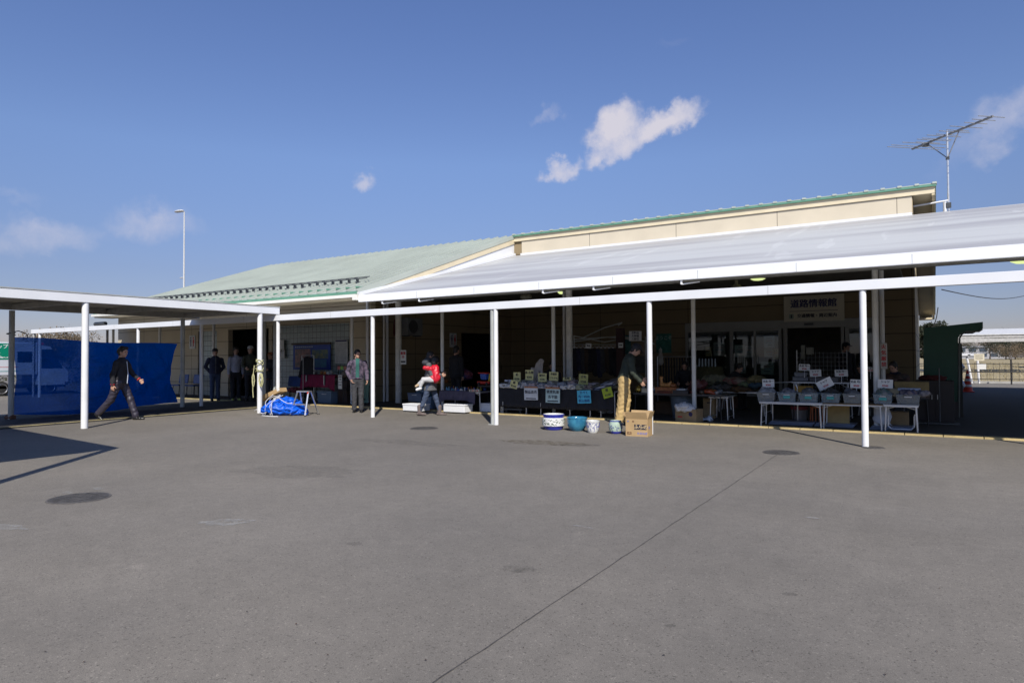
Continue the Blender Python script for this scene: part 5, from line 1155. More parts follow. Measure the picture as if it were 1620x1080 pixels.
CLR = clearplastic('clear_blue_plastic', (.26, .33, .38), .42); CLR2 = clearplastic('clear_grey_plastic', (.27, .30, .31), .45)
bin_('storage_box', 'big clear blue plastic tub with lid under the maroon table', (X_(511, 14.75), 15.0, SLZ), .66, .42, .36, clearplastic('frosted_blue', (.18, .26, .36), .85), lid=clearplastic('frosted_lid', (.25, .33, .42), .85), tp=.92)
heap('clothes_pile', 'pile of small red and green goods on the ground left of the maroon table', 'clothes', (X_(466, 14.9), 14.9, .42), (.28, .2, .12), mat('red_green_goods', (.10, .04, .04), .8, .5, 14, color2=(.25, .05, .06)), 4)
q = thing('garment_rack', 'rack hung with a wide black coat in front of the map poster', 'clothes rack', (X_(487, 15.15), 15.15, SLZ))
for s_ in (-.30, .30): m = MB(); m.tube([(s_, 0, 0), (s_, 0, 1.55)], .014, 6); m.build('upright', STEEL, q)
m = MB(); m.tube([(-.30, 0, 1.55), (.30, 0, 1.55)], .014, 6); m.build('rail', STEEL, q)
sdf_obj('black_coat', [sdf_mesh([('c', (-.16, 0, 1.36), (.16, 0, 1.36), .11, .11, (0, 1, 0), .8), ('c', (-.05, 0, 1.3), (-.05, 0, .35), .22, .27, (0, 1, 0), .45), ('c', (.1, 0, 1.3), (.1, 0, .6), .2, .2, (0, 1, 0), .45), ('c', (-.25, 0, 1.33), (-.38, 0, .85), .07, .06)], .016, .03, .008, 2)], BLK, q)
m = MB(); m.tube([(X_(479.5, 14.9), 14.9, SLZ), (X_(479.5, 14.9), 14.9, 1.5)], .008, 6); tag(m.build('pole', STEEL), 'thin silver pole standing at the left end of the maroon table', 'pole')
t = thing('hand_written_sign', 'white paper sign in four written rows on a black stand right of the maroon table', 'sign', (X_(538, 14.75), 14.75, SLZ))
z0_, z1_ = Z_(538, 615, 14.75)-SLZ, Z_(538, 593, 14.75)-SLZ; q = MB(); q.box((0, 0, (z0_+z1_)/2), (.17, .006, z1_-z0_)); q.build('paper', PAPER, t)
for i, s_ in enumerate(('お買得', '小物', 'どれでも', '五百円')): text(s_, .045, INK, t, 0, -.005, z1_-.06-i*.085, bold=.001)
for s_ in (-.12, .12): m = MB(); m.tube([(s_, .03, 0), (s_*.8, .03, z1_)], .011, 6); m.build('leg', BLACKM, t)
m = MB(); m.b2(-.16, .2, .05, .35, z0_-.05, z0_-.02); m.build('shelf', BLACKM, t)
t = thing('display_cabinet', 'small dark display case with bright picture tiles right of the maroon table', 'display case', (X_(547, 15.2), 15.2, SLZ))
m = MB(); m.b2(-.22, .22, -.15, .15, .0, .72); m.build('base', mat('dark_wood', (.05, .03, .025), .6), t)
m = MB(); 
for s_ in (-.2, .2): m.b2(s_-.01, s_+.01, -.14, -.12, .72, 1.2)
m.b2(-.22, .22, -.15, .15, 1.2, 1.22); m.build('frame', BLACKM, t)
for i, c in enumerate(((.45, .12, .10), (.25, .5, .08), (.4, .15, .1))): m = MB(); m.b2(-.2+i*.14, -.08+i*.14, -.17, -.16, 1.08, 1.19); m.build('picture_tile', mat('tile_%d' % i, c, .4), t)
heap('ornament', 'clear glass and brown ornaments standing inside the small dark display case', 'ornament', (X_(546, 15.1), 15.05, .95), (.14, .08, .16), mat('glassy_brown', (.16, .13, .09), .2, .4, 15), 7)
# --- posters on the wing wall
def W(px, py): return PV(px, py, WF-.03)
pa, pb_ = W(464, 546), W(523, 585)
t = wall_sign('map_poster', 'large framed blue poster with a flower photo and a map on the glass block wall', 'poster', ((pa.x+pb_.x)/2, WF-.03, (pa.z+pb_.z)/2), pb_.x-pa.x, pa.z-pb_.z, mat('poster_blue', (.01, .05, .32), .4, .1, 2))
wd, ht = pb_.x-pa.x, pa.z-pb_.z
m = MB(); m.box((-.02, -.02, ht/2+.04), (wd+.06, .06, .07)); m.build('top_frame', mat('brown_frame', (.08, .06, .045), .6), t)
for nm, c, x0_, x1_, z0_, z1_, c2 in (('flower_photo', (.12, .10, .10), -.44, -.02, -.40, .34, (.42, .20, .16)), ('map_area', (.03, .10, .16), .02, .44, -.05, .30, (.22, .24, .10)), ('sea_area', (.02, .13, .30), .02, .40, -.40, -.08, (.03, .20, .35))):
    m = MB(); m.box(((x0_+x1_)/2*wd, -.0115, (z0_+z1_)/2*ht), ((x1_-x0_)*wd, .003, (z1_-z0_)*ht)); m.build(nm, mat(nm, c, .4, .2, 6, color2=c2), t)
for i in range(9): m = MB(); m.box((-.42*wd+i*.055*wd, -.0125, .42*ht), (.035*wd, .003, .05*ht)); m.build('title_mark', mat('title_pale', (.45, .5, .6), .5), t)
pa, pb_ = W(530, 537), W(550, 575); wd, ht = pb_.x-pa.x, pa.z-pb_.z
t = wall_sign('timetable_board', 'tall white timetable board with dark header right of the blue poster', 'notice board', ((pa.x+pb_.x)/2, WF-.03, (pa.z+pb_.z)/2), wd, ht, mat('board_white', (.55, .56, .54), .5))
m = MB(); m.box((0, -.0115, .44*ht), (wd*.9, .003, ht*.07)); m.build('header', NAVY, t)
for i in range(9): m = MB(); m.box((0, -.0115, (.30-i*.085)*ht), (wd*.8, .003, .010)); m.build('text_line', mat('grey_ink', (.2, .2, .22), .7), t)
def toilet_sign(name, label, loc, s_, face, right_first=False):
    t = thing(name, label, 'sign', loc, face); m = MB(); m.box((0, 0, 0), (.42*s_, .02, .55*s_)); m.build('board', mat('sign_white', (.62, .62, .60), .5), t)
    for x, mm, skirt in ((-.09*s_, NAVY, 0), (.10*s_, mat('sign_red', (.5, .03, .03), .5), 1)):
        m = MB(); m.lathe([(.001, .14*s_), (.028*s_, .15*s_), (.028*s_, .19*s_), (.001, .2*s_)], 12, c=(x, -.012, 0)); 
        m.box((x, -.013, .04*s_), (.075*s_, .006, .16*s_), None, 1.4 if skirt else .8); m.box((x-.016*s_, -.013, -.10*s_), (.02*s_, .006, .15*s_)); m.box((x+.016*s_, -.013, -.10*s_), (.02*s_, .006, .15*s_)); m.build('figure', mm, t)
    m = MB(); m.box((0, -.013, 0), (.006, .004, .42*s_)); m.build('divider', mat('grey_ink', (.2, .2, .22)), t)
p = W(304, 541); toilet_sign('restroom_sign', 'white restroom sign with blue and red figures left of the glass block strip', (p.x, WF-.02, p.z), 1.0, 0)
p = PU(717, 538, WR+.02); toilet_sign('restroom_sign', 'restroom sign on the side wall left of the dark toilet doorway', (WR+.015, p.y, p.z), 1.0, R(90))
p = W(444, 546)
for i, (px, py) in enumerate(((444, 547), (445, 560))):
    p = W(px, py); t = wall_sign('wall_notice', ('blue and white notice high on the glass blocks behind the pair of posts', 'small blue notice lower on the glass blocks behind the pair of posts')[i], 'notice', p, .36, .42 if i == 0 else .3, PAPER)
    m = MB(); m.box((-.08, -.0125, 0), (.12, .004, .3 if i == 0 else .2)); m.build('blue_figure', NAVY, t)
# benches
def bench(px, lab):
    p = PV(px, 600, 14.9); t = thing('bench_seat', lab, 'chair', (p.x, 15.2, SLZ), 0, 'blue seats along the wall'); m = MB(); m.box((0, -.15, .42), (.62, .42, .04)); m.build('seat', BL_, t, bevel=.015)
    m = MB(); m.box((0, .07, .66), (.62, .04, .36), Matrix.Rotation(R(-8), 3, 'X')); m.build('backrest', BL_, t, bevel=.015)
    for sx in (-.24, .24):
        for sy in (-.3, .05): m = MB(); m.tube([(sx, sy, 0), (sx*.9, sy*.8, .41)], .013, 6); m.build('leg', BLACKM, t)
BL_ = mat('blue_seat_plastic', (.02, .07, .26), .4)
bench(277, 'blue plastic seat nearest the netting'); bench(300, 'blue plastic seat under the restroom sign'); 
t = bench(452, 'dark blue seat against the glass block wall left of the clothes rack')
# green board, hanging cloth, AC unit, red sign
p = PV(577, 625, 15.6); t = thing('green_board', 'pale green board leaning on the cream pier behind the patterned jacket', 'board', (PV(578, 600, 15.55).x, 15.55, SLZ)); m = MB(); m.box((0, 0, .55), (.34, .03, 1.1), Matrix.Rotation(R(-6), 3, 'X')); m.build('panel', mat('board_green', (.20, .34, .25), .6), t); m = MB(); m.lathe([(.001, -.01), (.05, -.01), (.05, .03), (.001, .03)], 14, c=(.02, -.12, .12)); m.build('wheel', BLACKM, t)
DKR = cloth('dark_red_cloth', (.09, .016, .016))
o = sdf_obj('hanging_cloth', [sdf_mesh([('c', (.45, 0, 2.55), (0, 0, 1.9), .16, .22, (0, 1, 0), .25), ('c', (0, 0, 1.9), (-.25, 0, 1.25), .22, .14, (0, 1, 0), .25), ('c', (-.25, 0, 1.3), (-.4, 0, .75), .10, .05, (0, 1, 0), .4)], .02, .05, .02, 3, 12)], DKR)
p = PV(611, 560, 16.9); o.location = (p.x, 16.9, .12); tag(o, 'dark red cloth hanging in folds beside the left round column', 'cloth')
p = PU(645, 515, WR+.02); t = thing('outdoor_unit', 'air conditioner unit on brackets high on the dark side wall', 'air conditioner', (WR+.2, p.y, p.z-.35), R(90))
m = MB(); m.box((0, 0, .3), (.8, .32, .6)); m.build('casing', mat('unit_grey', (.20, .20, .19), .5), t, bevel=.01)
m = MB(); m.lathe([(.001, 0), (.23, 0), (.23, .01)], 24, c=(0, 0, 0)); 
m.v = [(x-.1, -z-.165, y+.3) for x, y, z in m.v]; m.build('fan_grille', mat('fan_dark', (.06, .06, .06), .5), t)
m = MB(); m.bar((-.3, -.16, -.02), (-.3, .2, -.02), .04, .04); m.bar((.3, -.16, -.02), (.3, .2, -.02), .04, .04); m.build('bracket', DARKM, t)
p = PV(637, 565, 15.85); t = wall_sign('paper_notice', 'red and white paper notice stuck on the left round column', 'notice', (p.x+.02, 15.86, p.z), .24, .46, PAPER)
RI = mat('red_ink', (.5, .03, .03), .6)
text('募集', .11, RI, t, .0, -.012, .12, bold=.004); text('中', .11, RI, t, .0, -.012, -.0, bold=.004); m = MB(); m.box((0, -.0115, -.14), (.18, .003, .05)); m.build('black_bar', INK, t)
p = PV(1398, 563, 16.05); t = wall_sign('paper_notice', 'narrow vertical red lettered strip on the twin columns at right', 'notice', (p.x, 16.08, p.z), .13, .55, mat('strip_cream', (.5, .47, .4), .7))
for i in range(4): text('火気厳禁'[i], .10, RI, t, 0, -.012, .19-i*.125, bold=.003)
# --- toy table
ty = 14.45; tx0, tx1 = X_(697, ty), X_(757, ty); tz = Z_(730, 619, ty)
table('toy_table', 'folding table under a dusty purple cloth covered with small toys', tx0, tx1+.06, ty, ty+.65, tz, mat('grey_top', (.4, .4, .4)))
drape('tablecloth', 'dusty purple grey cloth hanging over the front of the toy table', tx0-.03, tx1-.10, ty, ty+.6, tz+.008, .25, cloth('dusty_purple', (.10, .085, .125)), 4, corners=.10)
tc_ = [('red', (.5, .03, .02)), ('yellow', (.6, .42, .03)), ('orange', (.55, .18, .02)), ('blue', (.03, .10, .42)), ('white', (.6, .6, .58)), ('green', (.05, .25, .10)), ('black', (.03, .03, .03)), ('light blue', (.15, .35, .5))]
r_ = random.Random(21)
for row in range(3):
    for i in range(12):
        nm_, c = tc_[(r_.choice((4, 6, 7, 3, 0, 2)) if i < 7 else r_.choice((1, 2, 0, 1, 3, 7)))] if row else tc_[r_.choice((6, 4, 0, 7, 3, 4, 7))]
        x = tx0+.03+i*(tx1-tx0-.02)/12+r_.uniform(-.015, .015); y = ty+.08+row*.16+r_.uniform(-.02, .02); s_ = r_.uniform(.035, .055)
        t = thing('toy', '%s %s toy from the left in the %s row of the toy table' % (ORD[i], nm_, ('front', 'middle', 'back')[row]), 'toy', (x, y, tz+.014+row*.008), r_.uniform(0, 3), 'small toys on the toy table')
        mm = mat('toy_'+nm_.replace(' ', '_'), c, .35, .1, 20)
        if i % 3 == 0:
            q = MB(); q.box((0, 0, .02), (s_*2, s_, .026)); q.box((-.005, 0, .042), (s_, s_*.8, .024), None, 1.2); q.build('car_body', mm, t, bevel=.004)
            for a in (-1, 1): q = MB(); q.tube([(a*s_*.6, -s_*.55, .009), (a*s_*.6, s_*.55, .009)], .009, 8); q.build('wheels', BLACKM, t)
        elif i % 3 == 1:
            q = MB(); q.lathe([(s_*.5, 0), (s_*.55, .01), (s_*.3, .045), (s_*.38, .06), (s_*.35, .085), (s_*.1, .10)], 12, close=True); q.build('figure', mm, t, smooth=True)
        else:
            q = MB(); q.lathe([(s_*.7, 0), (s_*.8, .02), (s_*.75, .035)], 14, close=True); q.tube([(-s_*.8, 0, .03), (0, 0, .075), (s_*.8, 0, .03)], .008, 6); q.build('basket', mm, t, smooth='auto')
t = thing('toy_crane', 'large red, blue and yellow plastic toy truck on the right of the toy table', 'toy truck', (X_(768, 14.9), 14.9, Z_(768, 606, 14.9)-.02), R(-10))
TR, TB_, TY = mat('toy_red', (.5, .03, .02)), mat('toy_blue', (.03, .10, .42)), mat('toy_yellow', (.6, .42, .03))
m = MB(); m.box((0, 0, .04), (.46, .2, .07)); m.build('chassis', TR, t, bevel=.01)
m = MB(); m.box((.0, 0, .20), (.24, .2, .16), None, .8); m.build('hopper', TB_, t, bevel=.01)
m = MB(); m.box((-.02, 0, .30), (.34, .22, .035)); m.build('top_tray', TR, t, bevel=.01)
m = MB(); m.bar((.16, 0, .08), (.20, 0, .28), .06, .05); m.build('arm', TY, t)
for x in (-.15, .15):
    m = MB(); m.tube([(x, -.12, .01), (x, .12, .01)], .04, 12); m.build('wheels', BLACKM, t)
bx = X_(768, 15.0); table('toy_table', 'dark low stand behind the front post carrying the big toy truck', X_(755, 14.7), X_(790, 14.7), 14.7, 15.2, Z_(768, 607, 14.9)-.03, mat('dark_wood', (.05, .03, .025)), legm=BLACKM)
heap('goods_pile', 'orange and red goods piled behind the woman carrying the child', 'goods', (X_(695, 15.6), 15.6, .78), (.3, .2, .14), mat('orange_goods', (.4, .2, .03), .6, .5, 12, color2=(.15, .03, .02)), 5)
heap('goods_pile', 'blue and dark red bags piled behind the toy table', 'goods', (X_(733, 16.2), 16.2, .95), (.42, .25, .22), mat('bags_mix', (.02, .05, .18), .6, .5, 5, color2=(.16, .03, .04)), 6)
t = thing('price_board', 'small pale box sign with tiny print at the right end of the toy table', 'sign', (X_(750, 14.4), 14.42, tz+.035)); m = MB(); m.box((0, 0, 0), (.34, .04, .06)); m.build('board', mat('pale_box', (.6, .55, .45), .6), t)
for i in range(4): m = MB(); m.box((-.11+i*.07, -.0215, 0), (.05, .003, .03)); m.build('print', RI if i % 2 else INK, t)
FOAM = mat('styrofoam', (.78, .79, .80), .8, .03, 30, bump=.1)
def foam(px0, px1, py, ht, lab, Y=None, lid=True):
    p = G((px0+px1)/2, py, SLZ); a, b = PV(px0, 600, p.y).x, PV(px1, 600, p.y).x; t = thing('foam_box', lab, 'foam box', ((a+b)/2, p.y+.2, p.z), 0, 'white foam boxes along the kerb'); m = MB(); m.box((0, 0, ht/2), (b-a-.12, .38, ht)); m.build('tub', FOAM, t, bevel=.012)
    m = MB(); m.box((0, 0, ht+.022), (b-a-.10, .40, .04)); m.build('lid', FOAM, t, bevel=.01); return t
foam(634, 668, 650, .15, 'white foam box left of the woman carrying a child'); foam(698, 737, 652, .17, 'white foam box under the left end of the toy table')
t = foam(756, 779, 651, .18, 'white foam box half hidden by the front post under the toy table')
BBL = mat('blue_grey_tub', (.09, .13, .20), .45, .1)
bin_('storage_box', 'blue grey tub standing behind the left foam box', (X_(660, 14.9), 14.95, .2), .52, .36, .24, BBL, tp=.93); bin_('storage_box', 'teal blue lidded tub higher behind the left foam box', (X_(672, 15.3), 15.35, SLZ), .5, .36, .56, mat('teal_tub', (.05, .14, .2), .45), lid=mat('teal_lid', (.04, .18, .24), .4))
bin_('storage_box', 'upright pale blue container right behind the woman carrying a child', (X_(679, 14.7), 14.75, SLZ), .24, .24, .32, mat('pale_blue_tub', (.15, .22, .32), .4), tp=.9)
# --- fabric table
ty = 14.36; fx0, fx1 = X_(790, ty), X_(940, ty); fz = .68
table('fabric_table', 'long table under black cloth heaped with folded kimono fabrics', fx0, fx1+.55, ty, ty+.95, fz-.01, mat('grey_top', (.4, .4, .4)))
drape('tablecloth', 'black cloth covering the long fabric table down to its casters', fx0-.05, fx1+.52, ty, ty+.95, fz, .48, BLK, 5, back=.4)
for i, px in enumerate((796, 833, 856, 902, 934, 951)):
    p = PV(px, 650, ty-.02); t = thing('caster_leg', 'chrome caster leg showing under the black cloth, %s from the left' % ORD[i], 'table leg', (p.x, ty-.03, SLZ), 0, 'chrome legs under the black cloth'); m = MB(); m.tube([(0, 0, .05), (0, 0, .30)], .011, 8); m.build('tube', STEEL, t); m = MB(); m.tube([(-.012, 0, .025), (.012, 0, .025)], .025, 12); m.build('wheel', mat('caster_grey', (.4, .4, .4), .5), t)
FC_ = [('off white', (.55, .53, .50)), ('pale pink', (.50, .40, .38)), ('cream', (.52, .47, .38)), ('light grey', (.42, .42, .44)), ('white and grey printed', (.58, .57, .55)), ('dusty rose', (.36, .26, .25)), ('sage green', (.30, .32, .22)), ('brown grey', (.20, .17, .15))]
def fabric(x, y, z, w_, d_, h_, ci, rz, lab, seed, grp='folded fabrics on the black covered table'):
    nm_, c = FC_[ci]; m_ = cloth('fabric_'+nm_.replace(' ', '_'), c, vs=30 if 'printed' in nm_ else 9, var=.35 if 'printed' in nm_ else .12)
    r_ = random.Random(seed); nlay = max(2, int(h_/.035)); P = []
    for l in range(nlay):
        z_ = h_*(l+.5)/nlay; k = 1-.1*l; P += [('c', (-w_*.36*k+r_.uniform(-.02, .02), y_, z_+r_.uniform(-.008, .008)), (w_*.36*k+r_.uniform(-.02, .02), y_+r_.uniform(-.02, .02), z_+r_.uniform(-.01, .01)), h_/nlay*.55, h_/nlay*.55) for y_ in (-d_*.4, -d_*.2, 0, d_*.2, d_*.38)]
    o = sdf_obj('folded_fabric', [sdf_mesh(P, .011, .016, .010, seed, 48)], m_); o.location = (x, y, z); o.rotation_euler = (0, 0, rz); return tag(o, lab, 'fabric', grp)
    for l in range(0):
        k = 1-r_.uniform(0, .07); q.box((r_.uniform(-.008, .008), r_.uniform(-.008, .008), h_*(l+.5)/nlay), (w_*k, d_*k, h_/nlay*.96), Matrix.Rotation(r_.uniform(-.03, .03), 3, 'Y') @ Matrix.Rotation(r_.uniform(-.05, .05), 3, 'Z'))
    o = q.build('folded_fabric', m_, bevel=.006, loc=(x, y, z), rz=rz); return tag(o, lab, 'fabric', grp)
r_ = random.Random(8); k_ = 0
cols = [4, 4, 0, 3, 1, 3, 1, 1, 4, 4, 6, 7]
for i in range(12):
    x = fx0+.10+i*(fx1-fx0-.05)/12; h_ = r_.uniform(.09, .15); fabric(x, ty+.12, fz+.008, .24, .30, h_, cols[i], r_.uniform(-.12, .12), '%s folded %s stack from the left, front row of the fabric table' % (ORD[i], FC_[cols[i]][0]), i)
for i in range(9):
    x = fx0+.15+i*(fx1-fx0-.1)/9; ci = r_.choice((0, 3, 2, 1, 4)); fabric(x, ty+.5, fz+.008, .30, .34, r_.uniform(.14, .22), ci, r_.uniform(-.15, .15), '%s folded %s stack from the left, back row of the fabric table' % (ORD[i], FC_[ci][0]), 30+i)
STR = cloth('striped_fabric', (.5, .5, .55)); n_, b_, L_2 = nodes_of(STR); wv = n_.nodes.new('ShaderNodeTexWave'); wv.inputs['Scale'].default_value = 11; wv.bands_direction = 'Y'; tcx = n_.nodes.new('ShaderNodeTexCoord'); L_2(tcx.outputs['Object'], wv.inputs['Vector']); rp = n_.nodes.new('ShaderNodeValToRGB'); L_2(wv.outputs['Fac'], rp.inputs[0]); rp.color_ramp.elements[0].color = (.62, .62, .68, 1); rp.color_ramp.elements[1].color = (.08, .08, .12, 1); rp.color_ramp.elements[0].position = .55; rp.color_ramp.elements[1].position = .65; L_2(rp.outputs[0], b_.inputs['Base Color'])
for i, (px, py, lab) in enumerate(((951, 609, 'grey and white striped cloth laid at the right of the fabric table'), (963, 604, 'second striped cloth folded higher at the right end of the fabric table'), (973, 600, 'brown striped cloth at the very right end of the fabric table'))):
    p = PV(px, py, ty+.25+.1*i); m = MB(); m.box((0, 0, 0), (.34, .34, .035), Matrix.Rotation(R(14), 3, 'X') @ Matrix.Rotation(R(-12), 3, 'Y')); m.box((.02, .01, -.045), (.33, .33, .03), Matrix.Rotation(R(10), 3, 'X')@ Matrix.Rotation(R(-10), 3, 'Y')); tag(m.build('folded_fabric', STR if i < 2 else cloth('fabric_brown_grey', (.2, .17, .15)), loc=(p.x, p.y, p.z-.02), bevel=.008), lab, 'fabric', 'folded fabrics on the black covered table')
m = MB(); m.b2(fx0+.02, fx1+.6, ty+.15, ty+.85, fz-.0, fz+.10); 
heap('fabric_heap', 'rumpled green brown cloth at the right end of the fabric table', 'fabric', (X_(955, ty+.3), ty+.35, fz+.06), (.45, .3, .10), cloth('olive_brown', (.16, .15, .10)), 12)
t = thing('hanging_garment', 'pale beige garment draped upright on a stand behind the fabric table', 'garment', (X_(850, 15.1), 15.1, fz))
sdf_obj('garment', [sdf_mesh([('c', (-.12, 0, .20), (.05, 0, .62), .10, .07, (0, 1, 0), .5), ('c', (.05, 0, .62), (.14, 0, .70), .07, .06, (0, 1, 0), .5), ('c', (.12, 0, .66), (.13, 0, .35), .065, .035, (0, 1, 0), .5), ('c', (-.12, 0, .2), (-.0, 0, .0), .11, .12, (0, 1, 0), .5), ('c', (-.15, 0, .48), (-.2, 0, .25), .05, .04)], .014, .04, .010, 3)], cloth('beige_linen', (.48, .42, .36)), t)
m = MB(); m.tube([(.0, 0, 0), (.02, 0, .55)], .012, 6); m.build('stand', STEEL, t)
def card(px, py, Y, w_, h_, lines, label, m_, rot=0, ink=INK, grp='price cards on the stalls', tilt=0, sz=.05, bar=None, top=None):
    p = PV(px, py, Y); t = thing('price_card', label, 'price card', p, 0, grp); q = MB(); R_ = Matrix.Rotation(-R(rot), 3, 'Y'); q.box((0, 0, 0), (w_, .006, h_), R_); q.build('card', m_, t)
    n = len(lines)
    for i, s_ in enumerate(lines):
        zz = h_*(.5-(i+.6)/(n+(.7 if bar else .2))); s2 = s_ if isinstance(s_, tuple) else (s_, ink)
        a = -R(rot); a = R(rot)
        text(s2[0], sz, s2[1], t, -zz*math.sin(a), -.0045, zz*math.cos(a), bold=.0018, rot=a)
    if bar: q = MB(); q.box((0, -.0045, -h_*.38), (w_*.75, .002, h_*.08)); q.build('black_bar', INK, t)
    if top: q = MB(); q.box((0, .002, h_/2+.02), (w_*.95, .02, .04)); q.build('wooden_rail', top, t)
    return t
yc = 14.62
for i, (px, py, w_, h_, ln, rot, lab) in enumerate(((818, 596, .22, .24, ('絽', '¥500'), 0, 'yellow price card standing leftmost on the fabric table'), (837.5, 593, .24, .26, ('帯 各種', '¥300'), 0, 'pale yellow price card standing in front of the beige garment'),
        (858, 597, .25, .22, ('端切れ', '¥100'), 0, 'yellow price card right of the beige garment'), (876, 595, .26, .22, ('半幅帯', 'どれでも'), -2, 'bright yellow price card with a brown edge left of the middle column'),
        (897, 599, .22, .08, ('着物',), 3, 'dull yellow card lying low at the foot of the middle column'), (923, 600, .25, .26, ('古布', '¥500'), -3, 'tall olive yellow price card right of the middle column'), (813, 608, .22, .20, ('綿', '¥200'), -14, 'slanted yellow price card propped on the front stacks'))):
    card(px, py, yc if i < 6 else ty-.03, w_, h_, ln, lab, YCARD if i != 5 else mat('olive_card', (.50, .48, .16), .7), rot, sz=.075 if i != 2 and i != 3 else .062)
card(840, 623, ty-.115, .40, .30, ('製品直売',), 'white hand written board with black bar hanging on the black cloth', mat('board_offwhite', (.70, .71, .70), .6), 1, sz=.088, bar=1, top=mat('terracotta', (.42, .18, .08), .7))
card(874.5, 626, ty-.115, .40, .34, ('健康肌着', '各半額'), 'pale green tinted hand written board with black bar hanging second on the black cloth', mat('board_mint', (.52, .68, .64), .6), -1, sz=.088, bar=1, top=mat('terracotta', (.42, .18, .08)))
card(924, 627.5, ty-.115, .36, .31, ('すべて', '均一¥500', '税込価格'), 'bright cyan hand written paper taped to the black cloth', mat('cyan_paper', (.10, .55, .75), .6), 3, sz=.075, ink=mat('blue_ink', (.02, .06, .22), .6))
card(961, 621, ty-.115, .25, .24, ('帯', '¥100'), 'lime green tilted paper hanging near the right end of the black cloth', mat('lime_paper', (.42, .52, .03), .6), 16, sz=.075)
card(804, 602, yc, .22, .05, ('小物',), 'small blue and white packet at the left end of the fabric table', mat('packet_white', (.6, .62, .7), .5), 0, sz=.03)
t = thing('hand_truck', 'folding hand truck with grey frame lying under the left of the fabric table', 'hand truck', (X_(812, 14.5), 14.5, SLZ))
m = MB(); m.tube([(-.25, 0, .22), (.15, -.02, .16)], .012, 6); m.tube([(-.25, .2, .22), (.15, .2, .16)], .012, 6); m.build('frame', STEEL, t); m = MB(); m.b2(-.3, .25, 0, .25, .08, .12); m.build('deck', mat('deck_grey', (.12, .13, .15), .6), t)
for x in (-.22, .2): m = MB(); m.tube([(x, 0, .04), (x, .03, .04)], .04, 12); m.build('wheel', BLACKM, t)
heap('cloth_bundle', 'crumpled pale cloth on the ground near the khaki trousers', 'cloth', (X_(959, 15.2), 15.2, .13), (.22, .18, .10), cloth('pale_bundle', (.38, .38, .36)), 15)
# --- tent frame with hanging goods in the dark behind
t = thing('tent_frame', 'white folding tent truss with scissor bars in the dark hall front', 'tent frame', (X_(945, 19.5), 19.5, SLZ))
def TF(a, b, r=.018):
    A_, B_ = PV(a[0], a[1], 19.5), PV(b[0], b[1], 19.5); o = Vector((X_(945, 19.5), 19.5, SLZ)); m = MB(); m.tube([A_-o, B_-o], r, 6); m.build('truss_bar', mat('truss_white', (.5, .5, .44), .5), t)
for a, b in (((907, 537), (985, 531.5)), ((907, 531), (956, 541)), ((956, 541), (1000, 533)), ((920, 535), (957, 518)), ((957, 518), (982, 511)), ((905, 541), (960, 533)), ((985, 531.5), (1036, 544)), ((960, 533), (1000, 537)), ((978, 515), (984, 510))): TF(a, b)
for px in (908, 1021): TF((px, 532), (px+1, 622), .022)
HGC = [BLK, NVY, DGR, cloth('dark_brown_cloth', (.05, .035, .025)), BLK]
m = MB(); A_, B_ = PV(905, 545, 19.2), PV(985, 545, 19.2); m.tube([A_, B_], .014, 6); tag(m.build('rail', STEEL), 'horizontal hanging rail under the tent truss', 'rail')
for i in range(11):
    px = 909+i*6.4; p = PV(px, 547, 19.2); r_ = random.Random(i); L__ = r_.uniform(.75, 1.05)
    t = thing('hanging_garment', '%s dark garment from the left on the rail under the tent truss' % ORD[i], 'garment', (p.x, 19.2, p.z-L__), 0, 'dark garments hanging under the tent truss')
    m = MB(); m.tube([(-.10, 0, L__-.08), (0, 0, L__-.01), (.10, 0, L__-.08)], .006, 5); m.build('hanger', STEEL, t)
    sdf_obj('garment', [sdf_mesh([('c', (-.06, 0, L__-.14), (.06, 0, L__-.14), .06, .06), ('c', (0, 0, L__-.2), (r_.uniform(-.03, .03), 0, .06), .085, .10, (0, 1, 0), .5)], .022, .03, .010, i)], HGC[i % 5], t)
m = MB(); p = PV(980, 525, 19.0); p2 = PV(980, 610, 19.0)
t = thing('wood_pillar', 'dark wooden post panel standing between the hanging garments and the khaki man', 'post', (p.x, 19.0, SLZ)); m = MB(); m.b2(-.12, .12, 0, .15, 0, Z_(980, 519, 19.0)-SLZ); m.build('post', mat('dark_maroon_wood', (.05, .02, .018), .7), t)
card(982, 546, 18.95, .16, .16, ('特価',), 'small pale paper tag on the dark wooden post', PAPER, 0, sz=.05)
card(931, 547, 19.0, .20, .16, ('特売',), 'white paper tag hanging above the dark garments', PAPER, -4, sz=.06)
card(1005, 531.5, 18.9, .40, .30, ('衣料品', '大特価', '三割引'), 'white printed notice with a brown frame above the khaki man', PAPER, -1, sz=.08)
for i, (a, b, c, d, lab, c1, c2) in enumerate(((988, 530, 998, 560, 'teal striped banner left of the white printed notice', (.02, .10, .10), (.08, .18, .17)), (1016, 540, 1028, 562, 'pale framed picture beside the front post', (.22, .19, .14), (.30, .2, .14)), (1038, 528, 1062, 558, 'dark green banner with white lettering right of the front post', (.01, .08, .06), (.03, .14, .11)), (990, 563, 1028, 590, 'grey brown patterned shirt spread open behind the khaki man', (.07, .07, .06), (.12, .11, .10)))):
    A_, B_ = PV(a, b, 19.6+.1*i), PV(c, d, 19.6+.1*i); m = MB(); m.b2(A_.x, B_.x, A_.y, A_.y+.02, B_.z, A_.z); o = m.build('banner', mat('banner_%d' % i, c1, .8, .1, 7, color2=c2)); tag(o, lab, 'banner')
    if i == 2:
        rr_ = thing('banner_text', 'pale broken lettering across the dark green banner', 'lettering', ((A_.x+B_.x)/2, A_.y-.01, A_.z-.14)); text('ようこそ', .14, mat('banner_pale', (.30, .36, .33), .8), rr_, 0, 0, 0, bold=.003)
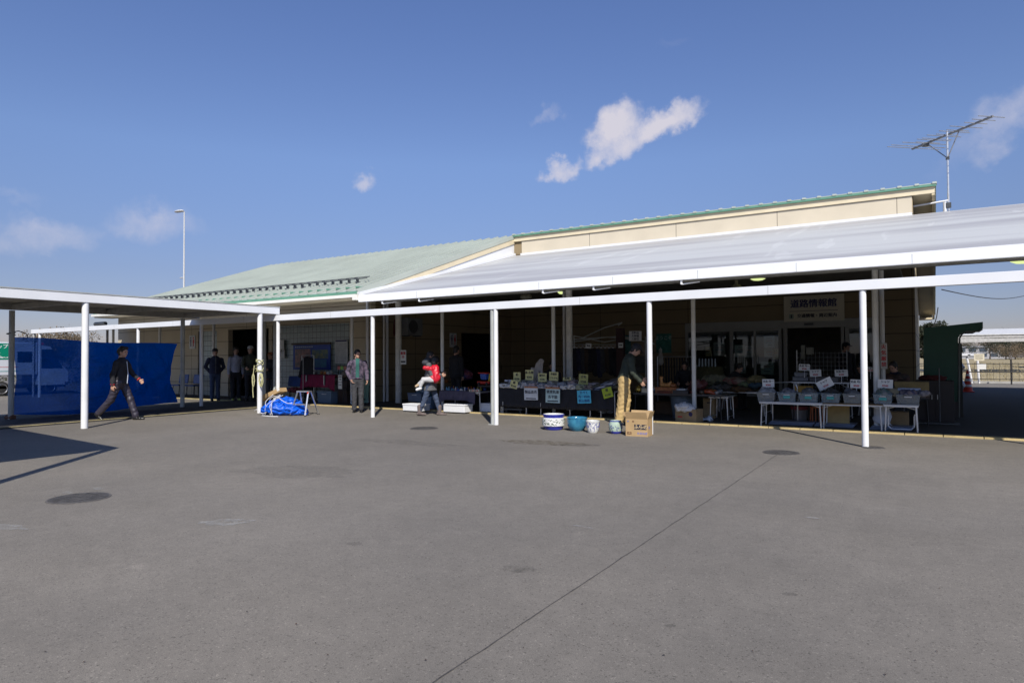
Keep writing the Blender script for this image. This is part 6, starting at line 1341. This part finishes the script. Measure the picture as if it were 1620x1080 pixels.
# belts
for i in range(12):
    px = 1045+i*4.3; p = PV(px, 566, 19.9); m = MB(); r_ = random.Random(i+60); l_ = r_.uniform(.7, 1.0)
    m.box((0, 0, -l_/2), (.035, .01, l_)); m.box((0, -.008, -.03), (.045, .012, .06)); tag(m.build('belt', HGC[(i*2) % 5], loc=(p.x, 19.9, p.z)), '%s dark belt from the left on the belt rack behind the brown ware' % ORD[i], 'belt', 'belts hanging behind the brown ware table')
m = MB(); m.tube([PV(1040, 564, 19.92), PV(1098, 564, 19.92)], .014, 6); tag(m.build('rail', STEEL), 'short rail carrying the row of dark belts', 'rail')
for px in (1040, 1098): m = MB(); p = PV(px, 564, 19.92); m.tube([(p.x, 19.92, SLZ), (p.x, 19.92, p.z)], .014, 6); tag(m.build('rack_post', STEEL), '%s upright of the belt rack' % ('left' if px < 1050 else 'right'), 'rack post')
o = sdf_obj('cloth_bag', [sdf_mesh([('c', (0, 0, .30), (0, 0, -.05), .05, .09, (0, 1, 0), .5), ('c', (0, 0, .30), (.0, 0, .42), .03, .015)], .014, .03, .008)], cloth('pale_sack', (.30, .29, .26))); p = PV(1045, 570, 18.8); o.location = (p.x, 18.8, p.z); tag(o, 'pale cloth bag hanging right of the front post among the belts', 'bag')
# --- brown ware table
ty = 14.9; bx0, bx1 = X_(1001, ty), X_(1142, ty); bz = Z_(1080, 623, ty)
table('ware_table', 'long dark folding table crowded with brown wooden and lacquer ware', bx0, bx1, ty, ty+.75, bz, mat('dark_top', (.07, .06, .055), .4), legm=BLACKM)
WOOD = mat('orange_wood', (.28, .10, .03), .4, .25, 14); WD2 = mat('dark_lacquer', (.09, .02, .015), .25, .3, 12); GOLD = mat('brass', (.45, .33, .08), .25, .2, 8, metal=.8)
def boxy(px, dy, w_, d_, h_, m_, lab, cat='box', z=None, rz=0, name='box', open_=False):
    Y = ty+dy; t = thing(name, lab, cat, (X_(px, Y), Y, (bz if z is None else z)+.001), rz); q = MB(); q.box((0, 0, h_/2), (w_, d_, h_)); q.build('body', m_, t, bevel=.005)
    q = MB(); q.box((0, 0, h_+.006), (w_+.01, d_+.01, .012)); q.build('lid', m_, t, bevel=.003); return t
boxy(1023, .12, .22, .14, .10, mat('pale_wood_box', (.52, .46, .34), .6), 'pale cream wooden box left of the front post on the brown ware table')
boxy(1055, .15, .50, .22, .13, WOOD, 'long orange brown wooden tray on the brown ware table')
boxy(1051, .05, .34, .1, .05, WD2, 'red brown rack of small drawers under the wooden tray edge', rz=.02)
boxy(1078, .08, .36, .2, .07, mat('black_case', (.03, .03, .035), .4), 'flat black case in the middle of the brown ware table')
boxy(1076, .18, .28, .16, .10, PAPER, 'white sheet topped flat box with red edge on the black case')
def vessel(px, dy, prof, m_, lab, name='vase', z=None):
    Y = ty+dy; t = thing(name, lab, name.replace('_', ' '), (X_(px, Y), Y, (bz if z is None else z)+.001)); q = MB(); q.lathe(prof, 20, close=True); q.build('body', m_, t, smooth=True)
    q = MB(); q.lathe([(prof[-1][0]*.9, prof[-1][1]), (prof[-1][0]*1.1, prof[-1][1]+.008), (prof[-1][0]*.8, prof[-1][1]+.012)], 20, close=True); q.build('rim', m_, t, smooth=True); return t
vessel(1010, .1, [(.04, 0), (.085, .05), (.09, .09), (.05, .14), (.035, .16)], GOLD, 'round brass jar at the left end of the brown ware table')
vessel(1018, .35, [(.03, 0), (.05, .04), (.02, .1), (.03, .14)], mat('glass_white', (.6, .62, .6), .1), 'small pale glass vase behind the brass jar')
vessel(1034, .4, [(.03, 0), (.045, .05), (.025, .12)], mat('silver', (.6, .6, .6), .2, metal=.8), 'small silver pot right of the front post')
t = thing('carving', 'orange brown carved animal standing on the long wooden tray', 'carving', (X_(1053, ty+.15), ty+.15, bz+.145)); sdf_obj('body', [sdf_mesh([('c', (-.09, 0, .05), (.08, 0, .05), .05, .045), ('c', (-.09, 0, .08), (-.11, 0, .2), .04, .025), ('e', (-.10, 0, .22), (.045, .03, .035)), ('c', (.09, 0, .07), (.13, 0, .12), .03, .02), ('c', (-.07, 0, .05), (-.08, 0, 0), .025, .02), ('c', (.07, 0, .05), (.08, 0, 0), .025, .02)], .010, .03, .003)], mat('carved_wood', (.42, .20, .06), .4, .15, 20), t)
t = thing('carving', 'orange wooden round box with shiny knob behind the carved animal', 'carving', (X_(1064, ty+.2), ty+.22, bz+.145)); m = MB(); m.lathe([(.08, 0), (.09, .03), (.085, .06), (.03, .09), (.02, .1)], 20, close=True); m.build('body', WOOD, t, smooth=True)
heap('bag', 'dark maroon handbag heap in the middle right of the brown ware table', 'bag', (X_(1103, ty+.3), ty+.3, bz+.17), (.24, .14, .20), mat('maroon_leather', (.07, .018, .018), .45, .3, 9), 21)
heap('goods_pile', 'orange and red lacquer bowls heaped near the right end of the brown ware table', 'goods', (X_(1122, ty+.12), ty+.15, bz+.05), (.2, .13, .07), mat('red_orange_lacquer', (.30, .06, .02), .35, .4, 18), 22)
for i, (px, dy, s_, c, lab) in enumerate(((1088, .1, .05, (.12, .02, .02), 'small red bowl in front of the maroon handbag'), (1096, .06, .05, (.2, .02, .02), 'dark red round tin left of the lacquer bowls'), (1110, .05, .06, (.05, .04, .03), 'dark brown bowl right of the handbag'), (1134, .1, .05, (.25, .25, .25), 'grey metal cup at the right end of the brown ware table'), (1138, .3, .07, (.14, .15, .16), 'dull grey jar behind the metal cup'), (1042, .42, .045, (.3, .3, .28), 'tiny pale cup behind the wooden tray'))):
    vessel(px, dy, [(s_*.6, 0), (s_, s_*.6), (s_*1.05, s_*1.1), (s_*.9, s_*1.3)], mat('bowl_%d' % i, c, .3, .2, 12), lab, 'bowl')
for i in range(16):
    px = 1004+i*8.4; r_ = random.Random(200+i); s_ = r_.uniform(.03, .055); c = r_.choice(((.20, .07, .03), (.06, .03, .02), (.28, .27, .24), (.10, .11, .12), (.24, .14, .05), (.04, .05, .07)))
    vessel(px, r_.uniform(.42, .62), [(s_*.7, 0), (s_, s_*r_.uniform(.5, 1.2)), (s_*r_.uniform(.4, .8), s_*r_.uniform(1.5, 2.4)), (s_*r_.uniform(.4, .7), s_*2.8)], mat('crockery_%d' % (i % 6), c, .3, .2, 12), '%s small jar from the left along the back edge of the brown ware table' % ORD[i], 'jar')
# second small table with chrome leg and heaps of clothing further back
t2y = 15.3; table('side_table', 'small low table with chrome legs right of the brown ware table', X_(1122, t2y), X_(1154, t2y), t2y-.1, t2y+.5, Z_(1140, 626, t2y), mat('grey_top', (.4, .4, .4)))
r_ = random.Random(3)
table('clothes_table', 'wide low table buried under olive and patterned clothing heaps', X_(1120, 16.6), X_(1210, 16.6), 16.6, 17.5, .62, mat('dark_top', (.07, .06, .055)))
for i, (px, py, rx, rz_, c, c2, lab) in enumerate(((1132, 601, .42, .16, (.20, .19, .11), (.12, .11, .07), 'olive cushion heap at the left of the clothing table'), (1150, 607, .3, .14, (.05, .05, .03), (.02, .02, .02), 'dark green bundle in front of the olive cushion heap'), (1166, 603, .4, .14, (.2, .06, .05), (.24, .20, .14), 'red patterned bundle in the middle of the clothing table'),
        (1183, 607, .36, .14, (.16, .20, .10), (.08, .10, .06), 'moss green bundle right of the red patterned one'), (1198, 600, .28, .13, (.24, .19, .08), (.1, .09, .04), 'mustard bundle at the right of the clothing table'), (1196, 609, .24, .11, (.05, .10, .13), (.03, .05, .07), 'blue grey bundle below the mustard one'), (1142, 613, .34, .10, (.16, .15, .13), (.08, .07, .06), 'grey beige sacks along the front of the clothing table'), (1172, 615, .3, .09, (.18, .09, .03), (.05, .04, .03), 'brown and orange cloth near the front of the clothing table'))):
    p = PV(px, py, 16.9-.04*i); heap('clothes_heap', lab, 'clothes', p, (rx, .3, rz_), cloth('heap_%d' % i, c, color2=c2, vs=10), 40+i)
t = thing('wicker_basket', 'tall olive basket with shiny bottles in front of the leftmost glass pane', 'basket', (X_(1122, 18.9), 18.9, SLZ)); m = MB(); m.lathe([(.3, 0), (.42, .4), (.45, .8), (.36, 1.15)], 20, close=True); m.build('basket', mat('olive_wicker', (.07, .065, .03), .8, .3, 20), t, smooth=True)
for i in range(6): m = MB(); m.tube([(-.25+i*.09, -.1, 1.1), (-.25+i*.09, -.1, 1.38)], [.035, .018], 8); m.build('bottle', mat('bottle_glass', (.10, .12, .1), .08), t)
# under the brown ware table
t = thing('cardboard_box', 'open brown carton holding a dotted white cloth under the brown ware table', 'box', (X_(1088, 14.55), 14.62, SLZ), R(-14)); m = MB()
for a, b in (((0, -.15, .14), (.52, .006, .28)), ((0, .15, .14), (.52, .006, .28)), ((-.26, 0, .14), (.006, .294, .28)), ((.26, 0, .14), (.006, .294, .28)), ((0, 0, .004), (.51, .29, .006))): m.box(a, b)
m.build('carton', CARD2, t); m = MB(); m.lathe([(.001, 0), (.05, 0), (.05, .002)], 16); m.v = [(x+.13, -.154-z, y+.17) for x, y, z in m.v]; m.build('printed_mark', NAVY, t); m = MB(); m.box((-.14, -.154, .10), (.12, .002, .03)); m.build('red_print', RI, t)
heap('dotted_cloth', 'white dotted cloth bulging out of the open brown carton', 'cloth', (X_(1081, 14.5), 14.5, .33), (.27, .17, .14), mat('dotted_white_cloth', (.60, .60, .60), .8, .0, 5), 50)
n_, b_, L_2 = nodes_of(MATS['dotted_white_cloth']); vo = n_.nodes.new('ShaderNodeTexVoronoi'); vo.inputs['Scale'].default_value = 22; tcx = n_.nodes.new('ShaderNodeTexCoord'); L_2(tcx.outputs['Object'], vo.inputs['Vector']); rp = n_.nodes.new('ShaderNodeValToRGB'); rp.color_ramp.elements[0].position = .16; rp.color_ramp.elements[0].color = (.05, .05, .06, 1); rp.color_ramp.elements[1].position = .2; rp.color_ramp.elements[1].color = (.62, .62, .62, 1); L_2(vo.outputs['Distance'], rp.inputs[0]); L_2(rp.outputs[0], b_.inputs['Base Color'])
t = thing('bucket', 'grey blue plastic bucket behind the dotted cloth under the ware table', 'bucket', (X_(1079, 15.3), 15.3, SLZ)); m = MB(); m.lathe([(.22, 0), (.28, .5), (.29, .51), (.27, .51), (.2, .02)], 24); m.build('pail', mat('bucket_grey', (.10, .13, .16), .5), t, smooth='auto'); m = MB(); m.lathe([(.29, .48), (.30, .49), (.29, .52)], 24); m.build('rim', mat('bucket_grey', (.1, .13, .16)), t)
def carton(px, py, w_, d_, h_, lab, rz=0, m_=CARD2, z=SLZ, Y=None):
    p = G(px, py, SLZ) if Y is None else PV(px, 600, Y); t = thing('cardboard_box', lab, 'box', (p.x, p.y+d_/2, z), rz); q = MB(); q.box((0, 0, h_/2), (w_, d_, h_)); q.build('carton', m_, t, bevel=.004); q = MB(); q.box((0, 0, h_+.001), (w_*.9, .05, .002)); q.build('tape', mat('tape', (.4, .3, .18), .4), t); return t
t = carton(1121, 661, .26, .3, .46, 'tall brown carton with a hand hole right of the rear post', .05); q = MB(); q.box((0, -.152, .36), (.08, .004, .03)); q.build('hand_hole', BLACKM, t)
heap('plastic_bag', 'small crumpled clear plastic bag on the ground beside the tall carton', 'bag', (X_(1120, 14.75), 14.75, .08), (.14, .1, .06), mat('crumpled_plastic', (.4, .44, .48), .2), 51, wr=.03)
carton(1052, 655, .5, .4, .3, 'dark brown carton deep under the left of the ware table', 0, mat('dark_carton', (.12, .075, .045), .8)); carton(1150, 645, .6, .4, .3, 'dull reddish carton behind the chrome legged small table', 0, mat('dull_red_carton', (.13, .06, .045), .8))
# --- bins table
ty = 14.32; ax0, ax1 = X_(1200, ty), X_(1300, ty); az = Z_(1250, 636, ty)
table('bin_table', 'white folding table with thin metal legs carrying the left clothing bins', ax0, ax1, ty, ty+.55, az, mat('table_white', (.55, .55, .54), .4), legm=mat('leg_white', (.6, .6, .58), .4))
cx0, cx1 = X_(1297, ty+.1), X_(1398, ty+.1)
table('bin_table', 'brown board on trestles carrying the middle clothing bins', cx0+.02, cx1-.02, ty+.1, ty+.6, az, mat('brown_board', (.17, .11, .05), .6), legm=mat('leg_white', (.6, .6, .58)))
ex0, ex1 = X_(1396, 14.45), X_(1453, 14.45); ez = Z_(1425, 640, 14.45)
t = table('bin_table', 'short folding table with U shaped chrome feet carrying the right clothing bins', ex0, ex1, 14.45, 15.0, ez, mat('table_white', (.55, .55, .54)))
w_ = (ex1-ex0)/2
for sy in (-.2, .25): m = MB(); m.tube([(-w_+.08, sy, .3), (-w_+.08, sy, .10), (-w_+.13, sy, .045), (w_-.13, sy, .045), (w_-.08, sy, .10), (w_-.08, sy, .3)], .013, 8); m.build('foot_hoop', STEEL, t)
CL_ = [('grey white', (.50, .50, .49), (.2, .2, .2)), ('dark navy', (.05, .05, .07), (.24, .24, .26)), ('black and grey', (.03, .03, .035), (.22, .22, .22)), ('charcoal', (.05, .05, .055), (.02, .02, .02)), ('dull grey', (.10, .10, .11), (.2, .2, .2)), ('green and grey', (.10, .20, .16), (.25, .25, .25)), ('mixed blue and red', (.04, .05, .12), (.25, .2, .2))]
for i, (a, b, yy_, z_) in enumerate(((1196, 1226, ty, az), (1229, 1259, ty, az), (1262, 1294, ty, az), (1297, 1329, ty+.08, az), (1332, 1362, ty+.08, az), (1380, 1412, 14.42, ez), (1416, 1456, 14.45, ez))):
    x0_, x1_ = X_(a, yy_), X_(b, yy_); nm_, c, c2 = CL_[i]; h_ = .18
    side = ('leftmost', 'second', 'third', 'fourth', 'fifth', 'sixth', 'rightmost')[i]
    bin_('storage_box', '%s clear plastic bin of %s clothes in the front row%s' % (side, nm_, '' if i in (0, 6) else ' from the left'), ((x0_+x1_)/2, yy_+.22, z_+.003), x1_-x0_-.01, .42, h_, CLR if i in (1, 2, 3, 5) else CLR2, grp='clear plastic clothing bins')
    o = heap('bin_clothes', 'folded %s clothes filling the %s front bin' % (nm_, side), 'clothes', ((x0_+x1_)/2, yy_+.22, z_+.155), ((x1_-x0_)*.52, .24, .165), cloth('binned_%d' % i, c, color2=c2, vs=14), 70+i, 6, wr=.022, ws=34, group='clothes heaped in the clear bins')
    if i in (1, 2, 3, 5):
        q = MB(); q.box(((x0_+x1_)/2+.0, yy_+.0, z_+.10), (.13, .004, .05), Matrix.Rotation(R(-6), 3, 'X')); tag(q.build('sticker', mat('teal_sticker', (.06, .36, .32), .5)), 'teal label stuck on the front of the %s bin' % side, 'sticker', 'teal labels on the clothing bins')
SM = MATS['ink']
for i, (px, py, Y, w_, h_, rot, lab) in enumerate(((1215.5, 606, 14.7, .24, .17, 1, 'white price card with red figures above the leftmost clothing bin'), (1305, 607, 14.7, .30, .19, 28, 'white price card tilted steeply above the fourth clothing bin'), (1355, 607, 14.7, .22, .17, -2, 'white price card touching the left side of the rightmost front post'), (1400.5, 607, 14.75, .26, .17, -2, 'white price card with red figures above the sixth clothing bin'),
        (1272.5, 581, 16.4, .24, .15, -2, 'white price card highest behind the bins, left of the doorway middle'), (1290, 590, 16.2, .24, .16, 3, 'pale price card lower right of the highest one'), (1331, 590, 16.2, .26, .15, 2, 'pale price card left of the rightmost front post, back row'), (1377, 584, 16.4, .18, .10, 0, 'small dim price card right of the rightmost front post, back row'))):
    t = card(px, py, Y, w_, h_, (('全品 均一' if i % 2 == 0 else 'シャツ', INK), ('¥500' if i % 3 else '¥300', RI)), lab, PAPER, rot, sz=.050)
    q = MB(); q.tube([(0, .01, -h_/2), (0, .01, -h_/2-.16)], .007, 6); q.build('holder', WHITE, t)
LID = mat('grey_bin_lid', (.16, .19, .25), .35, .08)
for i, (a, b, py) in enumerate(((1212, 1284, 673), (1284, 1349, 676), (1372, 1440, 681))):
    p = G((a+b)/2, py, SLZ); x0_, x1_ = PV(a, 600, p.y).x, PV(b, 600, p.y).x
    t = thing('plastic_sheets', ('flat grey plastic bin lids stacked under the left bin table', 'flat grey plastic bin lids under the brown board', 'flat grey plastic bin lids under the short right table')[i], 'plastic sheets', ((x0_+x1_)/2, p.y+.32, SLZ), 0)
    for j in range(3): q = MB(); q.box((.02*j, .01*j, .012+j*.024), (x1_-x0_-.03, .46, .02)); q.build('sheet', LID, t, bevel=.006)
t = thing('wooden_board', 'square golden plywood board standing under the brown board', 'board', (X_(1325, 15.0), 15.0, SLZ)); q = MB(); q.box((0, 0, .24), (.42, .03, .46), Matrix.Rotation(R(-5), 3, 'X')); q.build('panel', mat('plywood', (.36, .26, .10), .6, .12, 5), t); q = MB(); q.box((0, .02, .48), (.43, .035, .02)); q.build('top_edge', mat('plywood_edge', (.5, .38, .18), .6), t)
t = thing('chair', 'orange plastic chair under the left bin table', 'chair', (X_(1297, 15.3), 15.3, SLZ)); ORG = mat('orange_plastic', (.32, .08, .02), .4)
q = MB(); q.box((0, 0, .36), (.36, .36, .03)); q.build('seat', ORG, t, bevel=.01)
for k_ in range(5): q = MB(); q.box((-.13+k_*.065, -.19, .2), (.02, .01, .3)); q.build('slat', ORG, t)
for sx in (-.16, .16):
    for sy in (-.16, .16): q = MB(); q.tube([(sx, sy, .36), (sx*1.1, sy*1.1, 0)], .014, 6); q.build('leg', ORG, t)
t = thing('waste_tub', 'white bucket with a dark red rim under the left bin table', 'bucket', (X_(1264, 15.6), 15.6, SLZ)); q = MB(); q.lathe([(.14, 0), (.17, .3), (.17, .33)], 18, close=True); q.build('pail', mat('tub_pale', (.22, .21, .22), .5), t, smooth='auto'); q = MB(); q.lathe([(.172, .27), (.18, .28), (.18, .34), (.1, .35)], 18, close=True); q.build('rim', mat('tub_red', (.22, .02, .03), .5), t, smooth='auto')
t = thing('white_cloth', 'white cloth hanging from the brown board left of the short right table', 'cloth', (X_(1393, 14.8), 14.8, .22)); sdf_obj('cloth', [sdf_mesh([('c', (0, 0, .32), (.02, 0, .05), .10, .16, (0, 1, 0), .35)], .015, .03, .014)], cloth('white_rag', (.45, .48, .52)), t)
t = thing('chair', 'mustard yellow chair back peeking behind the third clothing bin', 'chair', (X_(1269, 15.6), 15.6, SLZ)); q = MB(); q.box((0, .18, .68), (.38, .03, .2)); q.build('backrest', mat('mustard', (.40, .22, .03), .5), t, bevel=.04); q = MB(); q.box((0, 0, .42), (.38, .38, .04)); q.build('seat', MATS['mustard'], t, bevel=.01)
for sx in (-.16, .16):
    for sy in (-.16, .18): q = MB(); q.tube([(sx, sy, .8 if sy > 0 else .42), (sx, sy, 0)], .012, 6); q.build('leg', BLACKM, t)
t = thing('hoop_stand', 'grey metal hoop stand behind the second clothing bin', 'stand', (X_(1240, 15.3), 15.3, SLZ)); q = MB(); q.tube([(-.24, 0, 0), (-.24, 0, .86), (.18, 0, .88), (.24, 0, .84), (.27, 0, .75), (.27, 0, 0)], .013, 8); q.build('hoop', STEEL, t)
# back table by the doorway
by = 16.4; table('back_table', 'back table with grey trays of goods in front of the open doorway', X_(1252, by), X_(1345, by), by, by+.7, Z_(1300, 603, by), mat('dark_top', (.07, .06, .055)))
for i, (a, b, c) in enumerate(((1253, 1278, (.20, .21, .23)), (1279, 1326, (.15, .15, .16)), (1256, 1273, (.24, .25, .27)))):
    z_ = Z_(1300, 603, by)+.004; x0_, x1_ = X_(a, by), X_(b, by); zz = z_ if i < 2 else z_+.10
    bin_('tray', ('low grey tray at the left of the back table', 'long grey tray in the middle of the back table', 'pale tray stacked on the left tray of the back table')[i], ((x0_+x1_)/2, by+.2+.02*i, zz), x1_-x0_, .3, .08, mat('tray_%d' % i, c, .5), handle=False, tp=.96)
    heap('goods_pile', ('small dark goods in the left tray of the back table', 'mixed small goods in the long tray', 'yellow and white packets in the upper tray')[i], 'goods', ((x0_+x1_)/2, by+.2, zz+.06), ((x1_-x0_)*.42, .11, .05), mat('tray_goods_%d' % i, ((.06, .05, .05), (.10, .08, .08), (.26, .22, .1))[i], .6, .5, 16), 90+i)
t = thing('mesh_rack', 'thin wire display grid standing in the open doorway', 'display rack', (X_(1300, 20.5), 20.5, SLZ)); q = MB()
for i in range(14): q.tube([(-.65+i*.1, 0, .5), (-.65+i*.1, 0, 1.55)], .005, 4, False)
for i in range(9): q.tube([(-.65, 0, .55+i*.12), (.65, 0, .55+i*.12)], .005, 4, False)
q.build('grid', STEEL, t)
for s_ in (-.65, .65): q = MB(); q.tube([(s_, 0, 0), (s_, 0, 1.6)], .014, 6); q.build('upright', STEEL, t)
for i, (px, py) in enumerate(((1281, 555), (1270, 557))): p = PV(px, py, 20.4); wall_sign('paper_notice', ('pale sheet pinned on the wire grid in the doorway', 'narrow grey sheet on the wire grid, further left')[i], 'notice', (p.x, 20.45, p.z), .2 if i == 0 else .1, .2 if i == 0 else .4, mat('dim_paper', (.3, .29, .24), .8))
# right-hand stack beside the short table
t = carton(1442, 640, .62, .4, .3, 'wide dull yellow carton behind the rightmost clothing bin', 0, mat('yellow_carton', (.30, .22, .09), .8), Y=16.1, z=.62)
table('back_table', 'dark table at the right carrying the dull yellow carton', X_(1405, 16.0), X_(1470, 16.0), 16.0, 16.7, .61, mat('dark_top', (.07, .06, .055)), legm=BLACKM)
carton(1424, 640, .4, .3, .16, 'pale flat box left of the dull yellow carton', 0, mat('pale_carton', (.36, .32, .22), .8), Y=15.9, z=.62)
t = thing('folded_sheet', 'folded white blue sheet on top of the rightmost clothing bin', 'sheet', (X_(1438, 14.9), 14.95, ez+.24)); q = MB(); q.box((0, 0, .03), (.38, .2, .05)); q.build('sheet', cloth('white_blue_sheet', (.55, .58, .68)), t, bevel=.01)
heap('clothes_heap', 'dark shoes and clothes spilling over the right edge of the rightmost bin', 'clothes', (X_(1456, 14.7), 14.75, ez+.20), (.20, .16, .07), cloth('spill_mix', (.06, .06, .09), color2=(.3, .28, .28), vs=20), 95)
heap('clothes_heap', 'brown patterned clothes behind the twin columns', 'clothes', (X_(1412, 16.6), 16.8, .95), (.40, .25, .16), cloth('brown_heap', (.14, .07, .05), color2=(.05, .04, .035)), 96)
carton(1418, 668, .4, .35, .3, 'brown carton in the dark under the short right table', 0, CARD2, Y=15.4)
t = thing('cabinet', 'dark brown wooden cabinet standing in front of the green shelter', 'cabinet', (X_(1478, 17.0), 17.0, SLZ)); q = MB(); q.box((0, 0, .45), (.70, .5, .9)); q.build('body', mat('cabinet_wood', (.014, .007, .005), .5, .2, 4), t, bevel=.01)
for s_ in (-.17, .17): q = MB(); q.box((s_, -.255, .45), (.32, .015, .8)); d_ = q.build('door', MATS['cabinet_wood'], t, bevel=.005); q = MB(); q.tube([(s_*.3, -.27, .5), (s_*.3, -.27, .6)], .008, 6); q.build('handle', STEEL, d_)
heap('clothes_heap', 'dark red cloth on top of the brown cabinet', 'cloth', (X_(1476, 17.0), 17.0, .97), (.3, .2, .07), DKR, 97)
q = MB(); p = PV(1486, 600, 16.6); q.tube([(p.x, 16.6, SLZ+.02), (p.x, 16.6, 1.2)], .011, 8); t = tag(q.build('pole', mat('dull_pole', (.12, .12, .12), .6)), 'thin grey pole on a flat foot in front of the green shelter', 'pole'); 
q = MB(); q.b2(p.x-.4, p.x+.35, 16.45, 16.75, SLZ, SLZ+.02); tag(q.build('base_plate', mat('plate_grey', (.13, .13, .12), .6)), 'flat grey foot plate of the thin pole', 'plate')
# ------------------------------------------------------------------ van behind the netting
vx = -32.2
VW = mat('van_white', (.60, .62, .66), .25, .03, 2); VG = mat('van_glass', (.015, .018, .022), .08, .1)
pfr, prr = 15.7, 13.0
t = thing('van', 'white box van with a green advertising panel parked behind the blue netting', 'van', (0, 0, 0))
yb0, yb1 = PU(-40, 600, vx).y, PU(60, 600, vx).y; yf = PU(109, 600, vx).y
zt_ = PU(10, 541, vx).z; zbm = PU(10, 592, vx).z
m = MB(); m.b2(vx-1.7, vx, yb0-2.2, yb1, zbm-.05, zt_); m.build('box_body', VW, t, bevel=.04)
ym = PU(95, 600, vx).y; zc_ = PU(80, 548, vx).z
m = MB(); m.prism([(vx-1.62, yb1+.01, .38), (vx-1.62, yf, .38), (vx-1.62, yf+.02, .95), (vx-1.62, yf-.25, 1.25), (vx-1.62, ym-.35, zc_), (vx-1.62, yb1+.01, zc_+.05)], (1.58, 0, 0)); m.build('cab', VW, t, bevel=.03)
y0_, y1_ = PU(66, 600, vx).y, PU(98, 600, vx).y; m = MB(); m.prism([(vx-.035, y0_, 1.12), (vx-.035, y1_+.05, 1.12), (vx-.035, y1_-.35, zc_-.12), (vx-.035, y0_, zc_-.12)], (.006, 0, 0)); m.build('window', VG, t)
y0_, y1_ = PU(27, 600, vx).y, PU(54, 600, vx).y; m = MB(); m.b2(vx, vx+.006, y0_, y1_, PU(40, 573, vx).z, PU(40, 556, vx).z); m.build('window', VG, t)
m = MB(); m.b2(vx-1.6, vx-.05, yb0-2.1, yf-.1, .30, .42); m.build('chassis', BLACKM, t)
for px in (80, 4, ):
    y_ = PU(px, 600, vx).y
    for xx in (vx-.14, vx-1.5):
        w_ = MB(); w_.lathe([(.001, -.09), (.25, -.09), (.29, -.07), (.30, 0), (.29, .07), (.25, .09), (.001, .09)], 28); w_.v = [(z+xx, y+y_, x+.30) for x, y, z in w_.v]; wo_ = w_.build('wheel', mat('tyre_rubber', (.02, .02, .02), .8), t, smooth='auto')
        w_ = MB(); w_.lathe([(.001, .08), (.06, .085), (.10, .06), (.17, .075), (.19, .10), (.2, .095)], 24); w_.v = [(z+xx+.004, y+y_, x+.30) for x, y, z in w_.v]; w_.build('rim', ALU, wo_, smooth='auto')
y0_, y1_ = PU(-45, 600, vx).y, PU(17.5, 600, vx).y; zg1, zg0 = PU(8, 543, vx).z, PU(8, 568.5, vx).z
m = MB(); m.b2(vx+.001, vx+.01, y0_, y1_, zg0, zg1); sg = m.build('green_panel', mat('ad_green', (.0, .22, .13), .4, .04), t)
def vtext(s_, sz, y_, z_, mm=None):
    o = text(s_, sz, mm or WHITE, t, 0, 0, 0, align='RIGHT', bold=.004); 
    for v in o.data.vertices: x, y, z = v.co; v.co = (vx+.0105-y, y_+x, z_+z)
vtext('ピックアップ', .19, y1_-.12, zg1-.14); vtext('便利さん。', .15, y1_-.30, zg1-.36); vtext('店。', .11, y1_-.28, zg1-.52); vtext('大切な荷物をお届けします', .06, y1_-.06, zg0+.08)
m = MB(); m.b2(vx+.001, vx+.006, y0_, y1_+.25, zg0-.32, zg0-.305); m.build('red_stripe', RI, t)
m = MB(); m.b2(vx+.001, vx+.006, y0_, y1_+.25, zg0-.50, zg0-.47); m.build('teal_stripe', mat('teal_line', (.1, .3, .3), .5), t)
m = MB(); m.box((vx-.8, yf-.9, zc_+.12), (.5, .3, .12)); m.build('roof_light', RED, t, bevel=.03)
# hedge and low kerb beyond the road
o = None
hd = MB(); r_ = random.Random(9)
for i in range(5200):
    y = r_.uniform(-10, 60); x = -46+r_.uniform(-.6, .6); z = r_.uniform(0, 1.0); s_ = .12
    a = Vector((r_.gauss(0, 1), r_.gauss(0, 1), r_.gauss(0, 1))).normalized()*s_; b = Vector((r_.gauss(0, 1), r_.gauss(0, 1), r_.gauss(0, 1))).normalized()*s_; p = Vector((x, y, z)); hd.add([p, p+a, p+a+b, p+b], [(0, 1, 2, 3)])
o = hd.build('hedge', mat('hedge_leaf', (.07, .075, .035), .8, .3, 1)); tag(o, 'low clipped hedge along the far side of the road behind the van', 'hedge')
